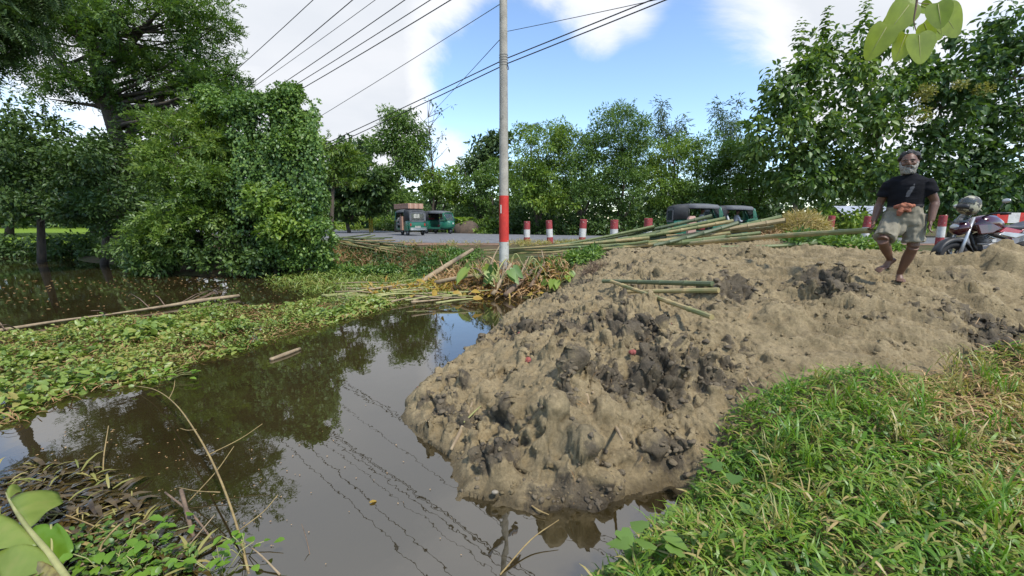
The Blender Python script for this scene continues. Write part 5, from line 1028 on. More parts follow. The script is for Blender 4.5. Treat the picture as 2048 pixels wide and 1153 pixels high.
# ------------------------------------------------------------------ utility pole and its cables
MAT['concrete'] = M('pole_concrete', (.40, .37, .31), (.31, .285, .24), .9, 4, bump=.25, bscale=40, stretch=(1, 1, .3))
MAT['whitewash'] = M('whitewash', (.52, .52, .47), (.40, .40, .36), .85, 6, bump=.2)
MAT['red_paint'] = M('red_paint', (.56, .035, .022), (.46, .030, .022), .55, 8)
MAT['red_worn'] = M('worn_red_paint', (.34, .045, .048), (.25, .042, .045), .75, 14, bump=.3)
MAT['white_paint'] = M('white_paint', (.62, .61, .58), (.46, .45, .42), .75, 12, bump=.3)
MAT['steel'] = M('galvanised_steel', (.30, .30, .31), (.2, .2, .21), .5, 12, metal=.7)
MAT['porcelain'] = M('porcelain', (.12, .06, .04), (.09, .05, .04), .25, 12)
MAT['cable'] = M('cable', (.022, .022, .025), (.03, .03, .034), .6, 8)
def chip(name, c, under, thr=.62, scale=14, rough=.65):
    m = M(name, c, tuple(x * .72 for x in c), rough, 5, bump=.35, bscale=30); t = m.node_tree; L = t.links.new; b = t.nodes['Principled BSDF']; old = b.inputs['Base Color'].links[0].from_socket
    tc = nd(t, 'ShaderNodeTexCoord'); n = nd(t, 'ShaderNodeTexNoise'); n.inputs['Scale'].default_value = scale; n.inputs['Detail'].default_value = 9; n.inputs['Roughness'].default_value = .7; L(tc.outputs['Object'], n.inputs['Vector'])
    mr = nd(t, 'ShaderNodeMapRange'); L(n.outputs[0], mr.inputs[0]); mr.inputs[1].default_value = thr; mr.inputs[2].default_value = thr + .03
    x = nd(t, 'ShaderNodeMix', data_type='RGBA'); L(mr.outputs[0], x.inputs[0]); L(old, x.inputs[6]); x.inputs[7].default_value = (*under, 1); L(x.outputs[2], b.inputs['Base Color']); return m
MAT['red_paint'] = chip('chipped_red_paint', (.56, .035, .022), (.40, .36, .30), .64, 7)
MAT['red_worn'] = chip('worn_red_paint', (.33, .045, .048), (.36, .30, .27), .60, 16); MAT['white_paint'] = chip('chipped_white_paint', (.60, .59, .56), (.30, .27, .23), .61, 15); MAT['whitewash'] = chip('stained_whitewash', (.50, .50, .45), (.30, .29, .22), .58, 8)
MAT['concrete'] = chip('stained_concrete', (.40, .37, .31), (.25, .235, .19), .60, 4, .9)
PX, PY = -.215, 11.5
PZ = .52
def pole():
    e = empty('utility_pole', (PX, PY, PZ), label='tall concrete utility pole with a red band near its foot', cat='utility pole')
    H = 10.3 - PZ
    def r(z): return .132 - .052 * z / H
    zr0, zr1 = at(1008, 484, PY).z - PZ, at(1008, 392, PY).z - PZ
    MB().tube([(0, 0, z) for z in np.linspace(zr1, H, 9)], [r(z) for z in np.linspace(zr1, H, 9)], 20).build('shaft', MAT['concrete'], e, auto=True)
    MB().tube([(0, 0, -.3), (0, 0, zr0)], [r(0) + .004, r(zr0) + .002], 20).build('whitewashed_foot', MAT['whitewash'], e, auto=True)
    MB().tube([(0, 0, zr0), (0, 0, zr1)], [r(zr0) + .004, r(zr1) + .004], 20).build('red_band', MAT['red_paint'], e, auto=True)
    MB().box((-.075, -.112, zr1 - .35), (.03, .012, .22)).build('label_patch', MAT['whitewash'], e, smooth=False)
    d = Vector((-25.8, 18.5, 0)).normalized(); q = Vector((d.y, -d.x, 0))
    Mx = Matrix.Rotation(math.atan2(q.y, q.x), 3, 'Z')
    for z, l in ((10.0, .95), (9.05, .95), (7.72, .7)):
        MB().box(q * .0 + Vector((0, 0, z - PZ - .06)) + d * .13, (l * 2, .09, .09), Mx).build('crossarm', MAT['steel'], e, smooth=False)
        for s in (-1, 1): MB().loft([(q * s * (l - .1) + d * .13 + Vector((0, 0, z - PZ - .02 + k)), rr, rr) for k, rr in ((0, .03), (.03, .06), (.06, .035), (.09, .055), (.12, .03), (.15, .025))], 10).build('insulator', MAT['porcelain'], e)
    for z in (5.95, 5.82): MB().tube([(0, 0, z - PZ), q * .16 + Vector((0, 0, z - PZ))], .012, 6).build('cable_bracket', MAT['steel'], e)
    for k in range(5): MB().wheelring((0, 0, 0), .112, .004, 20, 5).build('tie_wire', MAT['steel'], e).matrix_local = Matrix.Translation((0, 0, 5.75 - PZ + k * .06)) @ Matrix.Rotation(R(90), 4, 'X')
    def wire(lb, a, b, rad, over=1.0, sag=.25, mat='cable'):
        a, b = Vector(a), Vector(b); c = a + (a - b) * over
        def seg(p, q_, n): return [p.lerp(q_, t) - Vector((0, 0, sag * 4 * t * (1 - t))) for t in np.linspace(0, 1, n)]
        P = seg(b, a, 14) + (seg(a, c, 14)[1:] if over > 0 else []); o = MB().tube([p - a for p in P], rad, 5).build('power_cable', MAT[mat], None, label=lb, cat='cable', group='overhead cables'); o.location = a
    p = Vector((PX, PY, 0))
    for lb, z, s, ye, rad in [('uppermost overhead cable, left of all the others', 10.12, -.85, 296, .013), ('thin cable just below the uppermost one', 10.12, .85, 318, .010), ('upper cable of the close pair crossing the cloud', 9.17, -.85, 331, .014), ('lower cable of the close pair crossing the cloud', 9.17, .45, 340, .014), ('middle overhead cable below the close pair', 8.3, .0, 341, .013), ('overhead cable next above the one reaching the pole in view', 7.55, -.55, 345, .014)]:
        wire(lb, p + q * s + Vector((0, 0, z)) + d * .13, at(287, ye, 30), rad)
    wire('long sagging cable from the pole across the blue sky to the left', p + Vector((0, 0, 7.2)) + d * .11, at(300, 425, 34), .009, over=0)
    wire('upper of two cables tied to the pole midway, running right', p + q * .16 + Vector((0, 0, 5.97)), at(287, 437, 30), .014)
    wire('lower of two cables tied to the pole midway, running right', p + q * .16 + Vector((0, 0, 5.84)), at(287, 446, 30), .014)
    wire('thin service cable from the pole down to the trees behind the road', p + Vector((-.1, 0, 6.35)), at(800, 290, 45), .009, over=0, sag=.1)
    wire('thin service cable leaving the pole to the upper right', p + Vector((.1, 0, 6.55)), p + Vector((.1, 0, 6.55)) + (at(1275, 0, 9.0) - p - Vector((.1, 0, 6.55))) * 4, .007, over=0, sag=.1)
    MB().tube(spline([p + q * .16 + Vector((0, 0, 5.84)), p + q * .12 + Vector((.06, 0, 5.70)), p + Vector((.09, -.05, 5.66)), p + Vector((.1, -.05, 5.8))], 5), .010, 5).build('drip_loop', MAT['cable'], e, world=True)
pole()

# ------------------------------------------------------------------ roadside bollards, rail, posts, shed
def bollards():
    for i, (px, top, w, Y, tilt, lb) in enumerate([(1054, 443, 12.5, 19.6, 0, 'red and white bollard nearest the utility pole'), (1101, 441, 12.5, 19.3, -4, 'leaning red and white bollard, second from the pole'), (1165, 439, 13.5, 19.0, 2.5, 'red and white bollard, third from the pole, behind the bamboo tips'), (1229, 440, 15, 18.6, 0, 'red and white bollard, fourth from the pole'), (1297, 437, 16, 18.2, 0, 'red and white bollard just left of the parked auto rickshaws'),
                                             (1662, 432, 12, 18.3, 2, 'red and white bollard just right of the grass heap'), (1733, 433, 14, 18.1, 5, 'tilted red and white bollard close behind the walking man'), (1887, 431, 13, 18.0, 0, 'red and white bollard showing behind the front of the motorcycle')]):
        t = at(px, top, Y); r = w / 2 * Y / FPX; zb = max(.80, gz(t.x, t.y)) - .02; h = t.z - zb
        e = empty('bollard', (t.x, t.y, zb), label=lb, cat='bollard', group='red and white bollards along the near road edge'); e.rotation_euler = (0, R(tilt), 0)
        n = 14
        for z0, z1, mt, nm in ((-.15, h * .28, 'red_worn', 'red_base'), (h * .28, h * .63, 'white_paint', 'white_band'), (h * .63, h, 'red_worn', 'red_top')):
            k = .0025 if nm == 'white_band' else 0
            MB().tube([(0, 0, z0), (0, 0, z1 - (.012 if nm == 'red_top' else 0))] + ([(0, 0, z1)] if nm == 'red_top' else []), [r + k, r + k] + ([r - .015] if nm == 'red_top' else []), n).build(nm, MAT[mt], e, auto=True)
    MAT['pinkstone'] = M('faded_pink_paint', (.50, .30, .24), (.40, .25, .2), .85, 20, bump=.3)
    t = at(1384, 433, 17.6); zb = .82; e = empty('marker_stone', (t.x, t.y, zb), label='faded pink marker stone in front of the first parked auto rickshaw', cat='marker stone'); h = t.z - zb
    MB().box((0, 0, h * .45), (.33, .2, h * .9)).build('block', MAT['pinkstone'], e, smooth=False, bevel=.02); MB().box((0, 0, h * .955), (.33, .2, h * .1), taper=(.6, .6)).build('cap', MAT['pinkstone'], e, smooth=False)
    # striped parapet rail at the right
    Y = 18.0; a, b = at(1990, 426, Y), at(2130, 424, Y); e = empty('striped_rail', (a.x, Y, .9), label='red and white striped concrete rail behind the motorcycle', cat='railing'); n = 6; st = (b.x - a.x) / n; hh = 20 * Y / FPX
    for k in range(n): MB().box((st * (k + .5), 0, a.z - .9 - hh / 2), (st - .004, .18 + (.004 if k % 2 else 0), hh)).build('red_panel' if k % 2 == 0 else 'white_panel', MAT['red_paint' if k % 2 == 0 else 'white_paint'], e, smooth=False)
    for k in (0.3, 3, 5.7): MB().box((st * k, .05, (a.z - .9 - hh) / 2 - .1), (.16, .16, a.z - .9 - hh + .2)).build('post', MAT['white_paint'], e, smooth=False)
    MAT['yellow'] = M('yellow_paint', (.50, .38, .03), (.38, .29, .04), .7, 10)
    for px, lb in ((737.5, 'left of two slim yellow marker posts on the far verge'), (742, 'right of two slim yellow marker posts on the far verge')):
        Y = 37.5; t = at(px, 412, Y); z = .85; e = empty('marker_post', (t.x, Y, z), label=lb, cat='post', group='yellow marker posts'); h = t.z - z
        MB().box((0, 0, h * .33), (.14, .05, h * .66)).build('yellow_part', MAT['yellow'], e, smooth=False); MB().box((0, 0, h * .83), (.135, .045, h * .34)).build('pale_top', MAT['whitewash'], e, smooth=False)
    # tin-roofed shed under the big-leaved trees
    MAT['tin'] = M('tin_roof', (.42, .45, .50), (.33, .35, .39), .45, 3, metal=.2); MAT['darkwall'] = M('dark_boards', (.035, .032, .03), (.055, .05, .045), .9, 5)
    Y = 36; a = at(1686, 436, Y); b = at(1790, 436, Y); w = b.x - a.x; e = empty('tin_shed', (a.x + w / 2, Y, .85), label='low shed with a pale tin roof under the big-leaved trees', cat='shed')
    MB().box((0, 1.2, (a.z - .85) / 2), (w * .9, 2.2, a.z - .85)).build('wall', MAT['darkwall'], e, smooth=False)
    nS = 9
    for k in range(nS):
        x0 = -w / 2 + w * k / nS; z = a.z - .85; MB().add([(x0, -.4, z), (x0 + w / nS * .97, -.4, z), (x0 + w / nS * .97, 1.2, z + 1.0), (x0, 1.2, z + 1.0)], [(0, 1, 2, 3)]).build('roof_sheet', MAT['tin'], e, smooth=False, solid=.02)
    MB().box((0, 2.0, a.z - .85 + .5), (w, 1.6, .03), Matrix.Rotation(R(-32), 3, 'X')).build('rear_roof', MAT['tin'], e, smooth=False)
    # earth heap and small banana plants behind the far auto rickshaw
    c = at(935, 460, 37); mb = MB(); mb.ball((0, 0, 0), (1.25, .9, .95), 16, 10); mb.v = [tuple(Vector(v) * (1 + .12 * math.sin(7 * v[0]) * math.cos(6 * v[2]))) for v in mb.v]; o = mb.build('earth_heap', M('brown_heap', (.12, .085, .06), (.07, .055, .04), .95, 4, bump=.9), None, label='brown earth heap behind the far auto rickshaw', cat='heap'); o.location = (c.x, 37, .95)
    g = np.random.default_rng(3)
    for lb, px in (('small banana plant between the far auto rickshaw and the earth heap', 897), ('small banana plant over the earth heap', 925)):
        Y = 37.8; c = at(px, 460, Y); e = empty('banana_plant', (c.x, Y, .9), label=lb, cat='plant', group='banana plants across the road'); MB().tube([(0, 0, 0), (0, 0, 1.0)], [.12, .08], 8).build('stem', MAT['stalk_g'], e)
        for k in range(7):
            a = k * .9 + px; D = np.array([[math.cos(a), math.sin(a), .5]]); leaf_obj('leaf', [leaf_arrays([(c.x, Y, 1.9)], D, np.array([[0, 0, 1.]]), g.uniform(.9, 1.4), .32, 'ovate')], MAT['l_light'], e)
bollards()

# ------------------------------------------------------------------ bamboo
MAT['bam_g'] = M('green_bamboo', (.125, .160, .058), (.185, .205, .080), .45, 3, lo=.3, hi=.7)
MAT['bam_y'] = M('yellowing_bamboo', (.175, .190, .070), (.360, .270, .120), .5, 2.2, lo=.42, hi=.6)
MAT['bam_d'] = M('dark_bamboo', (.070, .095, .045), (.115, .135, .062), .5, 3)
MAT['bam_t'] = M('tan_bamboo', (.33, .25, .125), (.24, .185, .09), .55, 4)
def bamboo(label, A, B, r0, r1, mat, sag=0., group=None, bow=0.):
    A, B = Vector(A), Vector(B); L = (B - A).length; nn = max(3, int(L / .42)); P = []; rr = []
    def pt(t): return A.lerp(B, t) - A + Vector((0, 0, -sag * 4 * t * (1 - t))) + Vector((bow * math.sin(math.pi * t), 0, 0))
    for i in range(nn):
        t0, t1 = i / nn, (i + 1) / nn
        for t, k in ((t0 + .004, 1.2), (t0 + .02 / max(L / nn, .1) * (1 / nn), 1.0), ((t0 + t1) / 2, .97), (t1 - .012, 1.0)):
            P.append(pt(min(max(t, 0), 1))); rr.append((r0 * (1 - t) + r1 * t) * k)
    mb = MB(); mb.tube(P, rr, 8); o = mb.build('bamboo_pole', MAT[mat], None, auto=True, label=label, cat='bamboo pole', group=group); o.location = A; return o
def bamboos():
    rd = random.Random(31); G = 'bamboo poles piled behind the sand'
    # butt end (right), tip (left): photo px, depth
    main = [((1426, 432, 11.6), (1140, 492, 12.9), .055, .022, 'bam_d', 'short-looking green bamboo pole whose butt end rises before the first auto rickshaw'),
            ((1453, 437, 11.2), (1130, 497, 12.8), .055, .022, 'bam_g', 'green bamboo pole whose butt ends just under the second auto rickshaw'),
            ((1469, 442, 11.0), (1090, 503, 12.6), .052, .022, 'bam_y', 'yellowing bamboo pole on top of the pile beside the steep one'),
            ((1477, 446, 10.7), (1305, 492, 10.7), .055, .045, 'bam_d', 'dark bamboo pole lying steeply across the front of the pile'),
            ((1565, 434, 11.0), (1300, 486, 12.2), .060, .035, 'bam_g', 'green bamboo pole reaching right into the grass heap'),
            ((1572, 441, 10.9), (1200, 492, 12.4), .068, .024, 'bam_t', 'thick tan bamboo pole just below the one reaching the grass heap'),
            ((1463, 466, 10.6), (1080, 506, 12.4), .048, .022, 'bam_y', 'bamboo pole in the middle of the pile with a squared yellow end'),
            ((1523, 466, 10.7), (1150, 500, 12.3), .046, .022, 'bam_g', 'slender green bamboo pole with a frayed end left of the grass heap'),
            ((1453, 476, 10.2), (1250, 492, 11.4), .075, .045, 'bam_g', 'fattest bamboo pole with a pale open cut end at the front'),
            ((1513, 477, 10.4), (1100, 509, 12.0), .040, .02, 'bam_t', 'thin tan bamboo pole beside the fat cut end'),
            ((1634, 487, 9.6), (1440, 494, 10.0), .045, .03, 'bam_g', 'green bamboo pole lying low along the sand under the dragged one'),
            ((1549, 455, 11.2), (1330, 472, 12.0), .05, .03, 'bam_y', 'broken tan bamboo pole half buried by the brown heap')]
    for A, B, r0, r1, mt, lb in main: bamboo(lb, at(*A), at(*B), r0, r1, mt, sag=.03, group=G)
    for i in range(24):   # the thin tops fanned out to the left, one much like another
        y0 = rd.uniform(452, 488); x0 = rd.uniform(1290, 1470); x1 = rd.uniform(955, 1130); y1 = 498 + (1130 - x1) * .03 + rd.uniform(-4, 9); Y0 = 12.0 - (y0 - 452) * .03 + rd.uniform(-.2, .2)
        bamboo('thin green bamboo pole inside the pile fanned out towards the utility pole', at(x0, y0, Y0), at(x1, y1, 12.6 + rd.uniform(0, .6)), rd.uniform(.036, .05), .016, rd.choice(['bam_g', 'bam_g', 'bam_d', 'bam_y']), sag=rd.uniform(.03, .12), group=G)
    bamboo('single green bamboo pole lying down the bank right of the utility pole', at(1098, 522, 11.4), at(1182, 545, 10.0), .028, .034, 'bam_g'); bamboo('dark pole end showing below the pile left of the sand', at(1180, 510, 11.2), at(1050, 515, 11.8), .03, .02, 'bam_d', group=G)
    # three poles on the sand
    def surf(px, py, z, up):
        for i in range(6): p = atz(px, py, z); z = .5 * z + .5 * (gz(p.x, p.y) + up)
        return atz(px, py, z)
    for lb, A, B, r0, r1, mt, up in [('short green bamboo pole lying level on the sand, upper of the pair', (1206, 573, .75), (1428, 580, .95), .034, .036, 'bam_d', .07), ('tan and green bamboo pole lying just below the short level one on the sand', (1252, 584, .75), (1440, 581, .95), .026, .036, 'bam_y', .07), ('bamboo pole with a frayed end slanting down the sand towards the camera', (1222, 580, .75), (1426, 657, .7), .03, .03, 'bam_y', .10)]:
        a, b = surf(*A, up), surf(*B, up); mx = max(gz(*(a.lerp(b, t)).xy) - a.lerp(b, t).z for t in np.linspace(.05, .95, 24)); sh = max(0, mx + .0); a.z += sh; b.z += sh * .8; bamboo(lb, a, b, r0, r1, mt)
    # the second pile on the bank left of the pole
    S = 1 / 5.39
    for k, (a, b, c, d_) in enumerate([(110, 190, 790, 190), (150, 195, 550, 150), (200, 230, 600, 165), (170, 220, 820, 220), (200, 225, 1090, 345), (380, 215, 1000, 295), (300, 235, 1040, 370), (250, 240, 850, 370), (400, 300, 610, 360), (330, 215, 900, 260), (420, 260, 850, 300), (350, 280, 640, 260), (130, 205, 760, 250), (160, 185, 700, 205), (480, 230, 1010, 330), (300, 250, 800, 330), (240, 215, 650, 290), (520, 240, 940, 290), (180, 240, 560, 310), (440, 210, 800, 275)]):
        A = at(640 + a * S, 440 + b * S, 18.6 - (b - 150) * .004); B = at(640 + c * S, 440 + d_ * S, 18.4 - (d_ - 150) * .009)
        bamboo('thin dark bamboo pole in the pile on the bank left of the utility pole', A, B, .036, .026, ['bam_d', 'bam_d', 'bam_g', 'bam_t'][k % 4] if k not in (4, 6, 7) else 'bam_y', sag=.03, group='bamboo poles on the left bank')
    # heap of cut grass
    g = np.random.default_rng(33); c = at(1603, 452, 11.6); e = empty('grass_heap', (c.x, 11.6, 1.3), label='rounded heap of cut yellow green grass at the end of the bamboo pile', cat='grass heap')
    n = 5200; u = unit(g, n); u[:, 2] = np.abs(u[:, 2]) * 1.0 - .15; Pp = np.array([c.x, 11.6, 1.42]) + u * np.array([.66, .5, .66]) * (.86 + .2 * g.random((n, 1))); D = u * .6 + g.normal(size=(n, 3)) * .7; D[:, 2] -= .3
    leaf_obj('grass', [leaf_arrays(Pp, D, u + g.normal(size=(n, 3)) * .3, .26 * g.uniform(.6, 1.4, n), .016, 'lance')], MAT['l_heap'], e, kind='stuff'); MB().ball((0, 0, .12), (.6, .46, .62), 14, 9).build('core', MAT['straw'], e)
    n = 1400; u = unit(g, n); u[:, 2] = np.abs(u[:, 2]); Pp = at(1535, 470, 11.3); Pp = np.array([Pp.x, 11.3, 1.25]) + u * np.array([.55, .4, .28]); leaf_obj('dry_brush_heap', [leaf_arrays(Pp, u * .3 + g.normal(size=(n, 3)), u, .22, .014, 'lance')], MAT['l_brown'], label='low heap of brown brush left of the grass heap', cat='brush heap')
bamboos()
# ------------------------------------------------------------------ auto rickshaws
MAT['cng'] = M('green_bodywork', (.012, .125, .072), (.010, .100, .060), .35, 2.5, coat=.3)
MAT['hood'] = M('grey_hood_canvas', (.075, .080, .088), (.115, .122, .13), .7, 4, bump=.3, bscale=6)
MAT['hood2'] = M('dark_hood_canvas', (.022, .025, .028), (.035, .038, .042), .7, 4, bump=.3, bscale=6)
MAT['rubber'] = M('tyre_rubber', (.015, .015, .016), (.024, .024, .025), .85, 20, bump=.2)
MAT['rim'] = M('wheel_rim', (.35, .36, .36), (.25, .25, .26), .4, 12, metal=.6)
MAT['chrome'] = M('bumper_metal', (.55, .56, .57), (.42, .43, .44), .3, 9, metal=.5)
MAT['seatred'] = M('red_seat', (.22, .025, .03), (.16, .02, .025), .6, 9)
MAT['black'] = M('black_plastic', (.014, .014, .015), (.022, .022, .023), .5, 12)
MAT['lamp_r'] = M('tail_lamp', (.35, .02, .015), (.28, .02, .015), .2, 9)
MAT['lamp_w'] = M('headlamp_glass', (.6, .6, .58), (.5, .5, .48), .12, 9)
MAT['paper'] = M('window_sticker', (.45, .44, .38), (.25, .25, .22), .6, 9, lo=.45, hi=.55)
MAT['carton'] = M('carton', (.40, .235, .165), (.33, .19, .135), .85, 6)
MAT['tape'] = M('carton_tape', (.50, .36, .27), (.44, .31, .23), .6, 6)
def m_glass():
    m, t, b, L = newmat('vehicle_glass'); b.inputs['Base Color'].default_value = (.06, .075, .08, 1); b.inputs['Roughness'].default_value = .06; b.inputs['Alpha'].default_value = .55; b.inputs['Specular IOR Level'].default_value = .8
    n = nd(t, 'ShaderNodeTexNoise'); n.inputs['Scale'].default_value = 4; mr = nd(t, 'ShaderNodeMapRange'); L(n.outputs[0], mr.inputs[0]); mr.inputs[3].default_value = .03; mr.inputs[4].default_value = .14; L(mr.outputs[0], b.inputs['Roughness']); return m
MAT['glass'] = m_glass()
def rickshaw(label, loc, rz, hood='hood', sticker=False):
    e = empty('auto_rickshaw', loc, rz, label=label, cat='auto rickshaw', group='green auto rickshaws on the road')
    # body: rear tub, floor, front cowl
    mb = MB(); mb.loft([((x, 0, (z0 + z1) / 2), (0, w, 0), (0, 0, (z1 - z0) / 2)) for x, w, z0, z1 in ((-1.32, .54, .42, 1.0), (-1.28, .61, .36, 1.07), (-1.05, .655, .33, 1.09), (-.72, .655, .33, 1.09), (-.60, .64, .34, 1.0))], 24, power=6)
    mb.build('rear_body', MAT['cng'], e, auto=True)
    mb = MB(); mb.box((.1, 0, .345), (1.5, 1.22, .07)); mb.build('floor', MAT['black'], e, smooth=False)
    mb = MB(); mb.loft([((x, 0, (z0 + z1) / 2), (0, w, 0), (0, 0, (z1 - z0) / 2)) for x, w, z0, z1 in ((.50, .62, .34, 1.0), (.72, .61, .34, 1.03), (.95, .52, .36, 1.04), (1.15, .40, .42, 1.0), (1.28, .26, .50, .90), (1.32, .16, .56, .82))], 24, power=4.5); mb.build('front_cowl', MAT['cng'], e, auto=True)
    for s in (-1, 1):
        MB().prism([(-1.25, .34), (-.62, .34), (-.62, .5), (-.70, .62), (-.95, .70), (-1.2, .62)], s * .655, s * .69).build('rear_mudguard', MAT['cng'], e, smooth=False, bevel=.015)
        MB().box((-.05, s * .62, .44), (1.15, .05, .14)).build('sill', MAT['cng'], e, smooth=False, bevel=.015)
    # canvas hood
    def arch(w, zt, zb, k=10):
        P = [(-w, zb)]
        for i in range(k + 1):
            a = math.pi - math.pi * i / k; c, s_ = math.cos(a), math.sin(a); P.append((math.copysign(abs(c) ** .45, c) * w, zt - .20 + .20 * abs(s_) ** .6))
        return P + [(w, zb)]
    V = []; F = []; secs = [(-1.34, .58, 1.60, 1.02), (-1.28, .63, 1.70, 1.03), (-1.0, .66, 1.76, 1.05), (-.66, .665, 1.78, 1.05)]; n = len(arch(1, 1, 0))
    for x, w, zt, zb in secs: V += [(x, y, z) for y, z in arch(w, zt, zb)]
    for i in range(len(secs) - 1):
        for j in range(n - 1): F.append((i * n + j, i * n + j + 1, (i + 1) * n + j + 1, (i + 1) * n + j))
    MB().add(V, F).build('hood_rear', MAT['hood2'], e, solid=.02)
    V = []; F = []; secs = [(-.66, .665, 1.785, 1.56), (-.2, .66, 1.79, 1.56), (.3, .64, 1.775, 1.55), (.72, .60, 1.73, 1.53), (.80, .57, 1.66, 1.52)]
    for x, w, zt, zb in secs: V += [(x, y, z) for y, z in arch(w, zt, zb)]
    for i in range(len(secs) - 1):
        for j in range(n - 1): F.append((i * n + j, i * n + j + 1, (i + 1) * n + j + 1, (i + 1) * n + j))
    MB().add(V, F).build('hood_roof', MAT[hood], e, solid=.02)
    mb = MB(); P = arch(.60, 1.66, 1.48); mb.add([(-1.335, y, z) for y, z in P], [tuple(range(len(P)))]); mb.box((-1.335, -.53, 1.22), (.02, .14, .54)); mb.box((-1.335, .53, 1.22), (.02, .14, .54)); mb.box((-1.335, 0, .97), (.02, 1.2, .08)); mb.build('hood_back', MAT[hood], e, smooth=False)
    MB().box((-1.338, 0, 1.24), (.012, .93, .48)).build('rear_window', MAT['glass'], e, smooth=False)
    if sticker:
        MB().box((-1.348, .08, 1.31), (.006, .42, .26)).build('window_sticker', MAT['paper'], e, smooth=False)
        f = MB(); f.tube([(-1.353, .20, 1.40), (-1.353, .20, 1.24)], .006, 5); f.wheelring((0, 0, 0), .05, .008, 14, 5); f.v = [(x if abs(x + 1.353) < .02 else -1.353, y if abs(x + 1.353) < .02 else x + .04, z if abs(x + 1.353) < .02 else z + 1.32) for x, y, z in f.v]; f.build('sticker_mark', MAT['black'], e)
    # windscreen
    for s in (-1, 1): MB().prism([(.50, 1.0), (1.03, 1.02), (.80, 1.52), (.72, 1.52), (.78, 1.12), (.50, 1.06)], s * .56, s * .60).build('door_frame', MAT['cng'], e, smooth=False)
    for s in (-1, 1): MB().tube([(1.05, s * .47, 1.0), (.78, s * .57, 1.6)], .045, 8).build('windscreen_pillar', MAT['cng'], e); MB().tube([(-.62, s * .635, .95), (-.62, s * .64, 1.6)], .02, 8).build('door_post', MAT['black'], e)
    MB().tube([(.80, -.57, 1.58), (.80, .57, 1.58)], .05, 8).build('windscreen_header', MAT['cng'], e)
    MB().add([(1.045, -.46, 1.01), (1.045, .46, 1.01), (.80, .56, 1.57), (.80, -.56, 1.57)], [(0, 1, 2, 3)]).build('windscreen', MAT['glass'], e, smooth=False, solid=.01)
    MB().ball((1.27, 0, .78), (.07, .1, .1), 14, 8).build('headlight', MAT['lamp_w'], e)
    for s in (-1, 1):
        MB().box((-1.325, s * .52, .74), (.04, .09, .18)).build('tail_light', MAT['lamp_r'], e, smooth=False, bevel=.01); MB().tube([(.86, s * .58, 1.12), (.90, s * .72, 1.18)], .008, 5).build('mirror_arm', MAT['black'], e); MB().box((.9, s * .76, 1.2), (.02, .12, .09)).build('mirror', MAT['black'], e, smooth=False, bevel=.01)
    mb = MB(); mb.tube([(-1.36, -.62, .50), (-1.42, -.5, .50), (-1.43, 0, .50), (-1.42, .5, .50), (-1.36, .62, .50)], .028, 8); mb.tube([(-1.36, -.62, .40), (-1.42, -.5, .40), (-1.43, 0, .40), (-1.42, .5, .40), (-1.36, .62, .40)], .028, 8); mb.build('rear_bumper', MAT['chrome'], e)
    MB().box((-1.33, 0, .60), (.02, .42, .12)).build('number_plate', MAT['paper'], e, smooth=False)
    MB().box((-.85, 0, .66), (.5, 1.16, .16)).build('passenger_seat', MAT['seatred'], e, smooth=False, bevel=.04); MB().box((-1.1, 0, .98), (.14, 1.16, .5)).build('seat_back', MAT['seatred'], e, smooth=False, bevel=.04); MB().box((.12, 0, .62), (.32, .5, .16)).build('driver_seat', MAT['seatred'], e, smooth=False, bevel=.04)
    MB().tube([(.72, -.28, 1.06), (.80, 0, 1.02), (.72, .28, 1.06)], .016, 6).build('handlebar', MAT['black'], e)
    for x, y in ((-.92, -.56), (-.92, .56), (1.02, 0)):
        w = MB().wheelring((x, y, .23), .175, .058, 24, 8).build('tyre', MAT['rubber'], e); mb = MB(); mb.tube([(x, y - .03, .23), (x, y + .03, .23)], .13, 16); mb.tube([(x, y - .05, .23), (x, y + .05, .23)], .045, 12); mb.build('rim', MAT['rim'], w)
    MB().tube([(1.02, .10, .23), (1.0, .10, .5)], .025, 6).tube([(1.02, -.10, .23), (1.0, -.10, .5)], .025, 6).build('front_fork', MAT['black'], e)
    MB().prism([(.78, .40), (.84, .50), (1.0, .545), (1.16, .50), (1.24, .38), (1.2, .38), (1.12, .46), (1.0, .50), (.88, .46), (.82, .38)], -.09, .09).build('front_mudguard', MAT['cng'], e, smooth=False)
    return e
zr = ROADZ + .045
pA = at(818, 460, 30.0); A1 = rickshaw('loaded auto rickshaw seen from behind, cartons stacked on its roof', (pA.x, 30.0, zr), R(90 + 40), 'hood', True)
pB = at(880, 455, 34.0); A2 = rickshaw('auto rickshaw on the far road side with red seats, facing right', (pB.x, 34.0, zr), R(-30), 'hood')
pC = at(1396, 440, 20.9); A3 = rickshaw('nearer of two auto rickshaws behind the bamboo, facing right', (pC.x, 20.9, zr), R(-6), 'hood')
pD = at(1466, 440, 23.2); A4 = rickshaw('auto rickshaw half hidden behind another, right of it', (pD.x, 23.2, zr), R(-4), 'hood')
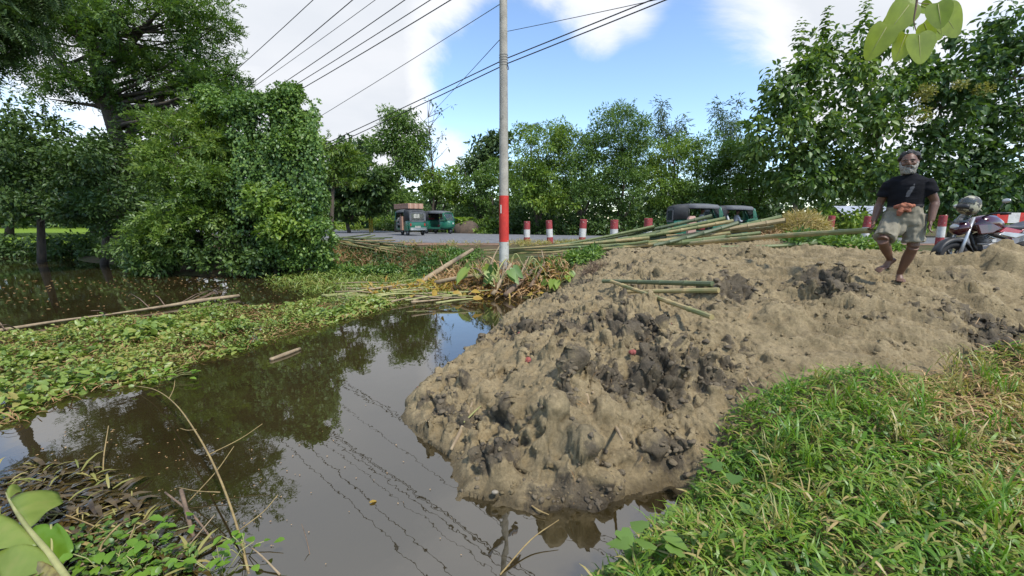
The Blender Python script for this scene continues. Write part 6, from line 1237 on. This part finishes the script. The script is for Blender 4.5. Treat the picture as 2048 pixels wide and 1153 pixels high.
def cartons():
    def carton(lb, p, size, rz, grp):
        e = empty('carton', p, rz, label=lb, cat='carton', group=grp); MB().box((0, 0, 0), size).build('box', MAT['carton'], e, smooth=False, bevel=.008); MB().box((0, 0, 0), (size[0] * 1.01, .05, size[2] * 1.01)).build('tape', MAT['tape'], e, smooth=False)
    Mw = Matrix.Translation(A1.location) @ Matrix.Rotation(A1.rotation_euler.z, 4, 'Z'); k = 0
    for x in (-1.05, -.68, -.31, .06, .43, .80):
        for y in (-.38, 0, .38):
            carton('brown carton in the row tied on the roof of the loaded auto rickshaw', Mw @ Vector((x + .1, y, 1.98)), (.345, .36, .34), A1.rotation_euler.z, 'cartons on the auto rickshaw roof')
    for k, lb in enumerate(('lowest of the cartons stacked in the loaded auto rickshaw side opening', 'middle carton of the stack in the loaded auto rickshaw side opening', 'top carton of the stack in the loaded auto rickshaw side opening')):
        carton(lb, Mw @ Vector((-.38, .60, .52 + k * .31)), (.3, .34, .3), A1.rotation_euler.z, 'cartons in the auto rickshaw side')
cartons()

# ------------------------------------------------------------------ motorcycle and helmet
MAT['maroon'] = M('maroon_tank_paint', (.060, .006, .012), (.045, .005, .010), .18, 3, coat=.6)
MAT['redpanel'] = M('red_side_panel', (.36, .02, .035), (.30, .02, .03), .25, 3, coat=.4)
MAT['silver'] = M('silver_panel', (.45, .45, .46), (.36, .36, .37), .3, 6, metal=.4)
MAT['engine'] = M('engine_alloy', (.05, .05, .052), (.16, .16, .165), .45, 14, metal=.5)
MAT['seatb'] = M('seat_vinyl', (.035, .036, .042), (.055, .056, .062), .5, 9)
MAT['helm'] = M('helmet_print', (.36, .34, .24), (.05, .045, .04), .5, 13, lo=.47, hi=.52)
def motorbike():
    X0, Y0 = 7.95, 7.05; Z0 = .93; rz = R(180 + 5)
    e = empty('motorcycle', (X0, Y0, Z0), rz, label='maroon and black motorcycle parked behind the sand, cut by the right photo edge', cat='motorcycle'); e.rotation_euler = (R(5), 0, rz)
    for x, nm in ((.68, 'front_wheel'), (-.66, 'rear_wheel')):
        t = MB().wheelring((x, 0, .30), .245, .055, 32, 10).build(nm, MAT['rubber'], e); mb = MB(); mb.wheelring((x, 0, .30), .20, .016, 28, 8, 1.6)
        for k in range(6): a = k * math.pi / 3; mb.box((x + .10 * math.cos(a), 0, .30 + .10 * math.sin(a)), (.20, .03, .028), Matrix.Rotation(-a, 3, 'Y'))
        mb.tube([(x, -.06, .30), (x, .06, .30)], .05, 14); mb.build('rim', MAT['black'], t)
    P = [(x, z) for x, z in [(.68 + .335 * math.cos(R(a)), .30 + .345 * math.sin(R(a))) for a in range(20, 166, 12)]]
    mb = MB(); V = []; F = []
    for x, z in P:
        for y, dz in ((-.075, -.05), (-.06, 0), (0, .018), (.06, 0), (.075, -.05)): V.append((x, y, z + dz))
    for i in range(len(P) - 1):
        for j in range(4): F.append((i * 5 + j, i * 5 + j + 1, (i + 1) * 5 + j + 1, (i + 1) * 5 + j))
    mb.add(V, F).build('front_mudguard', MAT['black'], e, solid=.008)
    for s in (-1, 1): MB().tube([(.68, s * .09, .30), (.44, s * .09, .98)], [.026, .022], 10).build('fork', MAT['chrome'], e)
    MB().loft([((.47, 0, .80), (0, .10, 0), (.04, 0, -.10)), ((.56, 0, .82), (0, .13, 0), (.04, 0, -.13)), ((.64, 0, .83), (0, .11, 0), (.03, 0, -.10)), ((.68, 0, .83), (0, .05, 0), (.02, 0, -.05))], 18).build('headlight_cowl', MAT['maroon'], e)
    MB().ball((.665, 0, .84), (.03, .07, .04), 14, 8).build('headlight', MAT['lamp_w'], e)
    V = []; F = []
    for i in range(5):
        t = i / 4
        for j in range(7): u = (j - 3) / 3; V.append((.64 - .17 * t - .05 * u * u, u * (.13 - .05 * t), .90 + .20 * t))
    for i in range(4):
        for j in range(6): F.append((i * 7 + j, i * 7 + j + 1, (i + 1) * 7 + j + 1, (i + 1) * 7 + j))
    MB().add(V, F).build('windscreen', MAT['glass'], e, solid=.006)
    MB().loft([((x, 0, z), (0, w, 0), (0, 0, h)) for x, w, z, h in ((.42, .06, .86, .05), (.36, .13, .87, .10), (.22, .165, .89, .135), (.05, .15, .90, .125), (-.10, .11, .86, .09), (-.16, .07, .83, .05))], 20, power=2.6).build('tank', MAT['maroon'], e)
    for s in (-1, 1):
        MB().prism([(.47, .86), (.40, .70), (.18, .72), (.02, .80), (.2, .88)], s * .13, s * .175).build('tank_shroud', MAT['maroon'], e, smooth=False, bevel=.015)
        MB().prism([(.02, .74), (-.30, .70), (-.42, .76), (-.10, .82)], s * .11, s * .15).build('side_panel', MAT['redpanel'], e, smooth=False, bevel=.012)
        MB().prism([(.05, .70), (-.25, .64), (-.48, .70), (-.30, .72), (-.05, .745)], s * .115, s * .16).build('side_trim', MAT['silver'], e, smooth=False, bevel=.01)
        MB().prism([(-.40, .76), (-.95, .90), (-1.0, .96), (-.55, .86)], s * .07, s * .12).build('tail_panel', MAT['redpanel'], e, smooth=False, bevel=.012)
        MB().prism([(-.42, .72), (-.9, .84), (-.95, .89), (-.45, .77)], s * .075, s * .125).build('tail_trim', MAT['silver'], e, smooth=False, bevel=.01)
        MB().tube(spline([(.30, s * .1, .98), (.26, s * .22, 1.03), (.16, s * .36, 1.02)], 4), .014, 8).build('handlebar', MAT['black'], e); MB().tube([(.20, s * .26, 1.02), (.14, s * .36, 1.02)], .02, 8).build('grip', MAT['rubber'], e)
        MB().tube([(.24, s * .24, 1.03), (.22, s * .32, 1.20)], .007, 6).build('mirror_stem', MAT['black'], e); MB().ball((.22, s * .345, 1.215), (.02, .06, .035), 12, 8).build('mirror', MAT['chrome'], e)
        MB().tube(spline([(.30, s * .06, .55), (.34, s * .26, .52), (.34, s * .27, .36), (.30, s * .07, .32)], 4), .014, 8).build('crash_guard', MAT['chrome'], e)
        MB().tube([(-.10, s * .1, .34), (-.16, s * .24, .34)], .016, 8).build('footrest', MAT['rubber'], e); MB().tube([(-.66, s * .12, .32), (-.52, s * .12, .66)], .03, 10).build('shock_absorber', MAT['redpanel'], e)
    MB().loft([((x, 0, z), (0, w, 0), (0, 0, h)) for x, w, z, h in ((-.10, .07, .82, .03), (-.20, .12, .815, .05), (-.40, .14, .81, .05), (-.55, .12, .85, .06), (-.80, .10, .92, .045), (-.92, .05, .93, .02))], 18, power=2.8).build('seat', MAT['seatb'], e)
    mb = MB(); mb.loft([((x, 0, .44), (0, w, 0), (0, 0, h)) for x, w, h in ((-.20, .10, .10), (-.1, .13, .14), (.12, .13, .14), (.22, .08, .10))], 16, power=4); mb.tube([(.10, 0, .50), (.22, 0, .72)], .085, 14)
    for k in range(6): mb.tube([(.12 + .018 * k, 0, .55 + .028 * k), (.125 + .018 * k, 0, .562 + .028 * k)], .105, 14)
    mb.tube([(.0, -.15, .42), (.0, .15, .42)], .10, 18); mb.build('engine', MAT['engine'], e, auto=True)
    MB().tube([(.44, 0, .92), (.30, 0, .52), (.10, 0, .32), (-.25, 0, .32), (-.35, 0, .62), (.2, 0, .76)], .026, 8).build('frame', MAT['black'], e)
    MB().tube(spline([(.22, -.07, .5), (.30, -.10, .36), (.0, -.13, .27), (-.35, -.14, .30), (-.85, -.15, .44)], 5), lerp_list([.02, .02, .022, .045, .05], 20), 10).build('exhaust', MAT['engine'], e); MB().tube([(-.22, 0, .36), (-.66, 0, .30)], .03, 8).build('swingarm', MAT['black'], e)
    MB().box((-1.0, 0, .93), (.03, .14, .05)).build('tail_light', MAT['lamp_r'], e, smooth=False, bevel=.01)
    # helmet hung on the handlebar
    h = at(1940, 410, 6.95); f = empty('helmet', h, R(190), label='patterned full-face helmet resting on the motorcycle handlebar', cat='helmet'); f.rotation_euler = (0, R(-22), R(190))
    mb = MB(); mb.loft([((0, 0, z), rx, ry) for z, rx, ry in ((-.14, .10, .09), (-.12, .135, .115), (-.05, .15, .125), (.02, .15, .125), (.08, .125, .108), (.12, .085, .075), (.14, .03, .03))], 22); mb.build('shell', MAT['helm'], f)
    mb = MB(); V = []; F = []
    for i in range(4):
        for j in range(11): a = R(-62 + 12.4 * j); V.append((.157 * math.cos(a), .131 * math.sin(a), -.035 + .03 * i))
    for i in range(3):
        for j in range(10): F.append((i * 11 + j, i * 11 + j + 1, (i + 1) * 11 + j + 1, (i + 1) * 11 + j))
    mb.add(V, F).build('visor', MAT['glass'], f, solid=.005); MB().loft([((.10, 0, -.12), .06, .085), ((.115, 0, -.08), .05, .09), ((.115, 0, -.05), .045, .085)], 16).build('chin_bar', MAT['black'], f)
motorbike()
# ------------------------------------------------------------------ people
MAT['skin'] = M('sunburnt_skin', (.155, .078, .048), (.110, .054, .034), .5, 9, bump=.12, bscale=60)
MAT['skin_foot'] = M('dusty_skin', (.165, .105, .072), (.12, .07, .046), .7, 14)
MAT['hair'] = M('dark_hair', (.012, .011, .011), (.035, .034, .034), .6, 30, bump=.8, bscale=80)
MAT['beard'] = M('grey_white_beard', (.36, .34, .30), (.20, .185, .16), .9, 40, bump=.8, bscale=90)
MAT['cloth_k'] = M('khaki_cloth', (.235, .212, .155), (.170, .152, .110), .9, 7, bump=.5, bscale=14, stretch=(1.6, 1.6, .5))
MAT['cloth_o'] = M('orange_cloth', (.36, .135, .075), (.25, .085, .05), .9, 14, bump=.6, bscale=30)
MAT['cloth_b'] = M('black_cloth', (.012, .012, .014), (.02, .02, .023), .9, 14)
MAT['dark'] = M('dark_feature', (.012, .008, .007), (.02, .012, .01), .4, 20)
MAT['lip'] = M('lip', (.10, .035, .028), (.08, .03, .025), .5, 20)
MAT['white_cloth'] = M('white_shirt', (.55, .55, .56), (.42, .42, .44), .9, 9, bump=.3); MAT['grey_cloth'] = M('grey_shirt', (.25, .25, .24), (.16, .16, .155), .9, 9)
def m_shirt():
    m = M('black_tshirt', (.008, .008, .010), (.016, .016, .019), .9, 5, spec=.12, bump=.5, bscale=11, stretch=(.6, 1, 2.0)); t = m.node_tree; L = t.links.new; b = t.nodes['Principled BSDF']
    old = b.inputs['Base Color'].links[0].from_socket; tc = nd(t, 'ShaderNodeTexCoord'); mp = nd(t, 'ShaderNodeMapping', vector_type='TEXTURE'); mp.inputs['Location'].default_value = (.035, -.14, 1.14); mp.inputs['Rotation'].default_value = (0, R(22), 0); mp.inputs['Scale'].default_value = (.028, .09, .115); L(tc.outputs['Object'], mp.inputs[0])
    ln = nd(t, 'ShaderNodeVectorMath', operation='LENGTH'); L(mp.outputs[0], ln.inputs[0]); n = nd(t, 'ShaderNodeTexNoise'); n.inputs['Scale'].default_value = 26; L(tc.outputs['Object'], n.inputs['Vector'])
    a = nd(t, 'ShaderNodeMath', operation='MULTIPLY_ADD'); L(n.outputs[0], a.inputs[0]); a.inputs[1].default_value = -1.6; L(ln.outputs['Value'], a.inputs[2]); mr = nd(t, 'ShaderNodeMapRange', interpolation_type='SMOOTHSTEP'); L(a.outputs[0], mr.inputs[0]); mr.inputs[1].default_value = .05; mr.inputs[2].default_value = -.2; mr.inputs[3].default_value = 0; mr.inputs[4].default_value = .8
    x = nd(t, 'ShaderNodeMix', data_type='RGBA'); L(mr.outputs[0], x.inputs[0]); L(old, x.inputs[6]); x.inputs[7].default_value = (.14, .14, .15, 1); L(x.outputs[2], b.inputs['Base Color']); return m
MAT['tshirt'] = m_shirt()
def limb(mb, P, r, n=12, k=4): Q = spline(P, k); mb.tube(Q, lerp_list(r, len(Q) - 1), n)
def hand(mb, w, d, side, grip=0., thumb=1):
    """palm + five fingers; w wrist, d direction of the fingers, side = towards the thumb"""
    w = Vector(w); d = Vector(d).normalized(); s = (Vector(side) - d * Vector(side).dot(d)).normalized(); nrm = d.cross(s) * thumb
    mb.loft([(w - d * .01, s * .026, nrm * .02), (w + d * .03, s * .038, nrm * .017), (w + d * .075, s * .042, nrm * .015), (w + d * .092, s * .036, nrm * .012)], 12)
    for i, (o, l) in enumerate(((.032, .068), (.011, .078), (-.011, .072), (-.032, .055))):
        a = w + d * .082 + s * o; b1 = a + (d * math.cos(grip * .6) - nrm * math.sin(grip * .6)) * l * .45; b2 = b1 + (d * math.cos(grip * 1.5) - nrm * math.sin(grip * 1.5)) * l * .33; b3 = b2 + (d * math.cos(grip * 2.3) - nrm * math.sin(grip * 2.3)) * l * .26
        mb.tube([a, b1, b2, b3], [.0095, .009, .0085, .007], 8)
    a = w + d * .025 + s * .03; mb.tube([a, a + s * .028 + d * .025 - nrm * .008, a + s * .032 + d * .055 - nrm * (.012 + .02 * grip)], [.012, .0105, .008], 8)
def foot(mb, ank, toe, up=(0, 0, 1), r=1.0):
    ank, toe = Vector(ank), Vector(toe); d = (toe - ank); d2 = d.normalized(); up = Vector(up); s = d2.cross(up).normalized(); u = s.cross(d2)
    heel = ank - d2 * .055 - u * .055
    mb.loft([(heel, s * .026, u * .022), (heel + d2 * .03 + u * .008, s * .033, u * .033), (ank + d2 * .03 - u * .025, s * .037, u * .045), (ank + d2 * .09 - u * .045, s * .043, u * .030), (toe - d2 * .045 + u * .0, s * .048, u * .018), (toe - d2 * .01, s * .044, u * .013)], 12)
    for i in range(5): o = (-.036 + .018 * i); mb.tube([toe - d2 * .02 + s * o, toe + d2 * (.018 - .006 * abs(i - 1)) + s * o], [.011, .009], 8)
def man():
    px, Yp = 4.97, 5.42; X = px; zf = gz(px, Yp); ang = math.atan2(px, Yp)
    e = empty('person', (px, Yp, zf + .005), -ang, label='bearded man in black t-shirt and rolled-up khaki lungi, walking barefoot over the sand', cat='person'); e.rotation_euler = (R(4), R(-2), -ang)
    # --- body, one continuous surface
    mb = MB()
    mb.loft([((0, .01, z), rx, ry) for z, rx, ry in ((.78, .13, .10), (.84, .158, .115), (.92, .150, .110), (1.0, .150, .108), (1.12, .168, .118), (1.22, .178, .115), (1.285, .150, .088), (1.32, .075, .065), (1.36, .056, .058), (1.42, .055, .06))], 20)
    hd = (0, -.018, 1.487); mb.ball(hd, (.080, .098, .118), 18, 12); mb.ball((0, -.045, 1.425), (.062, .066, .058), 14, 9); mb.ball((0, -.115, 1.475), (.017, .026, .030), 10, 7); mb.ball((0, -.118, 1.462), (.024, .018, .013), 10, 7); mb.ball((0, -.092, 1.515), (.058, .022, .012), 12, 6)
    for s in (-1, 1): mb.ball((s * .083, .0, 1.475), (.012, .022, .034), 8, 7); mb.ball((s * .045, -.085, 1.468), (.024, .02, .02), 10, 7)
    EL, WL = (-.245, .03, 1.0), (-.285, -.075, .785); ER, WR = (.262, .05, 1.0), (.245, -.045, .765)
    for sh, el, wr in (((-.162, .0, 1.248), EL, WL), ((.162, .0, 1.248), ER, WR)):
        sh, el, wr = Vector(sh), Vector(el), Vector(wr)
        limb(mb, [sh, sh.lerp(el, .5), el, el.lerp(wr, .35), wr], [.050, .053, .047, .043, .048, .040, .031], 14)
    d1 = (Vector(WL) - Vector(EL)).normalized(); d2 = (Vector(WR) - Vector(ER)).normalized()
    hand(mb, WL, d1 * .8 + Vector((.1, -.1, -.4)), (.3, -1, 0), 1.0, -1); hand(mb, WR, d2 + Vector((-.05, -.05, -.3)), (-.2, -1, .1), .45, 1)
    HL, KL, AL, TL = (-.095, .0, .80), (-.175, -.275, .560), (-.095, -.02, .290), (-.205, -.13, .150)
    HR, KR, AR, TR = (.095, .01, .80), (.110, -.035, .450), (.005, .080, .085), (.030, -.090, .022)
    for H, K, A, T, up in ((HL, KL, AL, TL, (-.3, -.6, .7)), (HR, KR, AR, TR, (0, 0, 1))):
        H, K, A = Vector(H), Vector(K), Vector(A); limb(mb, [H, H.lerp(K, .5), K], [.098, .085, .066, .060], 16); limb(mb, [K, K.lerp(A, .28) + Vector((0, .012, 0)), K.lerp(A, .65), A], [.060, .058, .061, .052, .040, .034], 14); foot(mb, A, T, up)
    mb.build('body', MAT['skin'], e, remesh=.0065, sm_it=4)
    # --- face
    for s in (-1, 1):
        MB().ball((s * .031, -.108, 1.492), (.014, .007, .006), 10, 6).build('eye', MAT['dark'], e); MB().tube([(s * .012, -.114, 1.513), (s * .032, -.113, 1.520), (s * .056, -.092, 1.511)], [.005, .006, .003], 6).build('eyebrow', MAT['hair'], e)
    g = np.random.default_rng(77)
    mb = MB(); mb.ball((0, .005, 1.515), (.090, .100, .098), 18, 12)
    for i in range(60):
        u = unit(g, 1)[0]; u[2] = abs(u[2]); 
        if u[1] < -.55 and u[2] < .55: continue
        mb.ball((u[0] * .088, .008 + u[1] * .098, 1.52 + u[2] * .092), .021 + .010 * g.random(), 7, 5)
    mb.v = [(x, max(y, -.088 + max(0, 1.575 - z) * 1.6), z) if z < 1.575 else (x, y, z) for x, y, z in mb.v]
    mb.build('hair', MAT['hair'], e, remesh=.006, sm_it=1)
    mb = MB()
    for i in range(150):
        a = g.uniform(-1.75, 1.75); t = g.random(); z = 1.445 - t * .085 + .03 * (abs(a) > 1.2) * (1 - t); rad = 1.0 - .25 * t; x, y = math.sin(a) * .074 * rad, -.03 - math.cos(a) * .078 * rad
        if abs(a) < .6 and z > 1.418: continue
        if abs(a) < 1.1 and z > 1.437: continue
        mb.ball((x, y, z), .017 + .005 * g.random(), 7, 5)
    for s in (-1, 1): mb.tube([(0, -.120, 1.447), (s * .03, -.112, 1.440), (s * .048, -.095, 1.42)], [.008, .010, .008], 7)
    mb.build('beard', MAT['beard'], e, remesh=.0055, sm_it=1)
    MB().ball((0, -.116, 1.432), (.026, .010, .006), 10, 6).build('mouth', MAT['lip'], e); MB().tube([(-.03, -.117, 1.446), (0, -.124, 1.450), (.03, -.117, 1.446)], [.004, .006, .004], 6).build('moustache', MAT['dark'], e)
    # --- t-shirt
    mb = MB(); mb.loft([((0, .01, z), rx, ry) for z, rx, ry in ((.955, .172, .128), (1.0, .172, .128), (1.06, .176, .13), (1.14, .188, .134), (1.22, .205, .132), (1.275, .198, .118), (1.315, .140, .09), (1.345, .074, .072))], 24)
    for sh, el in (((-.158, 0.002, 1.252), EL), ((.158, 0.002, 1.252), ER)):
        sh, el = Vector(sh), Vector(el); limb(mb, [sh, sh.lerp(el, .3), sh.lerp(el, .64)], [.072, .077, .077, .079], 16)
    mb.v = [(x, y + .006 * math.sin(z * 60 + x * 25) * (y < .02), z + .01 * math.sin(x * 30)) for x, y, z in mb.v]
    mb.build('tshirt', MAT['tshirt'], e, remesh=.008, sm_it=2)
    # --- lungi tucked up like shorts
    mb = MB(); mb.loft([((0, .01, z), rx, ry) for z, rx, ry in ((.955, .168, .128), (.90, .178, .137), (.84, .192, .148), (.78, .19, .15), (.72, .165, .135))], 24)
    for H, K, f, w in ((HL, KL, .86, .112), (HR, KR, .80, .118)):
        H, K = Vector(H), Vector(K); Q = [H + Vector((0, 0, .05)), H.lerp(K, .45), H.lerp(K, f) + Vector((0, 0, -.01))]; limb(mb, Q, [.112, .108, .106, w], 18)
    mb.tube([(.0, -.09, .74), (-.01, -.12, .66), (-.05, -.13, .60)], [.05, .045, .02], 12)
    o = mb.build('lungi', MAT['cloth_k'], e, remesh=.0085, sm_it=2)
    tx = bpy.data.textures.new('cloth_folds', 'WOOD'); tx.wood_type = 'BANDNOISE'; tx.noise_scale = .10; tx.turbulence = 9; m = o.modifiers.new('folds', 'DISPLACE'); m.texture = tx; m.strength = .014; m.mid_level = .5; m.texture_coords = 'LOCAL'
    mb = MB(); mb.loft([((0, .01, z), rx, ry) for z, rx, ry in ((.935, .170, .130), (.955, .174, .134), (.975, .170, .130))], 24); mb.build('waist_band', MAT['cloth_b'], e)
    mb = MB()
    for i in range(22): a = g.uniform(0, 6.28); mb.ball((.0 + .045 * math.cos(a), -.145 + .015 * g.normal(), .955 + .035 * math.sin(a)), (.026, .022, .02), 8, 6)
    mb.tube([(-.10, -.12, .955), (-.05, -.145, .965), (.02, -.155, .96), (.09, -.125, .965)], [.02, .03, .03, .02], 10); mb.tube([(-.02, -.155, .94), (-.04, -.165, .90), (-.05, -.16, .85)], [.03, .036, .02], 9); mb.tube([(.03, -.155, .94), (.045, -.16, .89)], [.026, .022], 9)
    mb.build('knotted_cloth', MAT['cloth_o'], e, remesh=.006, sm_it=1)
    # the pole he drags
    Mw = Matrix.Translation(e.location) @ e.rotation_euler.to_matrix().to_4x4(); hp = Mw @ Vector((-.30, -.12, .675))
    tip = at(1379, 488, 9.2); bamboo('long green bamboo pole dragged by the walking man, end in his hand', hp, tip, .036, .042, 'bam_y', sag=-.02)
man()
def rider(label, car, loc, cloth, lean=0., arm=(.35, .1, 1.0), cap=False):
    """seated figure inside a rickshaw; loc in the rickshaw's own axes, facing +x"""
    Mw = Matrix.Translation(car.location) @ Matrix.Rotation(car.rotation_euler.z, 4, 'Z'); e = empty('person', Mw @ Vector(loc), car.rotation_euler.z, label=label, cat='person')
    mb = MB(); mb.loft([((lean * (z - .0), 0, z), rx, ry) for z, rx, ry in ((-.02, .12, .17), (.1, .115, .16), (.3, .115, .17), (.42, .11, .19), (.5, .08, .14), (.53, .05, .06), (.6, .05, .05))], 16)
    h = Vector((lean * .7 + .02, 0, .70)); mb.ball(h, (.095, .078, .115), 14, 10); mb.ball(h + Vector((.10, 0, -.01)), (.022, .015, .028), 8, 6)
    for s in (-1, 1):
        sh = Vector((lean * .45, s * .19, .45)); el = Vector((.12 + lean * .3, s * .25, .22)); wr = Vector((arm[0], s * .2, .25)); limb(mb, [sh, el, wr], [.05, .042, .036, .028], 10); hand(mb, wr, (1, 0, -.2), (0, -s, .2), .5, s)
        hip = Vector((0, s * .09, .02)); kn = Vector((.40, s * .12, .06)); an = Vector((.42, s * .12, -.34)); limb(mb, [hip, kn], [.085, .06], 12); limb(mb, [kn, an], [.06, .04], 12); foot(mb, an, an + Vector((.17, 0, -.05)))
    mb.build('body', MAT['skin'], e, remesh=.014, sm_it=2)
    mb = MB(); mb.loft([((lean * z, 0, z), rx, ry) for z, rx, ry in ((-.04, .14, .185), (.1, .132, .178), (.3, .13, .188), (.42, .125, .20), (.5, .095, .15), (.53, .065, .075))], 16)
    for s in (-1, 1): limb(mb, [Vector((lean * .45, s * .185, .45)), Vector((.12 + lean * .3, s * .25, .22)), Vector((.22 + lean * .3, s * .23, .23))], [.065, .058, .05], 10)
    mb.build('shirt', MAT[cloth], e, remesh=.016, sm_it=2)
    mb = MB(); 
    for s in (-1, 1): limb(mb, [Vector((0, s * .09, .02)), Vector((.40, s * .12, .06))], [.1, .078], 12); limb(mb, [Vector((.40, s * .12, .06)), Vector((.42, s * .12, -.28))], [.076, .06], 12)
    mb.build('trousers', MAT['grey_cloth'], e, remesh=.018, sm_it=2); mb = MB(); mb.ball(h + Vector((-.012, 0, .03)), (.10, .086, .10), 14, 10); mb.v = [(x, y, max(z, h.z + .01 + max(0, x - h.x) * .6)) for x, y, z in mb.v]; mb.build('hair', MAT['hair'], e)
rider('driver in a pale shirt inside the nearer auto rickshaw behind the bamboo', A3, (.10, 0, .76), 'white_cloth', .1)
rider('driver in a white shirt inside the half hidden auto rickshaw', A4, (.10, -.05, .76), 'white_cloth', .12); rider('passenger in white leaning forward in the half hidden auto rickshaw', A4, (-.62, -.25, .78), 'white_cloth', .25)
rider('passenger in grey sitting at the open side of the loaded auto rickshaw', A1, (.12, .48, .74), 'grey_cloth', .05); rider('driver of the auto rickshaw on the far road side', A2, (.12, 0, .74), 'grey_cloth', .08)
